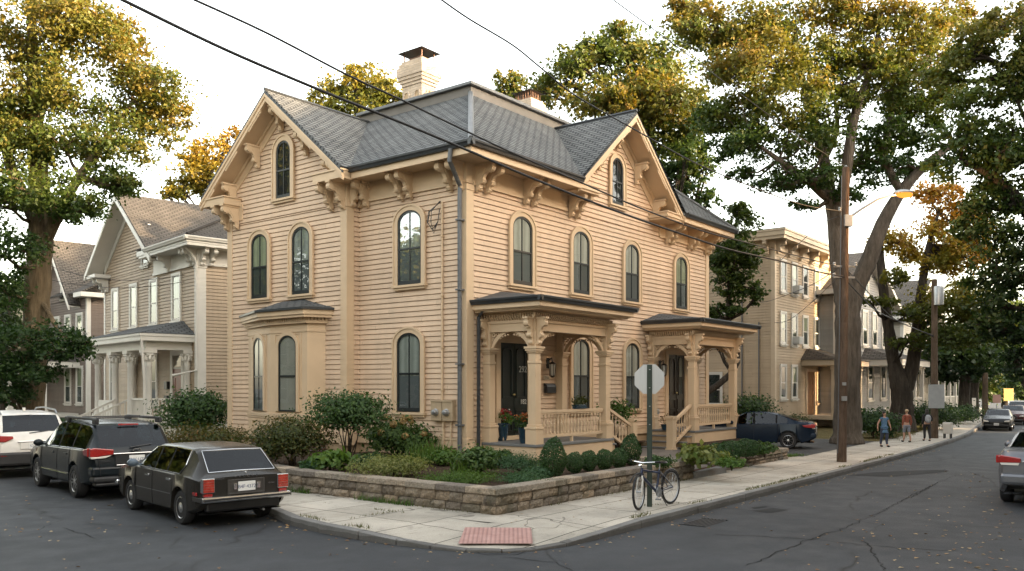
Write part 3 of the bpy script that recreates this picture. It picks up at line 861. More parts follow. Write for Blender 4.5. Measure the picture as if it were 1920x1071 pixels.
    m.box(un-.10, un+.10, vn-.10, vn+.10, zb, zb+1.05); m.box(un-.13, un+.13, vn-.13, vn+.13, zb+1.05, zb+1.12); m.box(un-.125, un+.125, vn-.125, vn+.125, zb+.0, zb+.2)
    pe = posts[0] if sg < 0 else posts[-1]
    x0, x1 = pe+sg*.14, un-sg*.09
    def bar(zA, zB, h, w): m.prism([(x0, zA), (x1, zB), (x1, zB+h), (x0, zA+h)], 'y', vn-w, vn+w)
    bar(1.50, zb+.90, .075, .045); bar(.90, zb+.26, .07, .04)
    for k in range(7):
        f = (k+.5)/7; x = x0+(x1-x0)*f
        zl = .97+(zb+.33-.97)*f; zh = 1.50+(zb+.90-1.50)*f
        turned_baluster(m, x, vn, zl-.02, zh-zl+.04, .025)
    m.build('stair_rail', TRIM, po)
    return po
P1 = porch(.30, 3.62, -1.62, (.47, 3.44), (-.04, 3.98, -1.98), (1, 4, .29, -1.5, -.25))
P2 = porch(8.18, 11.42, -1.62, (8.34, 11.22), (7.86, 11.95, -1.98), (-1, 4, .29, -1.52, -.3), True)
# ---------------- doors
DOORM = pmat('dark_green_door', (.008, .013, .011), .32, .2, 4, spec=.5)
BRASS = pmat('aged_brass', (.55, .42, .18), .3, .1, 6, metallic=1)
def door(u0, u1, z0, z1, glazed):
    c = (u0+u1)/2; w = u1-u0; h = z1-z0
    m = MB().ring([(u0-.17, z0), (u0-.17, z1+.2), (u1+.17, z1+.2), (u1+.17, z0)], [(u0, z0), (u0, z1), (u1, z1), (u1, z0)], 'y', -.075, .02)
    m.box(u0-.21, u1+.21, -.11, .0, z1+.2, z1+.27); m.box(u0-.02, u1+.02, -.16, .0, z0-.09, z0+.0)
    m.build('door_casing', TRIM, H, bevel=.005)
    d = MB().box(u0, u1, -.03, .02, z0, z1)
    for s in (-1, 1):
        x0 = c + (s-1)*w/4 + .02; x1 = x0 + w/2 - .04
        def panel(a, b):
            d.ring([(x0+.05, a), (x0+.05, b), (x1-.05, b), (x1-.05, a)], [(x0+.085, a+.035), (x0+.085, b-.035), (x1-.085, b-.035), (x1-.085, a+.035)], 'y', -.055, -.03)
        panel(z0+.10, z0+.42); panel(z0+.47, z0+.62 if not glazed else z0+.8)
        if not (glazed and s > 0): 
            o = [(q[0]+(x0+x1)/2, z0+.92+q[1]) for q in arch_pts(w/2-.16, h-1.02, .12)]
            i = [(q[0]+(x0+x1)/2, z0+.92+q[1]) for q in arch_pts(w/2-.16, h-1.02, .12, -.035, bot=.035)]
            d.ring(o, i, 'y', -.058, -.03)
        d.box(x0-.012, x0, -.045, -.03, z0, z1)
    do = d.build('door', DOORM if not glazed else pmat('dark_brown_door', (.022, .015, .010), .35, .25, 4), H)
    if glazed:
        x0 = c+.02; x1 = c+w/2-.02; xm = (x0+x1)/2
        o = [(q[0]+xm, z0+.95+q[1]) for q in arch_pts(.24, 1.2, .12)]
        MB().add([(x, -.034, z) for x, z in o], [tuple(range(len(o)))]).build('door_curtain', CURT, do)
        MB().add([(x, -.042, z) for x, z in o], [tuple(range(len(o)))]).build('door_pane', GLASS, do)
        MB().ring([(q[0]+xm, z0+.95+q[1]) for q in arch_pts(.24, 1.2, .12, .03, bot=-.03)], o, 'y', -.055, -.03).build('door_pane_trim', MATS['dark_brown_door'], do)
    MB().sphere((c-.05, -.085, z0+1.0), .032, 8, 6).box(c-.06, c-.04, -.08, -.03, z0+.99, z0+1.01).build('door_knob', BRASS, do)
    return do
d1 = door(.98, 2.08, .90, 3.16, False)
d2 = door(9.47, 10.62, .90, 3.12, True)
PALE = pmat('pale_numerals', (.42, .41, .36), .5, .05, 5)
lettering('door_number', '292', .22, PALE, d1, M_face((1.86, -.062, 2.52)))
lettering('door_number', '182', .17, PALE, d1, M_face((1.88, -.062, 1.72)))
# lantern, letterbox and notice beside the doors
def lantern(u, z, name='wall_lantern'):
    m = MB().box(u-.06, u+.06, -.03, 0, z-.05, z+.22).tube([(u, -.03, z+.15), (u, -.14, z+.22), (u, -.16, z+.12)], .014, 6)
    m.lathe([(.03, .12), (.10, .07), (.11, .06)], 8, (u, -.16, z)); m.lathe([(.065, -.26), (.075, -.24), (.03, -.29)], 8, (u, -.16, z))
    for k in range(6):
        a = k*math.pi/3; m.tube([(u+.095*math.cos(a), -.16+.095*math.sin(a), z+.06), (u+.065*math.cos(a), -.16+.065*math.sin(a), z-.25)], .009, 5)
    o = m.build(name, BLACK, H)
    MB().lathe([(.055, -.23), (.085, .05)], 8, (u, -.16, z)).build('lantern_glass', pmat('lantern_glass', (.5, .48, .42), .15, .1, 6), o)
    return o
lantern(2.98, 2.62); lantern(8.98, 2.70)
m = MB().box(2.80, 3.20, -.13, -.02, 1.93, 2.1).prism([(-.135, 2.1), (-.02, 2.1), (-.02, 2.19), (-.09, 2.17)], 'x', 2.79, 3.21)
m.build('letterbox', BLACK, H, bevel=.008)
sg = MB().box(2.80, 3.06, -.03, -.015, 2.27, 2.38).build('notice', pmat('notice_tan', (.50, .42, .30), .6, .05), H)
lettering('notice_text', '7 few', .08, pmat('notice_ink', (.10, .09, .08), .6, .05), sg, M_face((2.93, -.032, 2.325)), .001)
m = MB(); Mx = Matrix.Translation((8.62, -.02, 1.32)) @ Matrix.Rotation(math.pi/2, 4, 'X')
m.lathe([(.10, 0), (.10, .05), (.085, .07), (.085, .14), (.03, .15)], 14, M=Mx); m.build('dryer_vent', STEEL, H, auto=40)
# ------------------------------------------------------------------ ground
def site(name, mb, mat, kind='structure', **k):
    o = mb.build(name, mat, None, loc=(OX, OY, 0), rz=ANG, **k); o['kind'] = kind; return o
def asphalt_mat(name, base, crack=True):
    t = NT(name)
    big = t.ramp(t.noise(.22, 6, .62), [(.3, (.70,)*3), (.72, (1.26,)*3)])
    lane = t.ramp(t.noise(.5, 4, .6, t.mapping((.25, 1, 1))), [(.35, (.86,)*3), (.65, (1.1,)*3)])
    sp = t.mix(1, t.ramp(t.noise(170, 2, .75), [(.30, (.5,)*3), (.52, (1,)*3), (.76, (1.9,)*3)]), t.ramp(t.noise(42, 4, .8), [(.28, (.72,)*3), (.72, (1.3,)*3)]), 'MULTIPLY')
    oil = t.ramp(t.noise(.85, 5, .75, t.mapping((.5, 1, 1), loc=(3, 7, 0))), [(.27, (.62,)*3), (.38, (1,)*3)])
    sp = t.mix(1, sp, oil, 'MULTIPLY')
    col = t.mix(1, t.mix(1, t.mix(1, base, big, 'MULTIPLY'), sp, 'MULTIPLY'), lane, 'MULTIPLY')
    wob = t.node('ShaderNodeTexNoise'); wob.inputs['Scale'].default_value = .9; t.l.new(t.co(), wob.inputs['Vector'])
    vec = t.mix(.55, t.co(), wob.outputs['Color'], 'ADD')
    v = t.node('ShaderNodeTexVoronoi'); v.feature = 'DISTANCE_TO_EDGE'; v.inputs['Scale'].default_value = .16; t.l.new(vec, v.inputs['Vector'])
    ck = t.ramp(v.outputs['Distance'], [(.0, (0,)*3), (.006, (1,)*3)])
    msk = t.ramp(t.noise(.35, 2), [(.45, (0,)*3), (.55, (1,)*3)])
    ck2 = t.mix(msk, ck, (1, 1, 1))
    col = t.mix(t.math('SUBTRACT', 1, ck2), col, (.012, .012, .012))
    t.bsdf(col, t.ramp(t.noise(2, 3), [(.3, .72), (.7, .9)]), t.bump(t.math('ADD', t.noise(140, 3, .7), t.math('MULTIPLY', ck2, .8)), .5, .006), spec=.35)
    MATS[name] = t.m; return t.m
ASPH = asphalt_mat('asphalt', (.039, .042, .046))
MB().add([(-400,-400,0), (700,-400,0), (700,700,0), (-400,700,0)], [(0,1,2,3)])
m = MB(); m.add([(-400,-400,0), (700,-400,0), (700,700,0), (-400,700,0)], [(0,1,2,3)]); site('road', m, ASPH)
# kerb line (u, v, top height)
KERB = [(75,2.0,.13),(60,-1.2,.13),(48,-2.9,.13),(40.1,-3.95,.13),(35.75,-4.5,.13),(30.5,-5.15,.13),(25.7,-5.72,.13),(21,-6.05,.13),(16,-6.3,.13),(11.5,-6.45,.12),(8.0,-6.52,.13),
 (4,-6.6,.13),(0,-6.64,.13),(-2,-6.66,.13),(-3.9,-6.67,.12),(-5.1,-6.68,.08),(-5.8,-6.64,.045),(-6.3,-6.50,.03),(-6.68,-6.25,.03),(-6.92,-5.85,.03),(-7.04,-5.35,.05),(-7.12,-4.8,.08),(-7.15,-4.1,.12),
 (-7.1,-3.2,.13),(-6.95,-2.4,.13),(-6.62,-1.5,.13),(-6.2,-.3,.13),(-5.75,1.4,.13),(-5.25,3.8,.13),(-4.75,6.5,.13),(-4.2,9.5,.13),(-3.4,13.5,.13),(-2.4,18.5,.13),(-.6,26,.13),(3,40,.13),(8,58,.13)]
def offs(path, d):
    out = []
    for i, p in enumerate(path):
        a = Vector(path[max(i-1,0)][:2]); b = Vector(path[min(i+1,len(path)-1)][:2])
        t = (b-a).normalized(); n = Vector((t.y, -t.x))       # to the right of travel: inside the block when going far-right -> corner -> left
        out.append((p[0]+n.x*d, p[1]+n.y*d))
    return out
k_in = offs(KERB, .15); 
def kerb_mat():
    t = NT('granite_kerb')
    col = t.ramp(t.noise(1.2, 5, .6), [(.3, (.13,.125,.118)), (.7, (.21,.205,.195))])
    col = t.mix(1, col, t.ramp(t.noise(120, 2, .7), [(.25, (.6,)*3), (.75, (1.35,)*3)]), 'MULTIPLY')
    z = t.xyz(t.co())[2]
    col = t.mix(t.math('MULTIPLY', t.math('LESS_THAN', t.math('ADD', z, t.math('MULTIPLY', t.noise(3, 4), .08)), .105), .55), col, (.055, .05, .045))
    t.bsdf(col, .85, t.bump(t.noise(30, 4), .5, .01), spec=.25); MATS['granite_kerb'] = t.m; return t.m
KM = kerb_mat()
# resample the kerb into stones about 1.8 m long with open joints
m = MB()
jr = random.Random(3)
fine = []
for i in range(len(KERB)-1):
    a, b = KERB[i], KERB[i+1]; L = math.hypot(b[0]-a[0], b[1]-a[1]); n = max(1, int(round(L/1.6)))
    for k in range(n): fine.append(tuple(a[j]+(b[j]-a[j])*k/n for j in range(3)))
fine.append(KERB[-1])
fin_in = offs(fine, .15)
for i in range(len(fine)-1):
    a, b = fine[i], fine[i+1]; c, d = fin_in[i], fin_in[i+1]
    dx, dy = b[0]-a[0], b[1]-a[1]; L = math.hypot(dx, dy) or 1; gx, gy = dx/L*.006, dy/L*.006
    h = jr.uniform(-.006, .006); o = jr.uniform(-.008, .008)
    px, py = (c[0]-a[0])*o/.15, (c[1]-a[1])*o/.15
    e = [(a[0]+gx+px, a[1]+gy+py, a[2]+h), (b[0]-gx+px, b[1]-gy+py, b[2]+h), (d[0]-gx, d[1]-gy, b[2]+h), (c[0]+gx, c[1]+gy, a[2]+h)]
    m.add([(x, y, -.1) for x, y, z in e] + e, [(4,5,6,7), (0,1,5,4), (1,2,6,5), (2,3,7,6), (3,0,4,7)])
kerb = site('kerb', m, KM, bevel=.012)
# pavement
def pave_mat():
    t = NT('concrete_pavement')
    s = t.xyz(t.co())
    b = t.node('ShaderNodeTexBrick'); t.l.new(t.mapping((1,1,1), loc=(.35,.2,0)), b.inputs['Vector'])
    b.offset = 0.0; b.inputs['Scale'].default_value = 1; b.inputs['Brick Width'].default_value = 1.45; b.inputs['Row Height'].default_value = 1.02
    b.inputs['Mortar Size'].default_value = .010; b.inputs['Mortar Smooth'].default_value = .1; b.inputs['Bias'].default_value = 0
    t.set(b, 'Color1', (.50,.455,.385)); t.set(b, 'Color2', (.40,.365,.305)); t.set(b, 'Mortar', (.05,.045,.035))
    n = t.ramp(t.noise(.8, 6, .65), [(.28, (.68,)*3), (.7, (1.12,)*3)])
    sp = t.ramp(t.noise(110, 2, .7), [(.25, (.7,)*3), (.75, (1.2,)*3)])
    st = t.ramp(t.noise(4.5, 5, .7), [(.30, (.72,)*3), (.45, (1,)*3)])
    col = t.mix(1, t.mix(1, t.mix(1, b.outputs['Color'], n, 'MULTIPLY'), sp, 'MULTIPLY'), st, 'MULTIPLY')
    wob = t.node('ShaderNodeTexNoise'); wob.inputs['Scale'].default_value = 1.2; t.l.new(t.co(), wob.inputs['Vector'])
    v = t.node('ShaderNodeTexVoronoi'); v.feature = 'DISTANCE_TO_EDGE'; v.inputs['Scale'].default_value = .33
    t.l.new(t.mix(.5, t.co(), wob.outputs['Color'], 'ADD'), v.inputs['Vector'])
    ck = t.math('MULTIPLY', t.math('LESS_THAN', v.outputs['Distance'], .0028), t.math('GREATER_THAN', t.noise(.5, 2), .52))
    col = t.mix(t.math('MULTIPLY', ck, .55), col, (.06,.05,.04))
    h = t.math('ADD', t.math('MULTIPLY', t.noise(70, 3), .4), t.math('SUBTRACT', 1, b.outputs['Fac']))
    t.bsdf(col, .9, t.bump(h, .4, .008), spec=.2); MATS['concrete_pavement'] = t.m; return t.m
PAV = pave_mat()
m = MB()
p_out = [(k_in[i][0], k_in[i][1], KERB[i][2]-.004) for i in range(len(KERB))]
in2 = offs(KERB, 1.55)
def zin(i): return .128
p_in = [(in2[i][0], in2[i][1], .128) for i in range(len(KERB))]
# keep the inner ribbon from folding over itself at the corner
for i in range(len(p_in)):
    u, v, z = p_in[i]
    if 13 < i < 24: p_in[i] = (max(min(u, 30), -5.55), max(v, -5.2), z)
for i in range(len(KERB)-1):
    m.add([p_out[i], p_out[i+1], p_in[i+1], p_in[i]], [(0,1,2,3)])
m.add([(p[0], p[1], p[2]) for p in p_in] + [(75, 60, .128)], [tuple(range(len(p_in)+1))])
site('pavement', m, PAV)
# red tactile pad at the dropped kerb
def pad_mat():
    t = NT('red_tactile_pad')
    s = t.xyz(t.co()); a, b = -.62, .785
    along = t.math('ADD', t.math('MULTIPLY', s[0], .617), t.math('MULTIPLY', s[1], -.787))
    w_ = t.math('SINE', t.math('MULTIPLY', along, 105))
    col = t.mix(t.ramp(t.noise(6, 4), [(.3, (0,)*3), (.7, (1,)*3)]), (.36,.20,.175), (.46,.28,.245))
    col = t.mix(1, col, t.ramp(t.math('ADD', t.math('MULTIPLY', w_, .5), .5), [(0, (.7,)*3), (.6, (1,)*3)]), 'MULTIPLY')
    t.bsdf(col, .75, t.bump(w_, .5, .006), spec=.3); return t.m
m = MB(); m.add([(-5.98,-5.02,.094), (-5.44,-5.78,.094), (-6.18,-6.36,.043), (-6.78,-5.60,.043)], [(0,1,2,3)])
def quadz(o):
    return o
pad = m.build('tactile_pad', pad_mat(), None, loc=(OX, OY, .022), rz=ANG); tag(pad, 'red ribbed tactile warning pad set in the pavement at the dropped corner kerb', 'tactile pad')
# driveway, verge, back garden
m = MB(); m.add([(9.0,-4.5,.134), (17.2,-4.2,.134), (20.2,14,.134), (12.4,14,.134)], [(0,1,2,3)]); site('driveway', m, asphalt_mat('driveway_asphalt', (.045,.044,.042)))
def soil_mat(name, a, b, sc=6):
    t = NT(name)
    col = t.ramp(t.noise(sc, 6, .7), [(.3, a), (.7, b)])
    col = t.mix(1, col, t.ramp(t.noise(60, 3, .8), [(.3, (.5,)*3), (.7, (1.4,)*3)]), 'MULTIPLY')
    t.bsdf(col, .95, t.bump(t.noise(45, 4, .7), .9, .03), spec=.1); MATS[name] = t.m; return t.m
VERGE = soil_mat('dry_verge', (.07,.06,.022), (.15,.115,.05), 2.5)
MULCH = soil_mat('mulch', (.035,.024,.016), (.075,.05,.033))
m = MB(); m.add([(17.25,-4.3,.136), (24,-3.95,.136), (32,-3.1,.136), (44,-1.4,.136), (75,4.5,.136), (75,60,.136), (20.3,60,.136), (20.25,14.1,.136)], [tuple(range(8))]); site('verge', m, VERGE)
m = MB(); m.add([(-1.6,5,.136), (-1.4,9.5,.136), (-.6,13.5,.136), (.6,18.5,.136), (2.4,26,.136), (6,40,.136), (11,58,.136), (20.2,58,.136), (20.1,14.1,.136), (12.3,14.1,.136), (8.95,.0,.136), (8.9,-2, .136), (6, 8, .136)], [tuple(range(13))]); site('lawn', m, soil_mat('dark_lawn', (.03,.04,.012), (.06,.075,.025), 4))  # turf in mottled dark green
m = MB(); m.add([(-4.6,-4.4,.44), (1.75,-4.4,.44), (1.75,-1.0,.46), (4.4,-.3,.46), (8.0,-.3,.46), (8.0,0.2,.46), (0,.2,.47), (0,3.2,.46), (-.8,3.3,.46), (-.8,9,.44), (-3.9,9,.42), (-4.1,4.2,.42), (-4.55,.8,.43)], [tuple(range(13))])
m.add([(3.4,-4.2,.42), (8.0,-4.2,.42), (8.4,-1.2,.44), (12.5,-.8,.44), (8.0,-.9,.45), (7.2,-1.7,.44), (4.4,-3.2,.43)], [tuple(range(7))])
m.add([(8.35,-1.3,.43), (8.0,-4.2,.42), (8.6,-3.9,.16), (12.6,-.9,.2), (12.5,-.8,.44)], [(0,1,2,3,4)])
site('garden_bed', m, MULCH)
m = MB(); m.add([(1.95,-4.62,.30), (3.3,-4.5,.30), (4.6,-3.0,.30), (7.3,-1.75,.30), (7.05,-.2,.30), (4.9,-.3,.30), (1.95,-2.2,.30)], [tuple(range(7))])
m.add([(1.95,-4.62,.1), (3.3,-4.5,.1), (3.3,-4.5,.30), (1.95,-4.62,.30)], [(0,1,2,3)])
site('garden_path', m, brick_mat('path_brick', (.26,.12,.08), (.18,.085,.06), (.16,.14,.12), .2, .1, .008))
m = MB().box(1.85, 3.45, -4.72, -4.40, .05, .27); stp = site('path_step', m, KM, bevel=.012)
# dry-laid retaining walls
def stone_mat(name, a, b):
    t = NT(name)
    oi = t.node('ShaderNodeObjectInfo')
    v = t.node('ShaderNodeTexVoronoi'); v.inputs['Scale'].default_value = 2.4; t.l.new(t.mapping((1,1,2.6)), v.inputs['Vector'])
    n = t.noise(5, 6, .7)
    col = t.ramp(n, [(.25, a), (.75, b)])
    at_ = t.node('ShaderNodeAttribute'); at_.attribute_name = 'leaf'
    col = t.mix(1, col, t.ramp(at_.outputs['Fac'], [(0, (.62,.60,.60)), (.5, (1.0,.97,.92)), (1, (1.25,1.12,.98))]), 'MULTIPLY')
    gr = t.ramp(t.noise(26, 4, .75), [(.3, (.55,)*3), (.65, (1.2,)*3)])
    col = t.mix(1, col, gr, 'MULTIPLY')
    mo = t.math('MULTIPLY', t.math('GREATER_THAN', t.noise(1.1, 4), .56), .35)
    col = t.mix(mo, col, (.06,.062,.035))
    t.bsdf(col, .93, t.bump(t.math('ADD', t.noise(14, 5, .7), t.math('MULTIPLY', v.outputs['Distance'], .6)), 1.0, .05), spec=.15)
    MATS[name] = t.m; return t.m
STONE = stone_mat('rock_faced_block', (.17,.145,.115), (.33,.285,.23)); CAP = stone_mat('cap_stone', (.25,.22,.185), (.38,.34,.285))
def set_leaf(me, vals):
    a = me.attributes.new('leaf', 'FLOAT', 'FACE'); a.data.foreach_set('value', vals)
def retaining(path, label, ztop=.53, z0=.1):
    w = thing('retaining_wall', label, 'wall', (OX, OY, 0), ANG)
    r = random.Random(len(path)*17)
    m = MB(); cap = MB(); vals = []; cv = []
    for (a, b) in zip(path[:-1], path[1:]):
        a = Vector(a); b = Vector(b); d = b-a; L = d.length; d.normalize(); n = Vector((d.y, -d.x))
        ang = math.atan2(d.y, d.x)
        M = Matrix.Translation((a.x, a.y, 0)) @ Matrix.Rotation(ang, 4, 'Z')
        h = (ztop-.105-z0)/2
        for c in range(2):
            x = -r.uniform(0, .3)*c
            while x < L:
                w_ = r.uniform(.26, .52); x1 = min(x+w_, L)
                if L - x1 < .15: x1 = L
                lo = max(x, 0)
                if x1-lo > .04:
                    zl, zh = z0+c*h+.005, z0+(c+1)*h-.005
                    nx, nz = 5, 3; vs = []; f = []
                    pr = r.uniform(-.022, .022)
                    for i in range(nx+1):
                        for k in range(nz+1):
                            e = (i in (0, nx)) or (k in (0, nz))
                            bulge = 0 if e else r.uniform(.012, .045)
                            vs.append((lo+.006+(x1-lo-.012)*i/nx, .012+pr*.6+(-bulge), zl+(zh-zl)*k/nz))
                    for i in range(nx):
                        for k in range(nz):
                            q = i*(nz+1)+k; f.append((q, q+nz+1, q+nz+2, q+1))
                    m.add(vs, f, M=M); t = r.random(); vals += [t]*len(f)
                    m.box(lo+.006, x1-.006, .012+pr*.6, .30, zl, zh, M=M); vals += [t]*6
                x = x1
        x = 0
        while x < L:
            x1 = min(x+r.uniform(.4, .7), L)
            if L-x1 < .2: x1 = L
            o = r.uniform(-.012, .012); q = r.uniform(-.004, .004)
            cap.box(x+.003, x1-.003, -.03+o, .30, ztop-.1+q, ztop+q, M=M); cv += [r.random()]*6
            x = x1
    o = m.build('coursed_blocks', STONE, w, recalc=False); set_leaf(o.data, vals)
    o = cap.build('capstones', CAP, w, bevel=.012); set_leaf(o.data, cv)
    return w
# path runs so that the street lies to its right-hand side
retaining([(-3.35, 9.0), (-4.15, 3.6), (-4.6, 1.6), (-4.88, .0), (-4.9, -4.70), (1.92, -4.66), (1.95, -3.4)], 'long rock faced stone retaining wall wrapping the corner garden')
retaining([(3.3, -4.0), (3.38, -4.48), (8.1, -4.42), (8.2, -3.9)], 'short low stone retaining wall between the brick path and the driveway', .42)
# tar seams, patches, iron covers
TAR = pmat('tar_seam', (.013,.013,.013), .85, .3, 8, spec=.15)
def seam(pts, wd, name='tar_seam', seed=1):
    r = random.Random(seed); P = [at(x, y, 0) for x, y in pts]; Q = []
    for a, b in zip(P[:-1], P[1:]):
        n = max(2, int((b-a).length/.12))
        for k in range(n):
            p = a+(b-a)*k/n; Q.append(Vector((p.x+r.gauss(0,.022), p.y+r.gauss(0,.022), 0)))
    Q.append(P[-1]); m = MB(); vs = []
    for i, p in enumerate(Q):
        t = (Q[min(i+1,len(Q)-1)]-Q[max(i-1,0)]).normalized(); n = Vector((-t.y, t.x, 0)); ww = wd*.6*r.uniform(.35, 1.2)
        if i in (0, len(Q)-1): ww = .002
        vs += [p+n*ww+Vector((0,0,.005)), p-n*ww+Vector((0,0,.005))]
    m.add(vs, [(2*i, 2*i+1, 2*i+3, 2*i+2) for i in range(len(Q)-1)])
    o = m.build(name, TAR); o['kind'] = 'structure'
seam([(1330,1003), (1400,1004), (1525,1012), (1620,1022), (1720,1030), (1800,1034)], .018, seed=2)
seam([(1400,1062), (1460,1035), (1525,1010), (1580,990), (1650,962), (1700,934), (1752,908), (1790,892)], .018, seed=3)
seam([(1655,931), (1708,934), (1752,908)], .022, seed=4)
seam([(1620,1015), (1640,1040), (1655,1070)], .018, seed=5)
seam([(865,1032), (920,1042), (975,1040), (1008,1022), (1012,1015)], .016, seed=6)
seam([(30,1000), (60,998), (118,975)], .012, seed=7); seam([(112,990), (150,1000), (178,1010)], .020, seed=8); seam([(945,1046), (1040,1055), (1075,1071)], .014, seed=9)
m = MB(); pp = [at(x, y, 0) for x, y in ((1588,892), (1672,894), (1735,889), (1780,884), (1772,881), (1680,884), (1640,886))]
m.add([(p.x, p.y, .006) for p in pp], [tuple(range(len(pp)))]); o = m.build('road_patch', pmat('fresh_asphalt', (.020,.021,.022), .85, .2, 5, spec=.2)); o['kind'] = 'structure'
for k, cs in enumerate((((1408,952),(1436,949),(1440,951),(1414,955)), ((1412,958),(1450,953),(1478,957),(1440,962)))):
    pp = [at(x, y, 0) for x, y in cs]; m = MB(); m.add([(q.x, q.y, .006) for q in pp], [(0,1,2,3)]); o = m.build('road_patch', MATS['fresh_asphalt']); o['kind'] = 'structure'
pmat('cast_iron', (.022,.022,.023), .5, .3, 10)
m = MB(); 
for k in range(7): m.box(-.38, .38, -.21+k*.06, -.185+k*.06, .0, .012)
m.box(-.4, -.37, -.23, .2, 0, .014); m.box(.37, .4, -.23, .2, 0, .014); m.box(-.37, .37, -.23, .2, 0, .003)
c = at(1318, 980, 0); tag(m.build('storm_drain', MATS['cast_iron'], loc=c, rz=ANG), 'square iron storm drain grate in the gutter, half covered by leaves', 'drain')
# ------------------------------------------------------------------ vehicles
def car_paint(name, base, metal=.0, rough=.25):
    t = NT(name)
    n = t.ramp(t.noise(3, 4), [(.3, tuple(c*.9 for c in base)), (.7, tuple(c*1.1 for c in base))])
    b = t.bsdf(n, rough+.05, None, metal, .5)
    t.set(b, 'Coat Weight', .12); t.set(b, 'Coat Roughness', .04); t.set(b, 'Specular IOR Level', .22); MATS[name] = t.m; return t.m
CARGLASS = glass_mat('car_glass', .045, .6, (.14,.19,.22))
LAMP = pmat('red_lamp', (.30, .012, .010), .12, .15, 20, spec=.6, Coat_Weight=.8)
LAMPW = pmat('clear_lamp', (.7, .66, .6), .12, .1, 12, spec=.6)
PILLAR = pmat('pillar_black', (.012,.012,.013), .7, .2, 10, spec=.1)
PLASTIC = pmat('black_plastic', (.018,.018,.019), .55, .2, 10)
RIM = pmat('alloy_rim', (.58,.58,.58), .28, .1, 10, metallic=.9)
INTER = pmat('car_interior', (.03,.03,.032), .8, .3, 5)
PLATE = pmat('plate_white', (.72,.71,.68), .4, .05, 4)
PLATEINK = pmat('plate_ink', (.06,.08,.16), .5, .1, 4)
def lerp_tab(tab, x):
    if x <= tab[0][0]: return tab[0][1]
    for (a, va), (b, vb) in zip(tab[:-1], tab[1:]):
        if x <= b: return va+(vb-va)*(x-a)/(b-a) if b > a else vb
    return tab[-1][1]
def smooth_tab(tab, x, w=.06):
    return (lerp_tab(tab, x-w)+2*lerp_tab(tab, x)+lerp_tab(tab, x+w))/4
def wheel_meshes(r, wd, kind):
    t = MB(); t.lathe([(r*.62, -wd/2), (r*.9, -wd/2), (r*.98, -wd*.36), (r, -wd*.2), (r, wd*.2), (r*.98, wd*.36), (r*.9, wd/2), (r*.66, wd/2), (r*.62, wd*.42)], 28)
    rot = Matrix.Rotation(-math.pi/2, 4, 'X')      # axis along y, +z of the lathe -> +y (left side out)
    tm = t.mesh('wheel', RUBBER, True); tm.transform(rot)
    m = MB(); 
    m.lathe([(r*.66, wd*.1), (r*.66, wd*.44), (r*.62, wd*.46), (r*.58, wd*.40), (r*.56, wd*.12)], 28)
    if kind == 'steel':
        m.lathe([(r*.57, wd*.30), (r*.50, wd*.36), (r*.34, wd*.30), (r*.30, wd*.42), (r*.16, wd*.46), (r*.15, wd*.52), (0.001, wd*.54)], 28)
        hb = MB()
        for k in range(8):
            a = k*math.pi/4
            hb.lathe([(r*.075, wd*.30), (r*.075, wd*.385)], 8, (r*.43*math.cos(a), r*.43*math.sin(a), 0))
    else:
        m.lathe([(r*.16, wd*.25), (r*.15, wd*.44), (0.001, wd*.46)], 14)
        n = 5 if kind == 'five' else 9
        for k in range(n):
            a = 2*math.pi*k/n
            M = Matrix.Rotation(a, 4, 'Z')
            for s in ((-1, 1) if kind == 'five' else (0,)):
                w0 = r*.05; o = s*r*.075
                m.prism([(r*.12, o*.6-w0), (r*.60, o*1.7-w0*1.1), (r*.60, o*1.7+w0*1.1), (r*.12, o*.6+w0)], 'z', wd*.24, wd*.42, M=M)
        hb = MB(); hb.lathe([(r*.60, wd*.1), (r*.60, wd*.14)], 24)
    rm = m.mesh('rim', RIM, False); rm.transform(rot)
    hm = hb.mesh('rim_holes', BLACK); hm.transform(rot)
    return tm, rm, hm

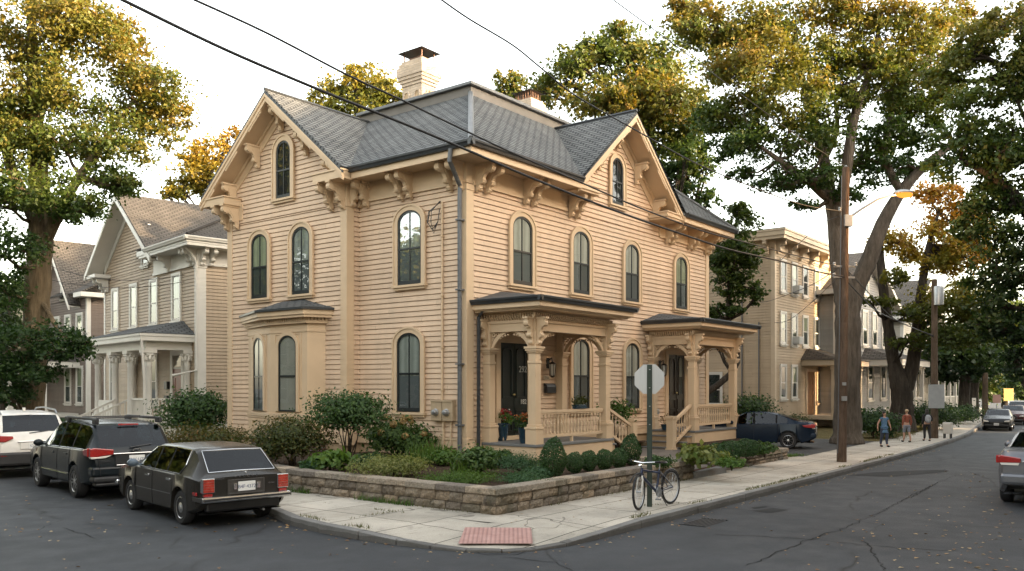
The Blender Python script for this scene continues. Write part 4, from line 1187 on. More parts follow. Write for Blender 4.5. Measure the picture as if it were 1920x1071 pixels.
def build_car(name, label, loc, heading, sc, C, group=None):
    """C: L, W, top/belt tables (x from rear -L/2 to front), wheels, glass ranges"""
    root = thing(name, label, C.get('cat', 'car'), loc, heading, group); root.scale = (sc, sc, sc)
    L, Wd = C['L'], C['W']; r = C['r']; ax = C['axles']
    xs = set()
    n = 46
    for i in range(n+1): xs.add(round(-L/2+L*i/n, 3))
    for a in ax:
        for k in range(-8, 9): xs.add(round(a+(r+.055)*math.sin(k/8*math.pi/2), 3))
    for g in C['side_glass']: xs.update(g)
    for g in C['screens']: xs.update(g)
    xs = sorted(x for x in xs if -L/2 <= x <= L/2)
    xx = [xs[0]]
    for x in xs[1:]:
        if x-xx[-1] > .012: xx.append(x)
        elif any(x in g for g in C['side_glass']+C['screens']): xx[-1] = x
    xs = xx
    rows = []
    for x in xs:
        zt = smooth_tab(C['top'], x, .035); zb = smooth_tab(C['belt'], x, .05); zb = min(zb, zt-.012)
        end = min(x+L/2, L/2-x)
        pl = 1-C.get('taper', .10)*max(0, 1-end/C.get('tlen', .7))**2          # plan taper at the ends
        hw = Wd/2*pl
        zlow = lerp_tab(C['low'], x)
        arch = 0
        for a in ax:
            d = abs(x-a); R = r+.055
            if d < R: arch = max(arch, r+math.sqrt(R*R-d*d))
        z0 = max(zlow, arch)
        zm = max(zlow+.30, arch+.02); zm = max(zm, (zb+zlow)*.5)
        zm = min(zm, zb-.05)
        gh_ = max(0, zt-zb)
        tum = C.get('tumble', .28)
        hr = hw*.97-min(.06, gh_*.5)-gh_*tum
        flare = .012 if arch else 0
        crown = C.get('crown', .045)*min(1, hr/(.6))
        pts = [(hw*.90, z0), (hw*.985+flare, z0+.02 if arch else z0+.05), (hw+flare, zm), (hw*.985, zb-.03), (hw*.955, zb), (hr, zt-.035-crown*.5 if gh_ > .1 else zt-.008), (hr-.07, zt-crown*.35 if gh_ > .1 else zt-.003), (0, zt+(0 if gh_ > .1 else .012))]
        rows.append(pts)
    body = MB(); gl = {}; pillars = MB()
    ns = len(xs); npt = 8
    def V(i, k, s): y, z = rows[i][k]; return (xs[i], s*y, z)
    vid = {}
    def add_quad(target, q, off=0):
        target.add(q, [(0,1,2,3)])
    for s in (1, -1):
        for i in range(ns-1):
            xm = (xs[i]+xs[i+1])/2
            for k in range(npt-1):
                q = [V(i,k,s), V(i+1,k,s), V(i+1,k+1,s), V(i,k+1,s)]
                tgt = body
                if k == 4 and min(g[0] for g in C['side_glass']) < xm < max(g[1] for g in C['side_glass']): tgt = pillars
                if k == 4:
                    for gi, g in enumerate(C['side_glass']):
                        if g[0] < xm < g[1] and rows[i][5][1]-rows[i][4][1] > .03: tgt = gl.setdefault(('side_window', s, gi), MB())
                if k == 6:
                    for gi, g in enumerate(C['screens']):
                        if g[0] < xm < g[1]: tgt = gl.setdefault(('rear_window' if gi == 0 else 'windscreen', 0, gi), MB())
                add_quad(tgt, q)
    for i in (0, ns-1):
        pts = [V(i,k,1) for k in range(npt)] + [V(i,k,-1) for k in range(npt-2, -1, -1)]
        body.add(pts, [tuple(range(len(pts)))])
    # floor
    body.add([(-L/2+.05, -Wd*.42, .25), (L/2-.05, -Wd*.42, .25), (L/2-.05, Wd*.42, .25), (-L/2+.05, Wd*.42, .25)], [(0,1,2,3)])
    me = body.mesh('body', C['paint'])
    b = bmesh.new(); b.from_mesh(me); bmesh.ops.remove_doubles(b, verts=b.verts, dist=.0015); bmesh.ops.recalc_face_normals(b, faces=b.faces); b.to_mesh(me); b.free()
    bo = link('body', me, root, auto=32)
    for (nm, s, gi), mb in gl.items():
        me = mb.mesh(nm, CARGLASS); b = bmesh.new(); b.from_mesh(me); bmesh.ops.remove_doubles(b, verts=b.verts, dist=.0015); bmesh.ops.recalc_face_normals(b, faces=b.faces); b.to_mesh(me); b.free()
        link(nm, me, root, auto=40)
    if pillars.v: pillars.build('roof_pillar', PILLAR, root)
    # cabin: dash and seats seen through the glass
    m = MB(); zs_ = lerp_tab(C['belt'], 0)
    m.box(-L*.40, L*.24, -Wd*.42, Wd*.42, .3, zs_-.10)
    for x in C.get('seats', (-.9, .15)):
        for y in (-.36, .36):
            m.box(x-.10, x+.04, y-.24, y+.24, zs_-.1, zs_+.17); m.box(x-.06, x+.02, y-.12, y+.12, zs_+.17, zs_+.33)
    m.build('interior', INTER, root, bevel=.03)
    tm, rm, hm = wheel_meshes(r, C.get('tw', .19), C.get('rim', 'five'))
    for a in ax:
        for s in (1, -1):
            wo = link('wheel', tm, root, (a, s*(Wd/2-.105), r), auto=40)
            if s < 0: wo.rotation_euler = (0, 0, math.pi)
            link('rim', rm, wo, auto=35); link('rim_holes', hm, wo)
        # dark wheel housing behind the tyre
    m = MB()
    for a in ax: m.box(a-r*.9, a+r*.9, -Wd/2+.25, Wd/2-.25, .16, r*1.7)
    m.build('underside', BLACK, root)
    # door seams
    m = MB()
    for x in C['seams']:
        i = min(range(ns), key=lambda j: abs(xs[j]-x))
        for s in (1, -1):
            m.tube([(x, s*(rows[i][k][0]+.0005), rows[i][k][1]) for k in (1, 2, 3, 4)], .006, 5)
    m.build('door_seam', BLACK, root)
    m = MB()
    for x in C['handles']:
        for s in (1, -1):
            z = lerp_tab(C['belt'], x)-.13
            m.box(x-.09, x+.09, s*Wd/2*.985-.018, s*Wd/2*.985+.022, z-.018, z+.022)
    m.build('door_handle', CHROME if C.get('chrome') else C['paint'], root, bevel=.01)
    # mirrors
    for s in (1, -1):
        x = C['mirror']; z = lerp_tab(C['belt'], x)+.06
        m = MB().sphere((x, s*(Wd/2+.10), z), (.075, .105, .075), 10, 7).box(x-.02, x+.03, min(s*Wd*.46, s*(Wd/2+.08)), max(s*Wd*.46, s*(Wd/2+.08)), z-.05, z-.02)
        m.build('door_mirror', C.get('mirror_mat', C['paint']), root, auto=40)
    return root, dict(xs=xs, rows=rows)
def row_at(info, x):
    i = min(range(len(info['xs'])), key=lambda j: abs(info['xs'][j]-x)); return info['xs'][i], info['rows'][i]
def plate(root, x, z, txt, yc=0, rear=True, w=.31):
    s = -1 if rear else 1
    p = MB().box(x+(-.012 if rear else 0), x+(0 if rear else .012), yc-w/2, yc+w/2, z-.08, z+.08).build('number_plate', PLATE, root, bevel=.006)
    lettering('plate_text', txt, .085, PLATEINK, p, Matrix.Translation((x+s*.013, yc, z-.008)) @ Matrix.Rotation(-math.pi/2 if rear else math.pi/2, 4, 'Z') @ Matrix.Rotation(math.pi/2, 4, 'X'), .001)
    return p
def uvdir(du, dv):     # heading angle of a uv direction
    return math.atan2(du*UY+dv*UX, du*UX-dv*UY)
def car_origin(rear_left, axle, half_w, head, sc):
    """origin so that the rear-left tyre stands at the surveyed point"""
    c, s = math.cos(head), math.sin(head); x, y = axle*sc, half_w*sc
    return (rear_left[0]-(c*x-s*y), rear_left[1]-(s*x+c*y), 0.0)

# --- old brown hatchback
BROWN = car_paint('brown_car_paint', (.022,.020,.017), .0, .22)
C1 = dict(L=4.12, W=1.62, r=.292, tw=.17, axles=(-1.20, 1.20), rim='steel', paint=BROWN, chrome=True, mirror=.72, mirror_mat=car_paint('blue_grey_mirror', (.10,.13,.16)),
 top=[(-2.06,.84),(-2.0,.87),(-1.94,.90),(-1.50,1.265),(-1.36,1.31),(-.5,1.335),(.1,1.325),(.28,1.30),(.95,.945),(1.05,.92),(1.95,.80),(2.06,.62)],
 belt=[(-2.06,.80),(-1.6,.86),(.9,.885),(2.06,.76)], low=[(-2.06,.42),(-1.9,.30),(-1.5,.20),(1.6,.20),(2.06,.36)],
 side_glass=[(-1.22,-.60),(-.55,-.02),(.03,.70)], screens=[(-1.91,-1.50),(.28,.92)], seams=(-.98, .04, .88), handles=(-.72, .28), seats=(-.55, .25), taper=.10, tlen=.5, tumble=.30, crown=.03)
h1 = uvdir(.34, 2.08)
o1 = car_origin(W(-7.86, -.99), -1.20, .70, h1, .89)
c1, i1 = build_car('hatchback', 'old dark brown hatchback with chrome rear bumper parked nearest at the kerb', o1, h1, .89, C1)
xr = -2.06
m = MB().box(xr-.085, xr+.10, -.80, .80, .44, .54); bp = m.build('rear_bumper', CHROME, c1, bevel=.03)
MB().box(xr-.095, xr-.06, -.78, .78, .475, .512).box(xr-.07, xr+.30, .785, .812, .455, .53).box(xr-.07, xr+.30, -.812, -.785, .455, .53).build('bumper_strip', PLASTIC, bp, bevel=.01)
MB().box(xr+.06, xr+.2, -.66, .66, .27, .44).build('rear_valance', BLACK, c1, bevel=.03)
MB().box(2.0, 2.13, -.78, .78, .42, .52).build('front_bumper', CHROME, c1, bevel=.03)
for s in (1, -1):
    m = MB().box(xr-.035, xr+.05, min(s*.56, s*.775), max(s*.56, s*.775), .60, .84); fr = m.build('tail_lamp', CHROME, c1, bevel=.012)
    m = MB()
    for k in range(5): m.box(xr-.046, xr-.03, min(s*.578, s*.757), max(s*.578, s*.757), .615+k*.043, .615+k*.043+.039)
    m.build('lamp_lens', pmat('amber_red_lamp', (.34,.035,.02), .15, .3, 15, Coat_Weight=.7), fr)
    MB().box(xr-.03, xr+.04, min(s*.60, s*.74), max(s*.60, s*.74), .545, .59).build('reflector', LAMP, c1, bevel=.006)
    MB().box(xr+.12, xr+.26, min(s*.795, s*.822), max(s*.795, s*.822), .555, .61).build('side_marker', LAMP, c1, bevel=.005)
m = MB().ring([(-.33,.555), (-.33,.80), (.33,.80), (.33,.555)], [(-.30,.58), (-.30,.775), (.30,.775), (.30,.58)], 'x', xr-.022, xr+.02); m.box(xr-.012, xr, -.30, .30, .58, .775, 0)
m.build('plate_recess', pmat('brown_trim', (.05,.045,.04), .4, .1), c1, bevel=.006)
for y in (.21, -.21): MB().box(xr-.05, xr, y-.03, y+.03, .63, .735).build('plate_lamp', CHROME, c1, bevel=.008)
plate(c1, xr-.022, .68, 'B4F·4372')
MX = lambda y, z, x=xr-.012: Matrix.Translation((x, y, z)) @ Matrix.Rotation(-math.pi/2, 4, 'Z') @ Matrix.Rotation(math.pi/2, 4, 'X')
for k, ch in enumerate('ACCORD'): lettering('badge_letter', ch, .05, CHROME, c1, MX(.19-.076*k, .846, xr-.004), .004)
lettering('badge', 'HONDA', .045, CHROME, c1, MX(.47, .825, xr-.004), .003); lettering('badge', 'HONDA', .03, CHROME, c1, MX(-.46, .70, xr-.01), .003)
MB().sphere((xr+.02, 0, .905), .018, 8, 6).build('boot_lock', CHROME, c1)
# bright window trims
def screen_trim(root, info, x0, x1, inset=.0, r_=.012, mat=CHROME):
    _, a = row_at(info, x0); _, b = row_at(info, x1)
    pts = [(x0, a[6][0], a[6][1]+.004), (x1, b[6][0], b[6][1]+.004)]
    mid = lambda p, q: None
    loop = [(x0, a[6][0], a[6][1]+.006), (x1, b[6][0], b[6][1]+.006), (x1, 0, b[7][1]+.006), (x1, -b[6][0], b[6][1]+.006), (x0, -a[6][0], a[6][1]+.006), (x0, 0, a[7][1]+.006), (x0, a[6][0], a[6][1]+.006)]
    MB().tube(loop, r_, 6).build('window_trim', mat, root)
screen_trim(c1, i1, -1.91, -1.50)
m = MB()
for s in (1, -1):
    pts = []
    for x in (.78, .55, .28, 0, -.3, -.6, -.9, -1.24): 
        x_, rr = row_at(i1, x); pts.append((x_, s*(rr[5][0]+.006), rr[5][1]+.002))
    x_, rr = row_at(i1, -1.24); pts += [(x_-.02, s*(rr[4][0]*.6+rr[5][0]*.4+.006), rr[4][1]*.6+rr[5][1]*.4)]
    for x in (-1.18, -.5, .1, .7): x_, rr = row_at(i1, x); pts.append((x_, s*(rr[4][0]+.006), rr[4][1]+.004))
    m.tube(pts, .009, 5)
    m.tube([(x, s*.803, .50) for x in (-.85, 0, .85)], .008, 5)
m.build('side_trim', CHROME, c1)
MB().tube([(-2.0, -.35, .24), (-1.6, -.35, .26)], .022, 8).build('exhaust', STEEL, c1)
m = MB().sphere((.50, .58, .92), (.05,.06,.05), 8, 6); m.build('steering_wheel_cover', OFFWHITE, c1)

# --- dark wagon with roof rails
TEAL = car_paint('graphite_car_paint', (.012,.016,.019), .0, .22)
C2 = dict(L=4.78, W=1.80, r=.345, tw=.22, axles=(-1.37, 1.37), rim='five', paint=TEAL, mirror=.86,
 top=[(-2.39,.72),(-2.36,.95),(-2.28,1.06),(-1.88,1.50),(-1.72,1.545),(-.6,1.585),(.1,1.57),(.35,1.53),(1.22,1.06),(1.35,1.03),(2.2,.88),(2.39,.62)],
 belt=[(-2.39,.70),(-2.3,1.0),(-1.8,1.03),(1.1,.98),(2.39,.78)], low=[(-2.39,.52),(-2.2,.36),(-1.8,.28),(1.8,.26),(2.39,.36)],
 side_glass=[(-1.95,-1.16),(-1.08,-.22),(-.14,.90)], screens=[(-2.27,-1.86),(.38,1.20)], seams=(-1.06, -.16, 1.02), handles=(-.75, .2), seats=(-.95, .15), taper=.13, tlen=.6, tumble=.26)
h2 = uvdir(.40, 2.48)
o2 = car_origin(W(-7.35, 3.48), -1.37, .80, h2, .915)
c2, i2 = build_car('estate_car', 'dark graphite estate car with black roof rails parked between the two other cars', o2, h2, .915, C2)
xr = -2.39
for s in (1, -1):
    m = MB().box(-2.0, -.0, min(s*.60, s*.66), max(s*.60, s*.66), 1.60, 1.655).box(-2.0, -1.76, min(s*.595, s*.67), max(s*.595, s*.67), 1.53, 1.64).box(-.2, .10, min(s*.595, s*.67), max(s*.595, s*.67), 1.55, 1.64)
    m.build('roof_rail', PLASTIC, c2, bevel=.02)
    m = MB().prism([(s*.46,.93), (s*.44,1.03), (s*.80,1.075), (s*.895,1.06), (s*.895,.90), (s*.74,.895)], 'x', xr-.025, xr+.12); tl = m.build('tail_lamp', LAMP, c2, bevel=.015)
    MB().prism([(s*.893,.90), (s*.74,.895), (s*.46,.925), (s*.60,.865), (s*.87,.855)], 'x', xr-.018, xr+.1).build('lamp_lens', LAMPW, tl, bevel=.01)
    MB().prism([(xr+.10,1.07), (xr+.42,1.02), (xr+.36,.92), (xr+.10,.90)], 'y', min(s*.845,s*.915), max(s*.845,s*.915)).build('side_lamp', LAMP, tl, bevel=.012)
    MB().box(xr-.01, xr+.06, min(s*.74, s*.82), max(s*.74, s*.82), .52, .66).build('reflector', LAMP, c2, bevel=.01)
MB().tube([(-.9, -.60, 1.65), (-.9, .60, 1.65)], .014, 6).tube([(-1.8, -.60, 1.65), (-1.8, .60, 1.65)], .014, 6).build('cross_bar', PLASTIC, c2)
MB().box(xr-.06, xr+.30, -.84, .84, .38, .50).box(xr-.03, xr+.2, -.80, .80, .30, .38).build('rear_bumper', PLASTIC, c2, bevel=.04)
MB().box(xr-.035, xr+.28, -.86, .86, .50, .70).build('bumper_cover', TEAL, c2, bevel=.05)
MB().box(xr-.03, xr+.06, -.42, .42, .72, .93).build('plate_recess', PLASTIC, c2, bevel=.02)
MB().box(xr-.045, xr+.06, -.46, .46, .925, .955).box(xr-.045, xr+.0, -.40, .40, .705, .725).build('tailgate_trim', CHROME, c2, bevel=.008)
plate(c2, xr-.035, .82, 'PVX·U72')
o = [(.085*math.cos(k*math.pi/9), 1.0+.04*math.sin(k*math.pi/9)) for k in range(18)]; i_ = [(.065*math.cos(k*math.pi/9), 1.0+.027*math.sin(k*math.pi/9)) for k in range(18)]
MB().ring(o, i_, 'x', xr-.045, xr+.05).build('emblem', CHROME, c2)
lettering('badge', 'SUBARU', .05, CHROME, c2, MX(.60, .80, xr-.006), .003); lettering('badge', 'OUTBACK', .04, CHROME, c2, MX(-.60, .86, xr-.006), .003)
m = MB()
for s in (1, -1): m.tube([(xr-.036, s*.70, .52), (xr-.036, s*.72, .70), (xr-.027, s*.74, .86)], .006, 5)
m.tube([(xr-.037, -.70, .70), (xr-.037, .70, .70)], .005, 5).build('tailgate_seam', BLACK, c2)
MB().box(-1.93, -1.90, -.2, .2, 1.495, 1.525).build('brake_lamp', LAMP, c2)
MB().tube([(-2.33, .1, 1.06), (-2.26, -.34, 1.10)], .014, 6).build('rear_wiper', BLACK, c2)
m = MB()
for s in (1, -1): 
    m.tube([(x, s*.915, .47) for x in (-.95, .95)], .014, 6)
    m.tube([(x_, s*(rr[4][0]+.005), rr[4][1]+.003) for x_, rr in (row_at(i2, q) for q in (-1.9, -1.2, -.2, .9))], .008, 5)
m.build('side_trim', CHROME, c2)

# --- white crossover
WHITEP = car_paint('white_car_paint', (.66,.64,.60), 0, .25)
C3 = dict(L=4.54, W=1.84, r=.35, tw=.22, axles=(-1.35, 1.35), rim='five', paint=WHITEP, mirror=.85,
 top=[(-2.27,.80),(-2.24,1.02),(-2.12,1.12),(-1.78,1.56),(-1.6,1.615),(-.5,1.665),(.2,1.645),(.45,1.59),(1.25,1.12),(1.4,1.08),(2.1,.95),(2.27,.70)],
 belt=[(-2.27,.78),(-2.15,1.08),(-1.7,1.12),(1.1,1.02),(2.27,.84)], low=[(-2.27,.45),(-2.1,.36),(-1.8,.28),(1.8,.26),(2.27,.36)],
 side_glass=[(-1.75,-1.08),(-1.0,-.15),(-.07,.95)], screens=[(-2.10,-1.76),(.48,1.24)], seams=(-1.0, -.1, 1.0), handles=(-.7, .25), seats=(-.9, .2), taper=.16, tlen=.7, tumble=.30)
h3 = uvdir(.38, 2.6)
o3 = car_origin(W(-6.88, 8.8), -1.35, .80, h3, .92)
c3, i3 = build_car('crossover', 'white crossover parked farthest along the left street', o3, h3, .92, C3)
xr = -2.27
for s in (1, -1):
    m = MB().prism([(s*.48,1.0), (s*.50,1.06), (s*.80,1.08), (s*.90,1.05), (s*.90,.93), (s*.66,.92)], 'x', xr-.02, xr+.15); tl = m.build('tail_lamp', LAMP, c3, bevel=.015)
    MB().prism([(xr+.10,1.07), (xr+.40,1.05), (xr+.20,.93)], 'y', min(s*.86,s*.925), max(s*.86,s*.925)).build('side_lamp', LAMP, tl, bevel=.012)
    MB().box(xr-.05, xr+.05, min(s*.62, s*.78), max(s*.62, s*.78), .56, .60).build('reflector', LAMP, c3, bevel=.01)
    MB().tube([(-1.75, s*.64, 1.585), (-1.6, s*.645, 1.68), (-.5, s*.66, 1.73), (.1, s*.655, 1.70), (.25, s*.65, 1.63)], .022, 6).build('roof_rail', STEEL, c3)
MB().box(xr-.05, xr+.30, -.85, .85, .34, .66).build('rear_bumper', PLASTIC, c3, bevel=.05)
MB().box(xr-.03, xr+.03, -.34, .34, .72, .90).build('plate_recess', WHITEP, c3, bevel=.02)
MB().box(xr-.04, xr, -.40, .40, .90, .925).build('tailgate_trim', CHROME, c3, bevel=.006)
plate(c3, xr-.032, .81, '52·KV1')
lettering('badge', 'CX-5', .06, CHROME, c3, MX(-.55, .93, xr-.01), .003)
MB().box(-1.3, -1.22, -.03, .03, 1.64, 1.74).build('roof_aerial', WHITEP, c3, bevel=.01)
MB().tube([(-2.16, .1, 1.12), (-2.10, -.34, 1.16)], .014, 6).build('rear_wiper', BLACK, c3)

# --- blue saloon on the driveway
def sedan(paint, **k):
    d = dict(L=4.62, W=1.78, r=.325, tw=.21, axles=(-1.33, 1.35), rim='nine', paint=paint, mirror=.80,
     top=[(-2.31,.85),(-2.27,1.0),(-2.1,1.05),(-1.75,1.07),(-.95,1.36),(-.55,1.435),(-.1,1.455),(.3,1.42),(1.1,1.02),(1.25,.98),(2.1,.82),(2.31,.58)],
     belt=[(-2.31,.83),(-2.1,1.0),(-1.5,1.0),(1.0,.94),(2.31,.74)], low=[(-2.31,.42),(-2.1,.30),(-1.8,.22),(1.8,.20),(2.31,.30)],
     side_glass=[(-1.30,-.92),(-.86,-.08),(.0,.88)], screens=[(-1.70,-.92),(.36,1.08)], seams=(-.95, -.04, .95), handles=(-.62, .25), seats=(-.75, .25), taper=.16, tlen=.7, tumble=.30)
    d.update(k); return d
def sedan_rear(root, chrome=True, txt='3BX 72'):
    xr = -2.31
    for s in (1, -1):
        m = MB().prism([(s*.46,.84), (s*.46,.93), (s*.80,.975), (s*.83,.94), (s*.80,.83)], 'x', xr-.02, xr+.15); tl = m.build('tail_lamp', LAMP, root, bevel=.015)
        MB().prism([(xr+.05,.97), (xr+.46,.93), (xr+.40,.86), (xr+.05,.82)], 'y', min(s*.775,s*.875), max(s*.775,s*.875)).build('side_lamp', LAMP, tl, bevel=.012)
        MB().prism([(s*.5,.79), (s*.78,.79), (s*.80,.83), (s*.48,.84)], 'x', xr-.012, xr+.1).build('lamp_lens', LAMPW, tl, bevel=.006)
    MB().box(xr-.03, xr+.03, -.44, .44, .85, .88).build('boot_trim', CHROME, root, bevel=.006)
    MB().box(xr-.05, xr+.30, -.80, .80, .42, .64).build('rear_bumper', root.children[0].data.materials[0], root, bevel=.06)
    plate(root, xr-.03, .74, txt)
BLUEP = car_paint('blue_car_paint', (.007,.015,.03), .2, .2)
h4 = math.atan2(.985, -.17)
h4 = uvdir(-.30, 1.0)
b4 = at(1478, 842, .13)
o4 = (b4.x, b4.y)
hd = uvdir(.18, 1.0) 
c4, i4 = build_car('saloon_car', 'dark blue saloon parked on the driveway with its rear towards the street', (0,0,.13), h4, .81, sedan(BLUEP), None)
sedan_rear(c4, txt='7LS 410')
q = car_origin(b4, -1.33, .78, h4, .81); c4.location = (q[0], q[1], .134)
# --- silver saloon at the right edge
SILV = car_paint('silver_car_paint', (.15,.155,.17), .5, .22)
h5 = uvdir(1.0, .03); b5 = at(1890, 940, 0)
c5, i5 = build_car('saloon_car', 'silver saloon at the right edge of the street seen from behind', (0,0,0), h5, .93, sedan(SILV, rim='five'))
sedan_rear(c5, txt='4KD 118'); c5.location = car_origin(b5, -1.33, .78, h5, .93)
# --- far traffic facing us
def sedan_front(root):
    xf = 2.31
    for s in (1, -1):
        m = MB().prism([(s*.45,.62), (s*.50,.70), (s*.80,.76), (s*.76,.62)], 'x', xf-.25, xf+.0); m.build('headlight', LAMPW, root, bevel=.015)
    MB().box(xf-.05, xf+.02, -.36, .36, .50, .64).build('grille', PLASTIC, root, bevel=.015)
    MB().box(xf-.2, xf+.04, -.70, .70, .30, .46).build('front_bumper', PLASTIC, root, bevel=.05)
    plate(root, xf+.03, .46, '8TR 22', rear=False)
BLK = car_paint('black_car_paint', (.012,.013,.014), .2, .2)
RED = car_paint('maroon_car_paint', (.05,.016,.014), .3, .22)
for (nm, px, py, paint, lab, s) in (('saloon_car', 1869, 808, BLK, 'black saloon coming along the far street, in front of the other two', .70), ('saloon_car', 1898, 797, RED, 'dark maroon saloon on the far street just behind the black one', .74), ('saloon_car', 1908, 785, WHITEP, 'white saloon farthest away along the right street', .80)):
    p = at(px, py, 0); h = uvdir(-1, -.10)
    c, _ = build_car(nm, lab, (0,0,0), h, s, sedan(paint, rim='five'), None); sedan_front(c)
    f = Vector((math.cos(h), math.sin(h), 0)); c.location = (p.x-f.x*1.9*s, p.y-f.y*1.9*s, 0)
# ------------------------------------------------------------------ foliage
def leaf_mesh(name, P, Nrm, size, val, mat, aspect=.62):
    """one small folded four-cornered leaf per point"""
    n = len(P)
    if n == 0: P = np.zeros((1,3)); Nrm = np.ones((1,3)); size = np.ones(1)*.01; val = np.zeros(1); n = 1
    Nrm = Nrm/np.maximum(np.linalg.norm(Nrm, axis=1, keepdims=True), 1e-6)
    R = RNG.normal(size=(n,3)); T = np.cross(Nrm, R); T /= np.maximum(np.linalg.norm(T, axis=1, keepdims=True), 1e-6)
    B = np.cross(Nrm, T); s = size[:,None]
    V = np.empty((n,4,3)); 
    V[:,0] = P - T*s*.5; V[:,1] = P + B*s*.5*aspect + Nrm*s*.10; V[:,2] = P + T*s*.5; V[:,3] = P - B*s*.5*aspect + Nrm*s*.10
    me = bpy.data.meshes.new(name)
    me.vertices.add(n*4); me.vertices.foreach_set('co', V.reshape(-1).astype(np.float32))
    me.loops.add(n*4); me.loops.foreach_set('vertex_index', np.arange(n*4, dtype=np.int32))
    me.polygons.add(n); me.polygons.foreach_set('loop_start', np.arange(0, n*4, 4, dtype=np.int32)); me.polygons.foreach_set('loop_total', np.full(n, 4, dtype=np.int32))
    a = me.attributes.new('leaf', 'FLOAT', 'FACE'); a.data.foreach_set('value', np.clip(val, 0, 1).astype(np.float32))
    me.materials.append(mat); me.update(calc_edges=True); return me
def blob_points(c, r, n, tufts=26, tuft_r=.30, flat=.6):
    """n leaf points gathered in tufts near the outside of an ellipsoid: leaves the crown ragged and open"""
    c = np.array(c, float); r = np.array(r, float)
    d = RNG.normal(size=(tufts,3)); d /= np.linalg.norm(d, axis=1, keepdims=True)
    rad = RNG.uniform(.35, 1.04, (tufts,1))**.6
    T = d*rad*r
    w = RNG.uniform(.4, 1.4, tufts); idx = RNG.choice(tufts, n, p=w/w.sum())
    tr = tuft_r*np.mean(r)*RNG.uniform(.6, 1.35, tufts)
    off = RNG.normal(size=(n,3))*tr[idx][:,None]*np.array([1,1,flat])
    P = c + T[idx] + off
    N = d[idx]*.5 + RNG.normal(size=(n,3))*.75 + np.array([0,0,.55])
    v = RNG.uniform(-.16, .16, tufts)[idx]
    return P, N, v, c + T
TREE_G = leaf_mat('maple_leaves', [(.017,.042,.008), (.035,.068,.011), (.066,.092,.014), (.135,.118,.017), (.20,.105,.014)], .38)
TREE_Y = leaf_mat('turning_leaves', [(.045,.065,.010), (.09,.10,.014), (.17,.145,.018), (.26,.175,.018), (.27,.12,.012)], .42)
TREE_D = leaf_mat('dark_leaves', [(.012,.028,.008), (.023,.046,.010), (.04,.07,.013), (.07,.095,.016), (.13,.11,.017)], .36)
BARK = bark_mat('grey_bark', (.055,.046,.036), (.15,.125,.10)); BARK_D = bark_mat('dark_bark', (.03,.025,.02), (.085,.07,.055)); BARK_B = bark_mat('brown_bark', (.075,.055,.032), (.17,.13,.08), 7)
def tree(name, label, base, trunk, limbs, clumps, mat, bark, dens=1.0, leaf=.20, hue=.4, huez=.25, group=None, twig=True, fill=True):
    """trunk / limbs: lists of (point list, radius list) in world space; clumps: (centre, radii, hue shift)"""
    root = thing(name, label, 'tree', base, 0, group); b = Vector(base)
    m = MB()
    for pts, rad in [trunk]+limbs:
        P = [Vector(p)-b for p in pts]; Q = []; R_ = []
        for i in range(len(P)-1):             # smooth and roughen the limb
            p0 = P[max(i-1,0)]; p1 = P[i]; p2 = P[i+1]; p3 = P[min(i+2,len(P)-1)]
            for k in range(5):
                t = k/5
                q = .5*((2*p1)+(p2-p0)*t+(2*p0-5*p1+4*p2-p3)*t*t+(3*p1-p0-3*p2+p3)*t**3)
                Q.append(q); R_.append((rad[i]+(rad[i+1]-rad[i])*t)*random.uniform(.94, 1.06))
        Q.append(P[-1]); R_.append(rad[-1])
        m.tube(Q, R_, 20 if rad[0] > .3 else 12 if rad[0] > .15 else 6, ridge=.11 if rad[0] > .15 else 0)
    ends = []
    for pts, rad in [trunk]+limbs: ends += [(Vector(p)-b, r) for p, r in zip(pts, rad)]
    Ps, Ns, Vs, Ss = [], [], [], []
    if fill:
        rr_ = random.Random(int(base[0]*100)); extra = []
        for (c, r, h) in clumps:
            a, e = rr_.uniform(0, 6.28), rr_.uniform(-.7, .7)
            extra.append(((c[0]+r[0]*.95*math.cos(a), c[1]+r[1]*.95*math.sin(a), c[2]+r[2]*.9*e), (r[0]*.6, r[1]*.6, r[2]*.6), h+rr_.uniform(-.08,.08)))
        clumps = list(clumps)+extra
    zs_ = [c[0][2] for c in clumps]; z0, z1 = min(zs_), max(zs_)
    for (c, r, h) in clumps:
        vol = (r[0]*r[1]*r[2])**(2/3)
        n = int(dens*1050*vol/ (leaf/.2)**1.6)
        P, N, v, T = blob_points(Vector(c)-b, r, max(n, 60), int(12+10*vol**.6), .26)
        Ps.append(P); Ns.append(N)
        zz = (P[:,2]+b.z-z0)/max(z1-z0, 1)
        Vs.append(hue + h + v + huez*(zz-.5) + RNG.normal(size=len(P))*.055)  # golden tops: autumn colour plus sunlight put into the leaf colour
        Ss.append(RNG.uniform(.6, 1.3, len(P))*leaf)
        cc = Vector(c)-b                       # branch from the nearest limb joint, then twigs to the tufts
        low = [e for e in ends if e[0].z < cc.z+.6] or ends
        e, er = min(low, key=lambda q: (q[0]-cc).length + (0 if q[1] > .03 else 2))
        mid = e.lerp(cc, .5) + Vector((0,0,-.12*(cc-e).length)); r0 = min(er*.6, .09)
        m.tube([e, e.lerp(mid, .6), mid, mid.lerp(cc, .6), cc], [r0, r0*.8, r0*.65, r0*.45, r0*.25], 5)
        if twig:
            for q in T[::2]:
                q = Vector(q); k = cc.lerp(q, .5)+Vector((0,0,random.uniform(-.1,.1)))
                m.tube([mid.lerp(cc, random.uniform(.3, 1)), k, q], [r0*.35, r0*.22, .006], 3, caps=False)
    m.build('trunk', bark, root, smooth=True, recalc=False)
    me = leaf_mesh('crown', np.concatenate(Ps), np.concatenate(Ns), np.concatenate(Ss), np.concatenate(Vs), mat)
    link('crown', me, root)
    return root
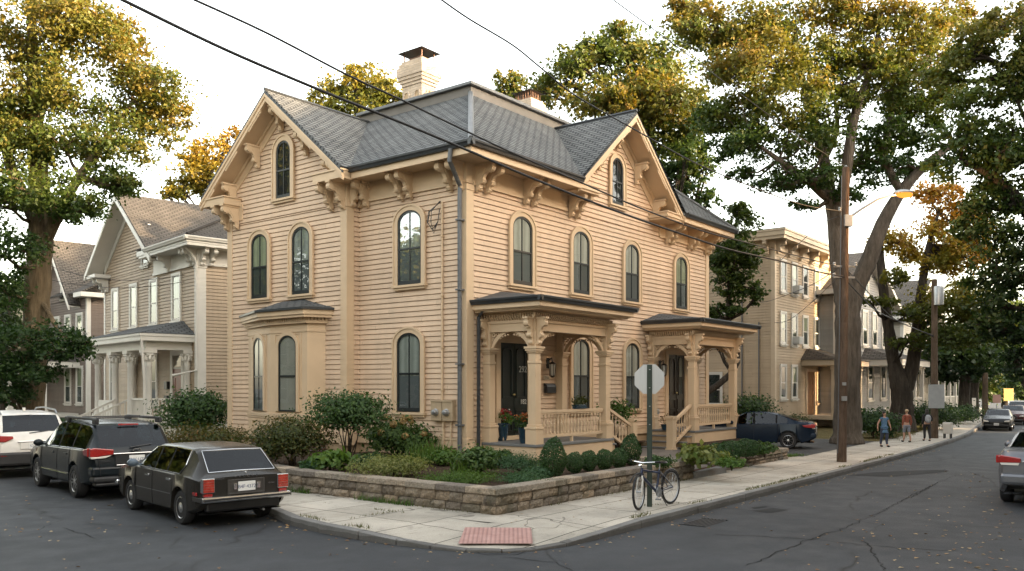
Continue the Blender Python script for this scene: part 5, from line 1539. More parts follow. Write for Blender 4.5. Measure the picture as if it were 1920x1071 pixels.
def PX(lst, depth, dz=1.0):                 # survey list -> world clumps
    out = []
    for q in lst:
        px, py, rx, ry = q[:4]; d = q[4] if len(q) > 4 else depth; h = q[5] if len(q) > 5 else 0
        c = atY(px, py, d); k = d/1621.
        out.append((tuple(c), (rx*k, max(rx, ry)*k*dz, ry*k), h))
    return out
def PT(*pts): return [tuple(atY(*p)) for p in pts]

# 1. the big street tree at the left
b = at(57, 797, .13)
b = Vector(((57-960)/1621*27, 27, .1))
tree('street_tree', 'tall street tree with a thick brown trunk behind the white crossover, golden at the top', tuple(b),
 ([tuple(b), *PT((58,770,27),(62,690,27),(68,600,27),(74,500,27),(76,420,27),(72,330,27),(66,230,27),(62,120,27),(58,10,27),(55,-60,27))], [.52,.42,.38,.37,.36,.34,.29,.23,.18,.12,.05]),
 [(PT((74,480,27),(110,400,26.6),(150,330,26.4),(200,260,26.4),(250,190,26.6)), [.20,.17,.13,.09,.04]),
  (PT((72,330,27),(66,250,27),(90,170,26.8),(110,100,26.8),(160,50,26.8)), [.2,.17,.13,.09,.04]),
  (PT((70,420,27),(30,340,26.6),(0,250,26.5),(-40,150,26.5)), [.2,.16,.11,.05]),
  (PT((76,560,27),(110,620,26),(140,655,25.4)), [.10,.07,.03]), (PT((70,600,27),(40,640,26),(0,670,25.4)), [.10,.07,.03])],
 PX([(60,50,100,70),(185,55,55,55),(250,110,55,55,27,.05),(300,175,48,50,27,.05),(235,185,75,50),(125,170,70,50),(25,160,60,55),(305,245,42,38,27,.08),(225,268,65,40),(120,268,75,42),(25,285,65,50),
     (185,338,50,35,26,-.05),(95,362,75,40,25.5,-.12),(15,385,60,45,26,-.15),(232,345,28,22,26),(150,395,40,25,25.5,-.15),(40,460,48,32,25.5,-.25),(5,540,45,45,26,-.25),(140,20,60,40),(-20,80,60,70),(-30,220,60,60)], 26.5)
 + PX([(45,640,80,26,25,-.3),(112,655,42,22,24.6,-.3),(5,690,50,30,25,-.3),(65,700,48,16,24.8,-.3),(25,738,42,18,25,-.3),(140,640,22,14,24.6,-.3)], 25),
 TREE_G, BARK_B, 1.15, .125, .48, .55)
# 2-5. trees standing behind the houses
def back_tree(label, px, d, lst, mat, hue, **k):
    g = Vector(((px-960)/1621*d, d, .1))
    top = min(lst, key=lambda q: q[1])
    cm = sum(q[1] for q in lst)/len(lst)
    tr = ([tuple(g), *PT((px,700,d),(px+3,cm+90,d),(px,cm,d),(top[0],top[1]+10,d))], [.35,.30,.24,.16,.04])
    return tree('tree', label, tuple(g), tr, [], PX(lst, d), mat, BARK_D, k.pop('dens', 1.0), k.pop('leaf', .20), hue, .25, 'trees behind the houses', **k)
back_tree('yellow green tree rising between the white trimmed house and the corner house', 395, 46, [(400,285,40,32),(432,268,22,28),(365,320,40,28),(340,350,30,18),(410,335,40,30),(330,362,22,12)], TREE_Y, .62)
back_tree('green gold tree behind the roof just left of the big brick chimney', 670, 44, [(640,165,45,28),(690,150,32,28),(720,175,32,35),(600,185,28,20),(665,205,60,30),(745,195,22,28),(660,135,18,14)], TREE_Y, .42)
back_tree('small pale green tree top between the two chimneys', 962, 46, [(960,158,28,18),(985,180,22,18),(945,172,20,16),(965,145,12,8)], TREE_G, .62)
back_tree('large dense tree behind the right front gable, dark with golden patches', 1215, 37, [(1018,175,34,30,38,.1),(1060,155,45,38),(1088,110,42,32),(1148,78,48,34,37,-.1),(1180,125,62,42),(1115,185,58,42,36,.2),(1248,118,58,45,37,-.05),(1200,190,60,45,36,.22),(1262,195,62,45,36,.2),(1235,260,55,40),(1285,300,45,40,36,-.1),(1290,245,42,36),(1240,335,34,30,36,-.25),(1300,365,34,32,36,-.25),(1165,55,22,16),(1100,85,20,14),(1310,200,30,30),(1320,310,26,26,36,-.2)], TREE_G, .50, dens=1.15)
# 6. small tree beside the corner house
g = Vector(W(15.2, 4.6, .13))
d6 = g.y
tree('tree', 'smaller dark green tree between the corner house and the three storey house', tuple(g),
 ([tuple(g), *PT((1372,700,d6),(1366,600,d6),(1370,520,d6),(1378,440,d6),(1384,395,d6))], [.16,.13,.11,.09,.06,.02]), [],
 PX([(1385,425,38,26),(1362,470,30,36),(1398,480,26,26),(1395,535,26,26),(1355,535,26,24),(1345,585,20,16),(1384,392,24,13),(1418,560,12,14),(1348,640,18,12),(1380,500,30,30),(1340,500,16,30),(1375,575,22,16)], d6), TREE_D, BARK_D, 1.3, .17, .48, .2)
# 7. the great forked tree on the verge
g = at(1588, 832, .13); d7 = g.y
tree('forked_tree', 'huge forked street tree behind the leaning utility pole', tuple(g),
 ([tuple(g), *PT((1588,800,d7),(1588,720,d7),(1590,620,d7),(1588,560,d7),(1572,500,d7),(1567,430,d7),(1558,370,d7),(1545,300,d7),(1524,220,d7),(1500,130,d7),(1490,40,d7))], [.60,.46,.41,.41,.38,.27,.24,.22,.19,.14,.10,.05]),
 [(PT((1590,600,d7),(1606,540,d7),(1628,490,d7),(1655,420,d7),(1690,360,d7),(1730,315,d7),(1780,275,d7),(1830,240,d7)), [.31,.29,.27,.24,.2,.16,.11,.05]),
  (PT((1567,430,d7),(1585,330,d7-.5),(1602,220,d7-.6),(1634,125,d7-.6),(1652,30,d7-.6)), [.2,.18,.15,.11,.05]),
  (PT((1556,375,d7),(1510,335,d7-.6),(1460,300,d7-1),(1420,270,d7-1)), [.17,.13,.09,.04]),
  (PT((1690,360,d7),(1660,300,d7),(1668,230,d7),(1690,150,d7),(1720,90,d7)), [.15,.13,.10,.07,.03]),
  (PT((1545,300,d7),(1570,240,d7+.6),(1560,160,d7+.8)), [.12,.09,.04])],
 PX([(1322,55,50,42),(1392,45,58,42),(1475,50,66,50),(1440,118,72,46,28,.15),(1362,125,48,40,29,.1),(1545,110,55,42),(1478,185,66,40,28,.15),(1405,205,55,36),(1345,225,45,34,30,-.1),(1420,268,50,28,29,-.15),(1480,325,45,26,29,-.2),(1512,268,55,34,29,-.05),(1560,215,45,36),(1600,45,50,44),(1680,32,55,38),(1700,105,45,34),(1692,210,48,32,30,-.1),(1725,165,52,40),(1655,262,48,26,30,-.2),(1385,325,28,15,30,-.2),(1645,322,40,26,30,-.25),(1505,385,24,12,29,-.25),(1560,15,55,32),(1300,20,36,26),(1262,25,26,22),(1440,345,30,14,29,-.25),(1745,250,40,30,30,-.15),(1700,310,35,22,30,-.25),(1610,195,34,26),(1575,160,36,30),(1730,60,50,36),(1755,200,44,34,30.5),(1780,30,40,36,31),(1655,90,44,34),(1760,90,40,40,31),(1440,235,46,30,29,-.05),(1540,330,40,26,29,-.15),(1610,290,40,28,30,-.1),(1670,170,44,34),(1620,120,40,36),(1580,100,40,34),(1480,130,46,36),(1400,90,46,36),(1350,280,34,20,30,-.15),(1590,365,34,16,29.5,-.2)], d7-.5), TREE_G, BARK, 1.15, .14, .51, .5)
# 8. dark tree on the far side of the street, trunk just outside the frame
d8 = 23.; g = Vector(((1975-960)/1621*d8, d8, 0))
tree('street_tree', 'dark overhanging tree along the right edge of the street', tuple(g),
 ([tuple(g), *PT((1972,600,d8),(1962,420,d8),(1950,260,d8),(1930,120,d8),(1915,10,d8))], [.42,.34,.30,.24,.16,.06]),
 [(PT((1965,450,d8),(1915,380,d8),(1860,330,d8),(1800,300,d8)), [.2,.15,.10,.04]), (PT((1968,560,d8),(1920,520,d8),(1870,500,d8)), [.15,.1,.04])],
 PX([(1885,50,60,48,23,.15),(1825,95,48,46,23,.15),(1895,150,50,48,23,.05),(1838,195,52,42,23,.05),(1900,255,46,48),(1850,290,52,40),(1802,262,42,32),(1775,150,32,30,24,.1),(1895,365,45,48),(1862,440,46,42),(1905,500,36,52),(1832,385,36,26),(1875,575,44,34),(1778,318,32,22),(1838,520,26,26),(1900,620,34,26),(1940,300,40,60),(1945,120,40,60),(1925,470,40,50),(1880,330,40,40),(1910,680,30,30),(1860,620,30,24)], d8), TREE_D, BARK_D, 1.35, .13, .44, .75)
# 9. the V trunked tree further along
g = at(1692, 796, .13); d9 = 38.; g = Vector(((1692-960)/1621*d9, d9, .13))
tree('forked_tree', 'dark V trunked tree farther along the verge behind the walkers', tuple(g),
 ([tuple(g), *PT((1692,770,d9),(1690,730,d9),(1676,680,d9),(1664,600,d9),(1654,520,d9),(1650,450,d9),(1662,400,d9))], [.62,.46,.44,.28,.22,.18,.13,.06]),
 [(PT((1692,740,d9),(1710,690,d9),(1720,620,d9),(1728,540,d9),(1742,460,d9),(1760,400,d9)), [.34,.3,.25,.19,.13,.05]), (PT((1722,620,d9),(1770,580,d9),(1810,550,d9)), [.14,.1,.05])],
 PX([(1690,455,36,30,38,.1),(1740,470,46,42),(1782,415,50,40,38,.25),(1802,480,46,40,38,.2),(1728,585,38,18,37,-.25),(1790,560,56,34,37,-.1),(1850,580,50,36,37,-.15),(1655,565,26,12,37,-.25),(1765,370,40,24,38,.2),(1830,440,36,36,38,.1),(1680,520,24,20,37,-.2),(1780,625,60,24,37,-.35),(1700,640,30,14,37,-.3)], d9), TREE_Y, BARK_D, 1.15, .18, .55, .4)  # hue raised to gold in place of sunlight that the houses block
# 10. trees closing the end of the street
def far_tree(label, px, d, lst, mat, hue, **k):
    g = Vector(((px-960)/1621*d, d, 0.1))
    return tree('street_tree', label, tuple(g), ([tuple(g), *PT((px,745,d),(px+2,690,d),(px,640,d),(px+4,590,d))], [.36,.30,.26,.2,.08]), [], PX(lst, d), mat, BARK_D, k.get('dens', 1.0), k.get('leaf', .34), hue, .4, 'trees lining the far street', twig=False, fill=False)
far_tree('dark street tree at the kerb with a thin trunk beside the third pole', 1808, 50, [(1800,640,48,30),(1770,680,40,30,50,-.1),(1835,660,40,30),(1800,700,46,22,50,-.2),(1750,650,30,26,50,-.1)], TREE_D, .4)
far_tree('dark street tree just beyond, nearer the end of the street', 1826, 58, [(1840,690,40,24),(1880,670,36,28),(1860,640,40,26)], TREE_D, .5)
far_tree('broad green tree closing the far end of the street', 1885, 82, [(1860,715,42,22),(1905,700,40,30),(1930,660,40,40),(1890,660,40,26),(1850,740,30,14),(1925,735,30,20),(1820,690,36,30),(1870,620,44,30),(1920,610,40,34),(1800,730,30,18)], TREE_G, .55, dens=1.4)
far_tree('leafy tree behind the white house on the right street', 1735, 60, [(1725,700,40,30),(1760,720,40,26),(1700,740,30,20),(1745,660,40,30),(1770,760,40,16)], TREE_D, .4, dens=1.2)
far_tree('leafy tree at the far right beyond the traffic', 1960, 70, [(1915,600,40,50),(1950,680,50,60),(1905,730,20,26)], TREE_D, .45)
back_tree('dark tree far left behind the street tree', 10, 50, [(0,600,40,40),(30,660,40,40,50,-.1),(-10,700,40,50),(20,540,40,30),(40,740,30,20),(-20,640,30,30)], TREE_D, .3)
# unseen trees added across the left street for windows and cars to mirror
for k, (u, v, hh, lab) in enumerate(((-17,3,9.5,'added unseen green street tree across the left street, nearest the corner'), (-17.5,11,11,'second added unseen green street tree across the left street'), (-17,19,10,'third added unseen green street tree across the left street'), (-16.5,28,12,'fourth added unseen green street tree across the left street'), (-15,38,12,'added unseen green street tree across the left street beyond the grey house'), (-10.5,33,10.5,'added unseen green tree on the far verge of the left street, nearer one'), (-9.3,43,11,'added unseen green tree on the far verge of the left street, farther one'))):
    g = W(u, v, 0)
    hh *= 1.35 if v > 22 else .95; cl = [((g.x+random.uniform(-3,3), g.y+random.uniform(-3,3), hh*random.uniform(.3,.9)), (2.1,2.1,1.9), 0) for q in range(18)]
    tree('street_tree', lab, tuple(g), ([tuple(g), (g.x,g.y,hh*.4), (g.x+.2,g.y,hh*.8)], [.3,.22,.06]), [], cl, TREE_G, BARK_D, .8, .34, .5, .3, 'unseen trees added across the left street', twig=False, fill=False)
# ------------------------------------------------------------------ shrubs and bed plants
SHRUB = leaf_mat('shrub_leaves', [(.014,.034,.011), (.030,.066,.017), (.05,.10,.024), (.085,.13,.032)], .32)
BOX = leaf_mat('boxwood_leaves', [(.016,.042,.014), (.030,.070,.021), (.05,.105,.03), (.08,.13,.04)], .28)
BRONZE = leaf_mat('bronze_leaves', [(.026,.045,.012), (.055,.07,.016), (.10,.08,.02), (.15,.07,.02)], .34)
LIME = leaf_mat('lime_leaves', [(.04,.085,.014), (.07,.135,.02), (.11,.18,.03)], .35)
CREAM = leaf_mat('variegated_leaves', [(.07,.11,.025), (.15,.18,.05), (.27,.27,.10), (.38,.36,.18)], .35)
BLUEG = leaf_mat('blue_green_leaves', [(.024,.062,.026), (.045,.10,.04), (.07,.14,.055)], .3)
GRASSM = leaf_mat('grass_blades', [(.035,.075,.012), (.06,.125,.02), (.10,.16,.03)], .35)
STEM = bark_mat('stem', (.05,.04,.03), (.10,.08,.055), 20)
def shrub(name, label, base, w, h, z0, mat, n=1500, leaf=.06, stems=5, depth=None, flat=False, cone=False, hue=.45, cat='shrub', group=None, aspect=.62, tuft=.30, blobs=9, clipped=False):
    """ragged shrub: overlapping leafy masses on a handful of stems; base is the ground point"""
    root = thing(name, label, cat, base, random.uniform(0, 6), group)
    d = depth or w
    Ps, Ns, Vs = [], [], []; cents = []
    if clipped:                                # sheared to shape: dense skin of leaves over an egg or ball
        d_ = RNG.normal(size=(n,3)); d_ /= np.linalg.norm(d_, axis=1, keepdims=True)
        lump = 1+.05*np.sin(d_[:,0]*5+d_[:,2]*4)+.04*np.sin(d_[:,1]*7)
        rad = (RNG.uniform(.72, 1.04, n)**.5*lump)[:,None]
        zz = d_[:,2]*rad[:,0]
        wd_ = np.where(zz > 0, 1-.28*np.clip(zz,0,1), 1-.10*np.clip(-zz,0,1)) if cone else np.ones(n)
        Ps.append(np.stack([d_[:,0]*rad[:,0]*w*.5*wd_, d_[:,1]*rad[:,0]*d*.5*wd_, z0+h*.5+zz*h*.5], 1)); Ns.append(d_*1.0+RNG.normal(size=(n,3))*.55)
        Vs.append(hue+RNG.normal(size=n)*.16); cents.append((0, 0, z0+h*.5)); blobs = 0
    for i in range(blobs):
        if cone:
            f = (i+.5)/blobs; r = (1-f)**.7*.95+.12
            c = (random.uniform(-.04,.04)*w, random.uniform(-.04,.04)*w, z0+h*(.06+f*.86)); rr = (w*.46*r, d*.46*r, h/blobs*.95)
        else:
            a = i*2.399; q = math.sqrt((i+.3)/blobs)*.62
            zc = (1-q*q)*.55+random.uniform(-.12,.12)
            c = (w*.5*q*math.cos(a), d*.5*q*math.sin(a), z0+h*((.42 if z0 > .3 else .30)+zc*(.42 if z0 > .3 else .52) if not flat else .5)); k = random.uniform(.30, .42)
            rr = (w*k, d*k, h*random.uniform(.26, .36))
        cents.append(c)
        P, N, v, T = blob_points(c, rr, n//blobs, 22 if not cone else 40, tuft if not cone else .16)
        N = N + (P-np.array((0,0,z0+h*.4)))*1.2/max(w,h)
        Ps.append(P); Ns.append(N); Vs.append(hue+v+random.uniform(-.12,.12)+RNG.normal(size=len(P))*.12)
    P = np.concatenate(Ps); P[:,2] = np.maximum(P[:,2], .015)
    link('foliage', leaf_mesh('foliage', P, np.concatenate(Ns), RNG.uniform(.6,1.35,len(P))*leaf, np.concatenate(Vs), mat, aspect), root)
    m = MB()
    for i in range(stems):
        c = Vector(cents[i % len(cents)]); a = random.uniform(0, 6.28); s0 = Vector((.05*w*math.cos(a), .05*w*math.sin(a), -.05))
        m.tube([s0, s0.lerp(c, .5)+Vector((random.uniform(-.04,.04)*w, random.uniform(-.04,.04)*w, 0)), c], [.016+.006*h, .012, .005], 5)
    if stems: m.build('stem', STEM, root, smooth=True)
    return root
G = .45
shrub('rounded_shrub', 'big dark rounded shrub on several bare stems against the recessed left wall', at(655,868,G), 1.60, 1.05, .46, SHRUB, 7200, .07, 9, hue=.5, blobs=14)
shrub('azalea', 'bushy shrub with bronze and green leaves below the bay window', at(545,872,G), 1.42, 1.08, .0, BRONZE, 7000, .065, 5, hue=.36, blobs=15)
shrub('azalea', 'low reddish shrub behind the old brown hatchback', W(-2.4, 6.9, .42), 2.0, .66, .0, BRONZE, 5200, .07, 5, hue=.5, blobs=12)
shrub('broadleaf_plant', 'bright lime green broad leaved plant in front of the rounded shrub', at(620,883,G), .72, .42, .02, LIME, 420, .14, 3, hue=.5, aspect=.7, blobs=6)
hyd = shrub('hydrangea', 'hydrangea with faded tan flower heads under the recessed left wall', at(745,858,G), 1.35, .90, .0, SHRUB, 3400, .10, 7, hue=.72, blobs=12)
m = MB(); fr_ = random.Random(5)
HP, HN = [], []
for k in range(20):
    a_ = fr_.uniform(0, 6.28); e_ = fr_.uniform(.15, 1.2); c = Vector((.66*math.cos(a_)*math.cos(e_), .66*math.sin(a_)*math.cos(e_), .36+.62*math.sin(e_)))
    q = RNG.normal(size=(70,3)); q /= np.linalg.norm(q, axis=1, keepdims=True)
    HP.append(np.array(c)+q*np.array([.085,.085,.07])); HN.append(q)
HP = np.concatenate(HP)
link('flower_heads', leaf_mesh('flower_heads', HP, np.concatenate(HN), np.full(len(HP), .05), RNG.uniform(0,1,len(HP)), leaf_mat('faded_flowers', [(.22,.13,.05), (.34,.23,.09), (.38,.30,.13)], .2), .9), hyd)
shrub('variegated_shrub', 'wide low pale variegated shrub spilling over the stone wall', at(737,893,G), 1.55, .40, .0, CREAM, 5200, .055, 3, depth=.75, hue=.40, flat=True, blobs=12, aspect=.35)
def blades(name, label, base, w, h, n, mat, cat='plant', spread=.3, wd=.018, hue=.5, group=None, kind=None, lean=.35, rect=None):
    V = []; F = []; vals = []
    for i in range(n):
        if rect: x, y = random.uniform(-rect[0], rect[0]), random.uniform(-rect[1], rect[1])
        else:
            a = random.uniform(0, 6.28); r = math.sqrt(random.random())*w/2; x, y = r*math.cos(a), r*math.sin(a)
        t = random.uniform(0, 6.28); hh = h*random.uniform(.55, 1.1); l = hh*random.uniform(.1, lean*2)
        dx, dy = math.cos(t), math.sin(t); ww = wd*random.uniform(.6, 1.2); o = len(V)
        V += [(x-dy*ww, y+dx*ww, 0), (x+dy*ww, y-dx*ww, 0), (x+dx*l*.3+dy*ww*.8, y+dy*l*.3-dx*ww*.8, hh*.62), (x+dx*l*.3-dy*ww*.8, y+dy*l*.3+dx*ww*.8, hh*.62), (x+dx*l, y+dy*l, hh)]
        F += [(o, o+1, o+2, o+3), (o+3, o+2, o+4)]; q = hue+random.gauss(0, .18); vals += [q, q]
    me = bpy.data.meshes.new(name); me.from_pydata(V, [], F); me.materials.append(mat); set_leaf(me, np.clip(vals, 0, 1))
    o = link(name, me, None, base)
    tag(o, label, None if kind else cat, group, kind); return o
blades('iris_clump', 'clump of upright sword shaped leaves beside the hydrangea', at(800,868,G), .9, .52, 150, GRASSM, spread=.2, wd=.014, lean=.2, hue=.7)
shrub('leafy_shrub', 'small leafy shrub at the foot of the dark downspout', at(900,888,G), .80, .50, .02, SHRUB, 1500, .085, 4, hue=.75, blobs=8)
blades('daylily', 'arching strappy leaved clump left of the porch corner', at(872,888,G), .55, .34, 90, GRASSM, wd=.016, lean=.6, hue=.8)
shrub('juniper', 'feathery low juniper in front of the first porch', at(975,890,G), .82, .42, .02, BLUEG, 2600, .05, 3, hue=.5, aspect=.25, blobs=9)
gc_ = shrub('ground_cover', 'flat bright green mat of ground cover at the corner of the stone wall', at(865,903,G), 1.30, .13, .0, GRASSM, 4200, .045, 0, depth=.9, hue=.7, flat=True, blobs=12, aspect=.3, cat='plant')
shrub('ground_cover', 'flat blue green mat of ground cover at the corner of the stone wall', at(985,903,G), 1.15, .12, .0, BLUEG, 3600, .045, 0, depth=.7, hue=.6, flat=True, blobs=12, aspect=.3, cat='plant')
shrub('cone_boxwood', 'egg shaped clipped boxwood at the corner of the first porch, left of the boxwood row', at(1038,896,G), .50, .74, .0, BOX, 5200, .032, 1, cone=True, hue=.45, clipped=True)
for i, (px, py, w_, lab) in enumerate(((1077,888,.335,'round clipped boxwood next to the egg shaped one'), (1104,884,.33,'round clipped boxwood second from the egg shaped one'), (1133,881,.34,'round clipped boxwood second from the tall one'), (1160,878,.35,'round clipped boxwood next to the tall one by the steps'))):
    shrub('round_boxwood', lab, at(px,py,G), w_, .41, .0, BOX, 3000, .028, 1, hue=.5, group='round boxwoods in front of the first porch', clipped=True)
shrub('cone_boxwood', 'tall clipped boxwood at the end of the row by the porch steps', at(1182,872,G), .46, .66, .0, BOX, 4400, .032, 1, cone=True, hue=.42, clipped=True)
shrub('rose_tree', 'airy small leaved bush growing beside the first porch steps', W(4.75, -1.0, .45), .85, .85, .5, LIME, 900, .085, 6, hue=.15, blobs=7)
shrub('hosta', 'variegated cream edged hosta beside the brick path', at(1313,874,.42), .95, .46, .0, CREAM, 620, .15, 0, hue=.30, aspect=.6, blobs=9, cat='plant')
for px, py, lab in ((1345,868,'low dark boxwood nearest the hosta'), (1372,862,'low dark boxwood in the middle of the group beneath the second porch'), (1400,857,'low dark boxwood farthest from the hosta')):
    shrub('round_boxwood', lab, at(px,py,.42), .60, .44, .0, BOX, 3200, .038, 1, hue=.36, group='boxwoods beneath the second porch', clipped=True)
shrub('tall_shrub', 'tall dark leafy shrub at the right end of the second porch', W(12.2, -1.6, .42), 1.5, 1.5, .1, SHRUB, 4200, .085, 6, hue=.38, blobs=11)
shrub('low_shrub', 'small green shrub above the end of the short retaining wall', at(1432,853,.42), .62, .36, .0, SHRUB, 1200, .07, 2, hue=.6, blobs=6)
m = MB().sphere((0,0,.05), (.16,.10,.12), 10, 7); tag(m.build('garden_stone', CAP, loc=at(1427,852,.42)), 'pale stone lying beside the shrub at the wall end', 'stone')
shrub('large_shrub', 'large dense shrub between the white porch and the bay window', Vector(((368-960)/1621*26.5, 26.5, .3)), 1.9, 1.75, .1, SHRUB, 7000, .10, 6, hue=.45, blobs=14)
for px, d, w_, h_, lab in ((112,30,1.1,.7,'dark clipped yew beside the trunk of the street tree'), (158,29,1.6,.72,'wide dark clipped yew in front of the white porch')):
    shrub('yew', lab, Vector(((px-960)/1621*d, d, .3)), w_, h_, .0, BOX, 6000, .05, 1, hue=.3, clipped=True)
for px, d, w_, h_, lab in ((1640,33,1.6,1.2,'dark bush behind the wire fence near the blue dressed walker'), (1745,40,2.2,1.3,'dark bush beyond the walkers beside the second pole'), (1790,46,2.4,1.1,'clipped dark hedge beyond the white bin')):
    shrub('bush', lab, Vector(((px-960)/1621*d, d, .13)), w_, h_, .0, SHRUB, 4200, .11, 4, hue=.3, blobs=11)
shrub('bush', 'brown green bush in front of the three storey house door', W(21.9, .5, .13), 1.4, .8, .0, BRONZE, 2400, .09, 3, hue=.3, blobs=8)
for px, py, w_, h_, mt, lf, lab in ((480,870,.9,.42,SHRUB,.07,'low green shrub at the left end of the stone wall beside the old hatchback'), (690,876,.55,.30,SHRUB,.07,'low dark green clump under the rounded shrub'), (585,884,.45,.24,BLUEG,.05,'small blue green clump left of the lime green plant'),
    (835,872,.6,.34,LIME,.07,'light green clump at the foot of the meter conduits'), (938,876,.55,.36,SHRUB,.07,'small dark green clump under the porch corner'), (1010,897,.40,.22,BLUEG,.045,'small blue green tuft left of the egg shaped boxwood'), (1235,878,.5,.26,SHRUB,.06,'low green clump between the steps and the stone wall'), (1370,878,.5,.22,LIME,.06,'low light green clump on the short wall')):
    shrub('low_shrub', lab, at(px, py, G if px < 1300 else .42), w_, h_, .0, mt, 1500, lf, 2, hue=.5, blobs=7)
blades('daylily', 'strappy leaved clump right of the juniper', at(1005,886,G), .45, .30, 70, GRASSM, wd=.014, lean=.6, hue=.7)
# grass tufts in the pavement joints, verge grass, fallen leaves
def strip_blades(name, segs, n, h, mat, z, jitter=.05, hue=.45, lean=.5):
    V = []; F = []; vals = []
    for (a, b) in segs:
        a = Vector((*a, 0)); b = Vector((*b, 0)); L = (b-a).length
        for i in range(int(n*L)):
            p = a.lerp(b, random.random()); x, y = p.x+random.gauss(0, jitter), p.y+random.gauss(0, jitter)
            if math.sin(x*2.3+y*3.1)+math.sin(x*.9-y*1.7+1) < -.1: continue
            t = random.uniform(0, 6.28); hh = h*random.uniform(.4, 1.2); l = hh*random.uniform(.2, lean*2); dx, dy = math.cos(t), math.sin(t); ww = .006; o = len(V)
            V += [(x-dy*ww, y+dx*ww, z), (x+dy*ww, y-dx*ww, z), (x+dx*l, y+dy*l, z+hh)]; F.append((o, o+1, o+2)); vals.append(hue+random.gauss(0, .2))
    me = bpy.data.meshes.new(name); me.from_pydata(V, [], F); me.materials.append(mat); set_leaf(me, np.clip(vals, 0, 1))
    o = link(name, me, None, (OX, OY, 0), ANG); o['kind'] = 'stuff'; return o
WEED = leaf_mat('weed_blades', [(.07,.06,.02), (.09,.09,.02), (.07,.11,.02)], .3)
kk = offs(KERB, .19); ks = [(kk[i], kk[i+1]) for i in range(9, 14)] + [(kk[i], kk[i+1]) for i in range(22, 27)]
strip_blades('pavement_weeds', ks, 120, .055, WEED, .125, .035)
strip_blades('pavement_weeds', [((-6.6,-3.2),(-5.4,-3.2)), ((-5.6,-3.4),(-5.6,-1.5)), ((-2.6,-5.9),(-1.9,-6.3)), ((-3.6,-4.75),(1.6,-4.72)), ((-4.95,-4.6),(-4.95,.5))], 38, .04, WEED, .128, .02)
strip_blades('wall_weeds', [((-4.97,-3.0),(-4.97,.6))], 160, .13, GRASSM, .128, .02)
strip_blades('verge_grass', [((8.4,-4.3),(9.3,-4.3)), ((8.4,-4.1),(9.0,-3.9))], 500, .09, GRASSM, .13, .12, .7)
strip_blades('verge_grass', [((17.4,-4.1),(23,-3.8)), ((18,-3.4),(24,-3.0)), ((23,-3.8),(34,-2.6)), ((19,-2.5),(26,-2.0))], 260, .10, WEED, .13, .25, .3)
def fallen():
    r = random.Random(21); V = []; F = []; vals = []
    def leafat(u, v, z, s):
        a = r.uniform(0, 6.28); o = len(V); c, sn = math.cos(a), math.sin(a)
        for dx, dy, dz in ((-.5,0,0),(-.1,.32,.15),(.5,0,.05),(-.05,-.30,.2)):
            V.append((u+(dx*c-dy*sn)*s, v+(dx*sn+dy*c)*s, z+dz*s*r.uniform(.2, 1)))
        F.append((o, o+1, o+2, o+3)); vals.append(r.random())
    ko = offs(KERB, -.14)
    for i in range(8, len(KERB)-8):
        (a, b) = ko[i], ko[i+1]; L = math.hypot(b[0]-a[0], b[1]-a[1])
        for k in range(int(L*6)):
            t = r.random(); leafat(a[0]+(b[0]-a[0])*t+r.gauss(0,.10), a[1]+(b[1]-a[1])*t+r.gauss(0,.10), .004, r.uniform(.04,.08))
    for k in range(170):                          # carriageway, lower right cluster
        p = at(r.uniform(1600,1920) if k % 2 else r.gauss(1830,45), r.uniform(880,1071), 0); d = p-Vector((OX,OY,0)); leafat(d.x*UX+d.y*UY, -d.x*UY+d.y*UX, .004, r.uniform(.04,.085))
    for k in range(120):
        p = at(r.uniform(0,1900), r.uniform(930,1071), 0); d = p-Vector((OX,OY,0)); leafat(d.x*UX+d.y*UY, -d.x*UY+d.y*UX, .004, r.uniform(.035,.075))
    for k in range(60):
        p = at(r.uniform(20,600), r.uniform(925,1000), 0); d = p-Vector((OX,OY,0)); leafat(d.x*UX+d.y*UY, -d.x*UY+d.y*UX, .004, r.uniform(.05,.085))
    for k in range(110):
        leafat(r.uniform(-6,16), r.uniform(-6.3,-4.8), .135, r.uniform(.03,.06))
    me = bpy.data.meshes.new('fallen_leaves'); me.from_pydata(V, [], F); me.materials.append(leaf_mat('dry_leaves', [(.16,.075,.025), (.26,.14,.05), (.36,.24,.11), (.44,.34,.2)], .1)); set_leaf(me, vals)
    o = link('fallen_leaves', me, None, (OX, OY, 0), ANG); o['kind'] = 'stuff'
fallen()
# ------------------------------------------------------------------ neighbouring houses
def on_v(px, py, v=0.):
    """(u, z) of a photo pixel on a front plane v = const in the site frame"""
    rx, rz = (px-960)/1621., (725-py)/1621.
    ou, ov = (-OX)*UX+(-OY)*UY, -(-OX)*UY+(-OY)*UX
    ru, rv = rx*UX+UY, -rx*UY+UX
    t = (v-ov)/rv; return ou+t*ru, CZ+t*rz
def sash_win(parent, loc, w, h, rz, casing, glass=None, curtain=None, cw=.10, muntin=False, sash=None):
    return window(parent, loc, w, h, 0, rz, casing, sash or casing, glass, curtain, cw, muntin, False, False, cd=.075)
GRB = siding_mat('grey_brown_siding', (.47,.365,.26), .13, .06, .14)
BRN = siding_mat('dark_brown_siding', (.20,.155,.125), .13, .08, .14)
YEL = siding_mat('pale_yellow_siding', (.48,.42,.30), .13)
TAN3 = siding_mat('tan_siding_three_storey', (.43,.33,.22), .125, .06, .12)
GRY = siding_mat('grey_siding', (.24,.24,.235), .13)
TAN3T = pmat('tan_trim_three_storey', (.46,.36,.25), .55, .08, 2)
REDD = pmat('red_brown_door', (.14,.035,.022), .4, .2, 4); WOODD = pmat('oak_door', (.20,.10,.045), .4, .25, 6)
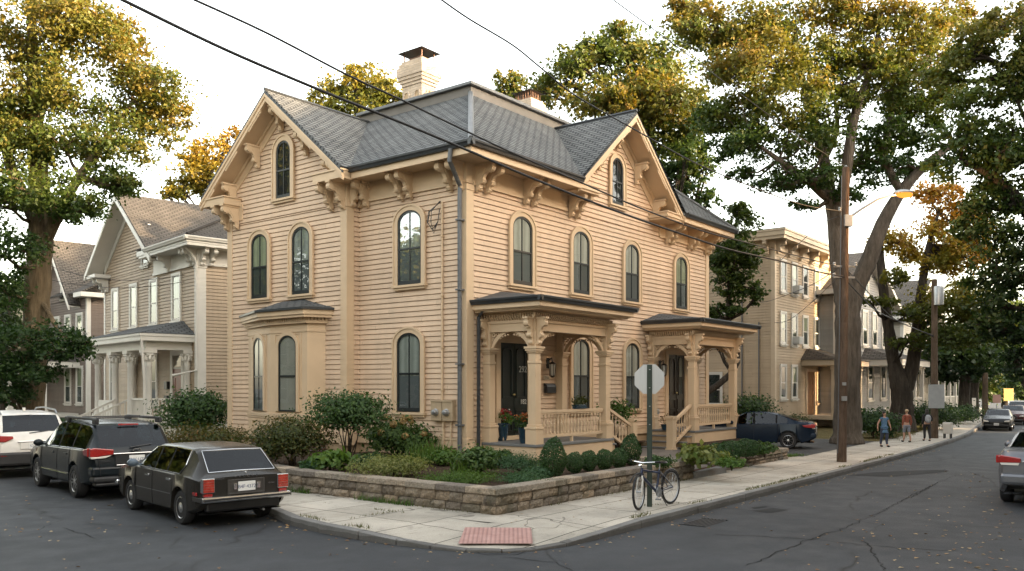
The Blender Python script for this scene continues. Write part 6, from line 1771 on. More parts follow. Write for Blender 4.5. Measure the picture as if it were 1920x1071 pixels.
CURTW = curtain_mat('white_curtain', (.42,.41,.38), 22, (.035,.04,.042), .5); CURTK = curtain_mat('dark_window', (.06,.065,.06), 18)
SL = -math.pi/2
# --- white trimmed grey-brown house (local frame: front faces -y, x runs to the viewer's right, origin at the near right corner)
N1 = thing('gabled_house', 'grey brown clapboard house with white trim, a steep front gable and a columned white porch', 'house', (-11.608, 32.0, 0), -D2R(47.6))
Wn, Dn, ze, zr, xc, hf = 10.6, 11.0, 7.55, 10.35, -7.05, 3.75
sl_ = (zr-ze)/hf
MB().box(-Wn+.02, -.02, .02, Dn, 0, 7.3).prism([(xc-hf+.5, 7.3), (xc+hf-.5, 7.3), (xc, zr-.42)], 'y', .02, 4).build('wall_core', OFFWHITE, N1)
m = MB(); clap(m, (0,0), (1,0), (0,-1), .8, 7.0, rect_iv(-Wn+.15, -.28), .13); clap(m, (0,0), (1,0), (0,-1), 7.0, zr-.4, gable_iv(-Wn+.1, xc+hf-.3, xc, zr-.35, sl_), .13)
m.build('front_siding', GRB, N1)
m = MB(); clap(m, (0,0), (0,1), (1,0), .8, 6.9, rect_iv(.28, Dn), .13); m.build('side_siding', GRB, N1)
MB().box(-.28, .03, -.04, .28, .5, 6.5).box(-.31, .06, -.07, .31, 6.5, 6.62).box(-.31, .06, -.07, .31, .4, .8).build('corner_board', WHITE, N1, bevel=.006)
MB().box(-Wn-.03, -Wn+.16, -.04, .2, .5, 7.0).build('corner_board', WHITE, N1, bevel=.006)
MB().box(xc+hf-1.1, .04, -.05, -.0, 6.62, 7.2).box(.0, .045, .0, Dn, 6.62, 7.2).box(xc+hf-1.1, .08, -.09, -.05, 6.60, 6.70).box(.045, .085, -.05, Dn, 6.60, 6.70).build('frieze', WHITE, N1)
m = MB().box(xc+hf-.9, .70, -.70, -.04, 7.2, 7.34).box(.04, .70, -.04, Dn+.5, 7.2, 7.34); m.box(xc+hf-1.1, .72, -.72, -.66, 7.30, 7.50); m.box(.66, .72, -.66, Dn+.5, 7.30, 7.50)
m.build('cornice', WHITE, N1, bevel=.01)
m = MB().box(-Wn-.55, -Wn+.85, -.70, 0, 7.0, 7.16); m.build('cornice_return', WHITE, N1, bevel=.01)
m = MB(); gutter(m, (xc+hf-.2, -.72), (.84, -.72), 7.52, (0,-1)); m.build('gutter', WHITE, N1)
m = MB(); gutter(m, (.72, -.84), (.72, Dn+.5), 7.52, (1,0)); m.build('gutter', WHITE, N1)
m = MB()
m.slope([(xc-hf-.4, -.72, ze-.3), (xc, -.72, zr), (xc, 6.5, zr), (xc-hf-.4, 6.5, ze-.3)], thick=.08)
m.slope([(xc, -.72, zr), (xc+hf+.1, -.72, ze-.08), (xc+hf+.1, 6.5, ze-.08), (xc, 6.5, zr)], thick=.08)
m.slope([(xc+hf-3, -.74, ze), (.76, -.74, ze), (-3.2, 4.4, 10.1), (xc, 4.4, 10.1)]); m.slope([(.76, -.74, ze), (.76, Dn+.6, ze), (-3.2, 7, 10.1), (-3.2, 4.4, 10.1)])
m.build('roof', SHINGLE_OLD, N1, recalc=False)
MB().tube([(.74, -.72, ze+.03), (-3.2, 4.4, 10.13)], .06, 6).build('hip_cap', SHINGLE_OLD, N1)
def chev2(c, half, zt, zb, w): return [(c-half, zb), (c, zt), (c+half, zb), (c+half, zb-w), (c, zt-w*1.15), (c-half, zb-w)]
MB().prism(chev2(xc, hf+.38, zr-.08, ze-.38, .22), 'y', -.74, -.66).build('rake_board', WHITE, N1)
MB().prism(chev2(xc, hf+.30, zr-.20, ze-.42, .06), 'y', -.66, -.02).build('rake_soffit', WHITE, N1)
MB().prism(chev2(xc, hf-.3, zr-.30, ze-.03-.0, .30), 'y', -.06, .0).build('rake_frieze', WHITE, N1)
BW = bracket_mesh('bracket', WHITE, .5, .6, .12)
for x in (-.1, -.45, -2.6): link('bracket', BW, N1, (x, -.05, 7.2))
for y in (.1, .45): link('bracket', BW, N1, (.05, y, 7.2), math.pi/2)
for x in (-Wn+.1, -Wn+.6): link('bracket', BW, N1, (x, -.05, 7.0))
for x, c in ((-9.05, CURTW), (-6.72, CURTG), (-4.38, CURTG), (-2.0, CURTG)): sash_win(N1, (x, 0, 4.65), .72, 1.75, 0, WHITE, GLASS, c, .11, sash=OFFWHITE)
sash_win(N1, (-5.35, 0, 7.15), .62, 1.55, 0, WHITE, GLASS, CURTG, .11, sash=OFFWHITE)
for x in (-9.3, -4.45): sash_win(N1, (x, 0, 1.35), .74, 2.0, 0, WHITE, GLASS, CURTG, .11, sash=OFFWHITE)
m = MB().ring([(-2.55,.9),(-2.55,3.5),(-1.25,3.5),(-1.25,.9)], [(-2.35,.9),(-2.35,3.3),(-1.45,3.3),(-1.45,.9)], 'y', -.08, .02); m.box(-2.35, -1.45, -.05, 0, 2.78, 2.84); dc = m.build('door_casing', WHITE, N1)
MB().box(-2.35, -1.45, -.03, 0, .9, 2.78).ring([(-2.25,1.05),(-2.25,2.6),(-1.55,2.6),(-1.55,1.05)], [(-2.12,1.2),(-2.12,2.45),(-1.68,2.45),(-1.68,1.2)], 'y', -.045, -.02).build('door', REDD, N1)
MB().add([(-2.33,-.035,2.86),(-1.47,-.035,2.86),(-1.47,-.035,3.28),(-2.33,-.035,3.28)], [(0,1,2,3)]).build('transom_pane', GLASS, N1)
MB().box(-2.98, -2.68, -.16, -.03, 2.0, 2.3).box(-2.98, -2.68, -.16, -.03, 1.5, 1.75).build('letterbox', BLACK, N1)
po = MB().box(-6.6, -.6, -1.7, -.02, .70, .85).box(-6.5, -.7, -1.6, -.1, 0.05, .70).build('porch', WHITE, N1)
def column(parent, x, y, z0, z1, mat, r=.13):
    m = MB().box(x-.19, x+.19, y-.19, y+.19, z0, z0+.14)
    m.lathe([(r*1.15, .14), (r*1.15, .2), (r, .26), (r*.92, z1-z0-.62), (r*1.05, z1-z0-.58), (r*.95, z1-z0-.54), (r*1.1, z1-z0-.4), (r*1.7, z1-z0-.14), (r*1.5, z1-z0-.12)], 12, (x, y, z0))
    for k in range(8):       # leafy capital
        a = k*math.pi/4; m.sphere((x+r*1.35*math.cos(a), y+r*1.35*math.sin(a), z1-.30), (.06,.06,.13), 6, 5)
        m.sphere((x+r*1.6*math.cos(a+.4), y+r*1.6*math.sin(a+.4), z1-.18), (.06,.06,.06), 6, 5)
    m.box(x-.24, x+.24, y-.24, y+.24, z1-.12, z1)
    m.build('column', mat, parent, auto=40)
for x, y in ((-.75,-1.55), (-2.55,-1.55), (-4.35,-1.55), (-6.45,-1.55), (-.75,-.12), (-6.45,-.12)): column(po, x, y, .85, 3.45, WHITE)
MB().box(-6.7, -.55, -1.72, -1.4, 3.45, 3.75).box(-.9, -.56, -1.4, -.02, 3.451, 3.749).build('beam', WHITE, po)
MB().box(-6.95, -.25, -2.0, -.02, 3.75, 3.92).box(-6.98, -.22, -2.03, -.02, 3.92, 4.02).build('porch_cornice', WHITE, po, bevel=.01)
m = MB(); m.slope([(-7,-2.05,4.03), (-.2,-2.05,4.03), (-1.4,-.0,4.62), (-5.8,0,4.62)]); m.slope([(-.2,-2.05,4.03), (-.2,0,4.03), (-1.4,0,4.62)]); m.slope([(-7,0,4.03), (-7,-2.05,4.03), (-5.8,0,4.62)])
m.build('porch_roof', SHINGLE, po, recalc=False)
m = MB()
def rail(mb, a, b, z, h=.75, st=.14):
    a = Vector((*a, z)); b = Vector((*b, z)); L = (b-a).length; ang = math.atan2((b-a).y, (b-a).x); M = Matrix.Translation(a) @ Matrix.Rotation(ang, 4, 'Z')
    mb.box(0, L, -.04, .04, h, h+.07, M=M); mb.box(0, L, -.035, .035, .08, .14, M=M)
    for k in range(int(L/st)): mb.box((k+.5)*st-.02, (k+.5)*st+.02, -.02, .02, .14, h, M=M)
rail(m, (-2.4,-1.55), (-.9,-1.55), .85); rail(m, (-.75,-1.4), (-.75,-.2), .85); m.build('balustrade', WHITE, po)
MB().box(-6.3, -4.5, -1.6, -1.5, .85, 1.55).build('porch_panel', WHITE, po)
m = MB()
for k in range(4): m.box(-4.2, -2.7, -1.7-.3*(k+1), -1.7-.3*k, .0, .7-.17*k)
m.build('steps', OFFWHITE, po)
m = MB()
for x in (-4.15, -2.75):
    m.prism([(-1.6,1.62), (-3.0,.95), (-3.0,.87), (-1.6,1.54)], 'x', x-.03, x+.03); m.box(x-.05, x+.05, -3.05, -2.95, 0, 1.0)
    for k in range(7): 
        y = -1.7-.18*k; m.box(x-.015, x+.015, y-.015, y+.015, .75-.17*(k*.6), 1.56-.479*(-1.6-y))
m.build('stair_rail', OFFWHITE, po)
MB().tube([(.1,-.72,7.4), (.1,-.3,7.0), (.1,-.12,6.7), (.1,-.12,2.7), (-.2,-.9,2.5)], .05, 8).tube([(-.15,-2.0,3.8), (-.15,-1.9,2.3), (-.15,-1.9,.4)], .045, 8).build('downspout', WHITE, N1)
MB().tube([(.04,1.2,5.6), (.06,1.9,5.5), (.06,2.0,5.2), (.06,2.0,.6)], .03, 8).build('conduit', GREYM, N1)
m = MB().sphere((-4.95,-1.45,1.75), (.16,.13,.14), 8, 6); tag(m.build('hanging_basket', leaf_mat('red_flower_leaves', [(.03,.06,.02), (.3,.04,.02)], .2), loc=N1.matrix_world.translation, rz=-D2R(47.6)), 'small basket of red flowers on the porch rail of the white trimmed house', 'flower basket')
# --- dark brown house beyond it
def simple_house(name, label, origin, ang, Wd, De, ze, zr, side, trim, roofm, xc, hf, wins, sidewins=(), porch=None, gable=True, base=.6, pitch=.13, curtain=None):
    h = thing(name, label, 'house', origin, ang)
    MB().box(-Wd+.02, -.02, .02, De, 0, ze-.2).build('wall_core', trim, h)
    s = (zr-ze)/hf
    m = MB(); clap(m, (0,0), (1,0), (0,-1), base, ze-.25, rect_iv(-Wd+.12, -.12), pitch)
    if gable: clap(m, (0,0), (1,0), (0,-1), ze-.25, zr-.25, gable_iv(xc-hf+.2, xc+hf-.2, xc, zr-.2, s), pitch)
    m.build('front_siding', side, h)
    if gable: MB().prism([(xc-hf+.3, ze-.25), (xc+hf-.3, ze-.25), (xc, zr-.3)], 'y', .02, De-.5).build('gable_core', trim, h)
    m = MB(); clap(m, (0,0), (0,1), (1,0), base, ze-.25, rect_iv(.12, De), pitch); clap(m, (-Wd,0), (0,1), (-1,0), base, ze-.25, rect_iv(.12, De), pitch); m.build('side_siding', side, h)
    MB().box(-.14, .03, -.04, .16, .3, ze-.2).build('corner_board', trim, h); MB().box(-Wd-.03, -Wd+.14, -.04, .16, .3, ze-.2).build('corner_board', trim, h)
    if gable:
        m = MB(); m.slope([(xc-hf-.5,-.6,ze-.5*s), (xc,-.6,zr), (xc,De,zr), (xc-hf-.5,De,ze-.5*s)], thick=.1); m.slope([(xc,-.6,zr), (xc+hf+.5,-.6,ze-.5*s), (xc+hf+.5,De,ze-.5*s), (xc,De,zr)], thick=.1)
        if xc+hf < -.8: m.slope([(xc,-.5,ze), (.5,-.5,ze), (.5,De*.5,zr-.1), (xc,De*.5,zr-.1)], thick=.08)
        m.build('roof', roofm, h, recalc=False)
        MB().prism(chev2(xc, hf+.48, zr-.1, ze-.5*s-.1, .22), 'y', -.63, -.55).build('rake_board', trim, h)
        MB().prism(chev2(xc, hf+.4, zr-.22, ze-.5*s-.1, .06), 'y', -.55, -.01).build('rake_soffit', trim, h)
    MB().box(-.6 if xc+hf < -.8 else -.3, .5, -.5, De, ze-.25, ze-.02).box(-Wd-.5, -Wd+.6, -.5, De, ze-.25, ze-.02).build('cornice', trim, h)
    for (x, z, w_, h_) in wins: sash_win(h, (x, 0, z), w_, h_, 0, trim, GLASS, curtain or CURTK, .10)
    for (y, z, w_, h_) in sidewins: sash_win(h, (-Wd, y, z), w_, h_, SL, trim, GLASS, curtain or CURTK, .09)
    if porch:
        x0, x1, dp, zt = porch
        p = MB().box(x0, x1, -dp, -.02, .5, .68).build('porch', trim, h)
        n = max(2, int((x1-x0)/1.6))
        for k in range(n+1):
            x = x0+.15+(x1-x0-.3)*k/n; MB().box(x-.10, x+.10, -dp+.05, -dp+.25, .68, zt-.3).box(x-.16, x+.16, -dp+.0, -dp+.31, zt-.42, zt-.3).box(x-.15, x+.15, -dp, -dp+.3, .68, .9).build('post', trim, p)
        m = MB()
        for k in range(n):       # arched valances between the posts
            xa = x0+.25+(x1-x0-.3)*k/n; xb = x0+.05+(x1-x0-.3)*(k+1)/n; c = (xa+xb)/2; ww = (xb-xa)/2
            m.ring([(c-ww, zt-.3)]+[(c+ww*math.cos(math.pi*(1-i/8)), zt-.3) for i in range(1, 8)]+[(c+ww, zt-.3)], [(c-ww, zt-.8)]+[(c+ww*math.cos(math.pi*(1-i/8)), zt-.8+.42*math.sin(math.pi*i/8)) for i in range(1, 8)]+[(c+ww, zt-.8)], 'y', -dp+.12, -dp+.18, closed=False)
        m.build('valance', trim, p)
        m = MB(); rail(m, (x0+.2,-dp+.15), (x1-.2,-dp+.15), .68); m.build('balustrade', trim, p)
        MB().box(x0-.2, x1+.2, -dp-.2, -.02, zt-.3, zt).build('porch_cornice', trim, p)
        m = MB(); m.slope([(x0-.25,-dp-.25,zt+.01), (x1+.25,-dp-.25,zt+.01), (x1-.6,0,zt+.7), (x0+.6,0,zt+.7)]); m.slope([(x1+.25,-dp-.25,zt+.01), (x1+.25,0,zt+.01), (x1-.6,0,zt+.7)]); m.slope([(x0-.25,0,zt+.01), (x0-.25,-dp-.25,zt+.01), (x0+.6,0,zt+.7)]); m.build('porch_roof', roofm, p, recalc=False)
    return h
def left_at(px, d): return ((px-960)/1621*d, d, 0)
simple_house('gabled_house', 'dark brown clapboard house with white trim, partly hidden behind the street tree', left_at(164, 45), -D2R(44), 7.5, 10, 7.0, 10.2, BRN, WHITE, SHINGLE_OLD, -4.2, 2.8,
    [(-1.0,4.1,.75,1.8), (-2.7,4.1,.75,1.8), (-4.4,4.1,.75,1.8), (-3.3,6.9,.7,1.5), (-1.0,1.2,.75,1.9), (-2.7,1.2,.75,1.9)], porch=(-7.2, -1.2, 1.8, 3.4), curtain=CURTG)
simple_house('gabled_house', 'pale yellow house with a slate roof farthest along the left street', left_at(112, 58), -D2R(42), 9, 10, 7.3, 11.2, YEL, OFFWHITE, SHINGLE_OLD, -4.5, 4.5, [(-1.5,4.3,.8,1.8), (-3.5,4.3,.8,1.8), (-2,1.2,.8,1.9)], porch=(-8, -1, 1.8, 3.4))
simple_house('gabled_house', 'pale porch fronted house at the far left edge behind the tree trunk', left_at(20, 62), -D2R(40), 10, 10, 6.5, 10, YEL, WHITE, SHINGLE_OLD, -5, 5, [(-2,4,.8,1.7), (-5,4,.8,1.7), (-2,1.2,.8,1.9)], porch=(-9, -1, 2, 3.3))
# --- tan three storey house
V3 = 1.5
u3a, u3b = on_v(1452, 700, V3)[0], on_v(1556, 600, V3)[0]
Q = W(u3a, V3, 0)
T3 = thing('three_storey_house', 'tan three storey flat roofed clapboard house across the driveway', 'house', tuple(Q), ANG)
W3 = u3b-u3a; H3 = 8.62
MB().box(.02, W3-.02, .02, 12, 0, H3).build('wall_core', TAN3T, T3)
m = MB(); clap(m, (0,0), (1,0), (0,-1), .55, H3-.45, rect_iv(.15, W3-.15), .125); m.build('front_siding', TAN3, T3)
m = MB(); clap(m, (0,0), (0,1), (-1,0), .55, H3-.1, rect_iv(.15, 12), .125); m.build('side_siding', TAN3, T3)
for x0, x1 in ((-.035, .15), (W3-.15, W3+.03)): MB().box(x0, x1, -.04, .15, .3, H3-.4).build('corner_board', TAN3T, T3)
MB().box(-.06, W3+.04, -.05, 0, H3-.45, H3).box(.0, -.05, .0, 12, H3-.3, H3).build('frieze', TAN3T, T3)
MB().box(-.45, W3+.5, -.6, 12.3, H3, H3+.14).box(-.5, W3+.55, -.66, 12.4, H3+.14, H3+.34).box(-.53, W3+.58, -.69, 12.43, H3+.34, H3+.42).build('cornice', TAN3T, T3, bevel=.01)
MB().box(-.5, W3+.55, -.66, 12.4, H3+.425, H3+.46).build('roof', DARKM, T3)
B3 = bracket_mesh('bracket', TAN3T, .42, .55, .12)
for k in range(6): link('bracket', B3, T3, (.15+(W3-.3)*k/5, -.045, H3))
for k in range(2): link('bracket', B3, T3, (-.05, .3+k*2.5, H3), SL)
def col3(px): return on_v(px, 600, V3)[0]-u3a
cols = [col3(p) for p in (1467, 1488, 1508.5, 1530)]
acs = []
for ci, x in enumerate(cols):
    for zi, z in enumerate((1.55, 4.05, 6.42)):
        if zi == 0 and ci > 1: continue
        sash_win(T3, (x, 0, z), .62, 1.40 if zi else 1.5, 0, WHITE if zi < 2 else OFFWHITE, GLASS, CURTG if (ci+zi) % 2 else CURTK, .075)
        if ci == 1 and zi > 0: acs.append((x, z))
for y, z in ((1.8,1.3), (1.8,4.0), (4.6,1.35)): pass
for py_, z in ((2.9,1.25), (2.6,4.0), (7.2,1.25), (7.2,4.0)): sash_win(T3, (0, py_, z), .75, 1.45, SL, OFFWHITE, GLASS, CURTK, .08)
for i, (x, z) in enumerate(acs):
    m = MB().box(-.26, .26, -.36, -.04, .0, .34)
    for k in range(6): m.box(-.23, .23, -.375, -.36, .04+k*.045, .06+k*.045)
    o = m.build('air_conditioner', pmat('ac_grey', (.45,.45,.43), .5, .1, 6), loc=W(u3a+x, V3-.01, z+.03), rz=ANG, bevel=.01)
    tag(o, ('white window air conditioner in the middle storey of the three storey house', 'grey window air conditioner in the top storey of the three storey house')[i], 'air conditioner')
dx0, dx1 = col3(1511), col3(1525)
MB().ring([(dx0-.12,.75),(dx0-.12,2.95),(dx1+.12,2.95),(dx1+.12,.75)], [(dx0,.75),(dx0,2.82),(dx1,2.82),(dx1,.75)], 'y', -.08, .02).build('door_casing', TAN3T, T3)
MB().box(dx0, dx1, -.03, 0, .75, 2.82).ring([(dx0+.1,.9),(dx0+.1,2.6),(dx1-.1,2.6),(dx1-.1,.9)], [(dx0+.2,1.0),(dx0+.2,2.5),(dx1-.2,2.5),(dx1-.2,1.0)], 'y', -.045, -.03).build('door', WOODD, T3)
sash_win(T3, (dx1+.75, 0, 1.3), .6, 1.5, 0, TAN3T, GLASS, CURTW, .08)
px0, px1 = dx0-.5, W3+.3
pq = MB().box(px0, px1, -1.6, -.02, .55, .72).build('porch', TAN3T, T3)
for x in (px0+.15, px1-.2): MB().box(x-.10, x+.10, -1.55, -1.35, .72, 3.1).box(x-.14, x+.14, -1.59, -1.31, 2.9, 3.1).build('post', TAN3T, pq)
MB().box(px0-.2, px1+.2, -1.8, -.02, 3.1, 3.35).build('porch_cornice', TAN3T, pq)
m = MB(); m.slope([(px0-.3,-1.9,3.36), (px1+.3,-1.9,3.36), (px1-.4,0,3.95), (px0+.6,0,3.95)]); m.slope([(px0-.3,0,3.36), (px0-.3,-1.9,3.36), (px0+.6,0,3.95)]); m.slope([(px1+.3,-1.9,3.36), (px1+.3,0,3.36), (px1-.4,0,3.95)]); m.build('porch_roof', SHINGLE_BROWN, pq, recalc=False)
m = MB(); rail(m, (px0+1.6,-1.45), (px1-.3,-1.45), .72, .8); m.build('balustrade', BLACK, pq)
m = MB()
for k in range(3): m.box(px0+.3, px0+1.5, -1.6-.3*(k+1), -1.6-.3*k, 0, .55-.18*k)
m.build('steps', CAP, pq)
for y, z0 in ((.7,.9), (1.5,.9)):
    MB().tube([(-.05, y, 5.0 if y < 1 else 6.2), (-.05, y, z0)], .03, 6).build('conduit', GREYM, T3)
    m = MB().box(-.16, -.02, y-.14, y+.14, 1.0, 1.4); Mx = Matrix.Translation((-.16, y, 1.22)) @ Matrix.Rotation(-math.pi/2, 4, 'Y'); m.lathe([(.10,0),(.09,.08),(.02,.11)], 12, M=Mx); m.build('meter', STEEL, T3)
# --- grey house with white porch, and houses beyond
u5 = on_v(1664, 600, .6)[0]; Q = W(u5+.5, .6, 0)
simple_house('gabled_house', 'grey clapboard house with white trim and an arched white porch beyond the forked tree', tuple(Q), ANG, 9.6, 11, 6.9, 9.3, GRY, OFFWHITE, SHINGLE_OLD, -4.8, 4.6,
    [(-1.3,4.3,.8,1.8), (-3.2,4.3,.8,1.8), (-5.0,4.3,.8,1.8), (-7.4,4.3,.8,1.8), (-4.8,7.0,.7,1.2), (-1.5,1.4,.9,1.9), (-4,1.4,.9,1.9)], [(2.5,4.2,.9,1.8), (2.5,1.3,.9,2.0)], porch=(-5.5, 0, 1.9, 3.5), base=.8)
u6 = on_v(1760, 600, .5)[0]; Q = W(u6, .6, 0)
simple_house('gabled_house', 'pale house with a white porch half hidden behind the V trunked tree', tuple(Q), ANG, 9, 10, 6.4, 9.0, siding_mat('cream_siding', (.50,.46,.38), .13), WHITE, SHINGLE_OLD, -4.5, 4.4, [(-2,4.2,.8,1.7), (-5,4.2,.8,1.7), (-2,1.4,.8,1.9), (-5,1.4,.8,1.9)], [(2,4.2,.8,1.7)], porch=(-8, -1, 1.8, 3.3))
# --- unseen houses added across the right street, sized to block the low sun
def across(u, v, w_, h, lab, mat, ang=math.pi):
    q = W(u, v, 0)
    return simple_house('gabled_house', lab, tuple(q), ANG+math.pi, w_, 10, h-3.2, h, mat, WHITE, SHINGLE_OLD, -w_/2, w_/2-.1, [(-w_*.25,4.4,.8,1.8), (-w_*.6,4.4,.8,1.8), (-w_*.25,1.3,.8,1.9)], porch=None)
for u, lab, w_, h_, mt in ((-20,'added unseen grey gabled house across the right street, behind the viewer',11.3,15,GRB), (-8.5,'added unseen tan gabled house across the right street beside the viewer',11.3,15.5,TAN3), (3,'added unseen brown gabled house across the right street opposite the porches',11.3,15.5,BRN),
    (14.5,'second added unseen grey gabled house across the right street, opposite the driveway',9.6,15.5,GRY), (24,'added unseen narrow pale house across the right street, opposite the three storey house',8.0,15.5,YEL), (35.5,'second added unseen brown gabled house across the right street, opposite the walkers',11.3,14,BRN), (47,'second added unseen tan gabled house across the right street, beyond the walkers',11.3,14,TAN3)):
    across(u, -18.5, w_, h_, lab, mt)
for k, (v, lab, mt) in enumerate(((2, 'added unseen tan house across the left street, nearest the corner', TAN3), (13, 'added unseen brown house across the left street, second from the corner', BRN), (24, 'added unseen grey house across the left street, third from the corner', GRB), (35, 'added unseen pale house across the left street, farthest from the corner', YEL))):  # unseen houses added for windows and car sides to reflect
    q = W(-21.5, v, 0)
    simple_house('gabled_house', lab, tuple(q), ANG+math.pi/2, 10, 9, 5.6, 8.6, mt, WHITE, SHINGLE_OLD, -5, 4.9, [(-2.5,3.4,.8,1.6), (-6,3.4,.8,1.6), (-2.5,1.2,.8,1.6)])
# ------------------------------------------------------------------ street furniture
WOODP = bark_mat('pole_wood', (.075,.05,.035), (.165,.11,.075), 14)
WOODG = bark_mat('pole_wood_grey', (.07,.05,.035), (.16,.115,.08), 14)
pb = at(1578, 866, .13); dp = pb.y
PT_TOP = atY(1586, 316, dp)
def utility_pole(label, base, top, r0, r1, mat):
    root = thing('utility_pole', label, 'utility pole', tuple(base)); b = Vector(base)
    t = Vector(top)-b
    MB().tube([t*k/8 for k in range(9)], [r0+(r1-r0)*k/8 for k in range(9)], 12).tube([t, t+Vector((0,0,.03))], [r1, r1*.8], 12).build('pole', mat, root, smooth=False, auto=50)
    return root, b
pole, pb_ = utility_pole('tall reddish brown wooden utility pole carrying the lit street lamp', pb, PT_TOP,  .125, .09, WOODP)
def on_pole(py): f = (866-py)/(866-316); return pb + (PT_TOP-pb)*f
for py in (500, 520): 
    c = on_pole(py)-pb; MB().box(-.30, .30, -.03, .03, -.025, .025).build('crossarm', STEEL, pole, loc=c, rz=.25)
m = MB()
for py, dx in ((500,-.28), (500,.28), (520,-.28), (397,-.16), (318,0)):
    c = on_pole(py)-pb+Vector((dx, -.04 if dx else 0, .05)); m.lathe([(.02,-.06),(.045,-.03),(.03,0),(.045,.03),(.02,.06)], 8, c)
m.build('insulator', pmat('insulator_grey', (.3,.3,.29), .3, .1), pole)
MB().tube([on_pole(p)-pb+Vector((-.125,-.05,0)) for p in (330,480,600,740,850)], .012, 5).build('ground_wire', GREYM, pole)
MB().box(-.07, .07, -.19, -.165, 1.6, 1.72).box(-.05, .05, -.19, -.165, 2.0, 2.08).build('pole_tag', STEEL, pole)
# street lamp clamped to the pole
a0 = on_pole(408); la = [atY(1592,408,dp-.05), atY(1615,392,dp-.15), atY(1645,374,dp-.3), atY(1672,366,dp-.4), atY(1684,364,dp-.45)]
lamp = thing('street_lamp', 'lit street lamp with an orange glowing head on a curved metal arm', 'street lamp', tuple(a0))
MB().tube([Vector(p)-a0 for p in la], [.035,.032,.03,.028,.028], 8).box(-.06, .14, -.16, .0, -.25, .05).build('lamp_arm', STEEL, lamp, auto=40)
hd = atY(1694, 364, dp-.48)-a0
MB().sphere(hd+Vector((0,0,.05)), (.24,.11,.07), 14, 8).build('lamp_head', STEEL, lamp, auto=60)
t = NT('lamp_glow'); e = t.node('ShaderNodeEmission'); t.set(e, 'Color', (1,.27,.035)); e.inputs['Strength'].default_value = .22; t.l.new(e.outputs[0], t.out.inputs[0])
MB().sphere(hd+Vector((0.02,-.02,-.02)), (.21,.10,.085), 14, 8).build('lamp_lens', t.m, lamp, auto=60)
pl = bpy.data.lights.new('street_lamp_light', 'POINT'); pl.energy = 45; pl.color = (1,.55,.2); pl.shadow_soft_size = .15
plo = bpy.data.objects.new('street_lamp_light', pl); COL.objects.link(plo); plo.location = a0+hd+Vector((0,-.05,-.25))
# farther poles
p2 = Vector(((1752-960)/1621*33, 33, .13)); pole2, _ = utility_pole('second wooden utility pole with a grey transformer, beside the walkers', p2, atY(1752, 525, 33), .14, .10, WOODG)
c = atY(1754, 556, 33)-p2; MB().lathe([(.02,-.36),(.17,-.34),(.18,.3),(.16,.36),(.02,.38)], 14, c+Vector((.0,-.26,0))).build('transformer', STEEL, pole2, auto=40)
MB().box(-.30, .30, -.18, -.14, 1.15, 2.05).build('pole_sign', pmat('sign_back', (.32,.33,.33), .5, .1, 6), pole2)
p3 = Vector(((1847-960)/1621*49, 49, .13)); utility_pole('third brown utility pole nearest the far traffic', p3, atY(1847, 700, 49), .17, .14, WOODG)
# stop sign seen from behind
sb = at(1218, 950, .13); ds = sb.y
sign = thing('road_sign', 'grey back of an octagonal road sign on a green post beside the bicycle', 'road sign', tuple(sb), D2R(-4))
GREENP = pmat('green_post', (.022,.036,.026), .5, .25, 8)
zt = atY(1218, 684, ds).z-.13
m = MB().box(-.032, .032, -.012, .004, -.05, zt).box(-.042, -.03, .0, .022, -.05, zt).box(.03, .042, .0, .022, -.05, zt)
m.build('sign_post', GREENP, sign)
zc = atY(1218, 711, ds).z-.13; R_ = .262
o = [(R_*math.cos(math.pi/8+k*math.pi/4), zc+R_*math.sin(math.pi/8+k*math.pi/4)) for k in range(8)]
m = MB().prism(o, 'y', .024, .030); m.build('sign_plate', pmat('aluminium_sheet', (.50,.51,.52), .42, .08, 7, metallic=.55, streak=True), sign)
m = MB()
for z in (zc+.15, zc-.15, zc-.45, zc-.75): m.lathe([(.012,0),(.012,.012)], 6, (0,-.016,z))
m.build('bolt', STEEL, sign)
# bicycle
bf, br = at(1199, 956, .13), at(1256, 945, .13)
dirb = (bf-br); 
bike = thing('bicycle', 'dark blue city bicycle with a white fork parked against the sign post', 'bicycle', tuple((bf+br)/2), math.atan2(dirb.y, dirb.x))
wb = dirb.length/2+.02; rw = .285
BB = pmat('bike_blue', (.012,.02,.055), .3, .2, 6); BWH = pmat('bike_white', (.6,.58,.54), .35, .1, 6)
def bwheel(x, turn):
    m = MB(); n = 40
    def torus(R, r, k=8):
        vs = [((R+r*math.cos(b))*math.cos(a), r*math.sin(b), (R+r*math.cos(b))*math.sin(a)) for a in [2*math.pi*i/n for i in range(n)] for b in [2*math.pi*j/k for j in range(k)]]
        return vs, [(i*k+j, i*k+(j+1) % k, ((i+1) % n)*k+(j+1) % k, ((i+1) % n)*k+j) for i in range(n) for j in range(k)]
    v, f = torus(rw-.018, .021); m.add(v, f); w_ = m.build('wheel', RUBBER, bike, auto=60, loc=(x,0,rw), rz=turn)
    m = MB(); v, f = torus(rw-.036, .0085, 6); m.add(v, f)
    m.tube([(0,-.045,0), (0,.045,0)], .014, 8)
    for k in range(24):
        a = 2*math.pi*k/24; s = 1 if k % 2 else -1
        m.tube([(.012*math.cos(a+s), s*.025, .012*math.sin(a+s)), ((rw-.038)*math.cos(a), 0, (rw-.038)*math.sin(a))], .0016, 3, caps=False)
    m.build('rim', STEEL, w_)
bwheel(wb, .25); bwheel(-wb, 0)
bbx, bbz = -.05, .24
seatp = (-.13, 0, .60); headt = (wb-.10, 0, .66); headb = (wb-.065, 0, .55)
m = MB().tube([(bbx,0,bbz), seatp], .019, 8).tube([headb, (bbx,0,bbz)], .024, 8).tube([(headt[0],0,.63), (-.125,0,.55)], .019, 8).tube([headt, headb], .024, 8)
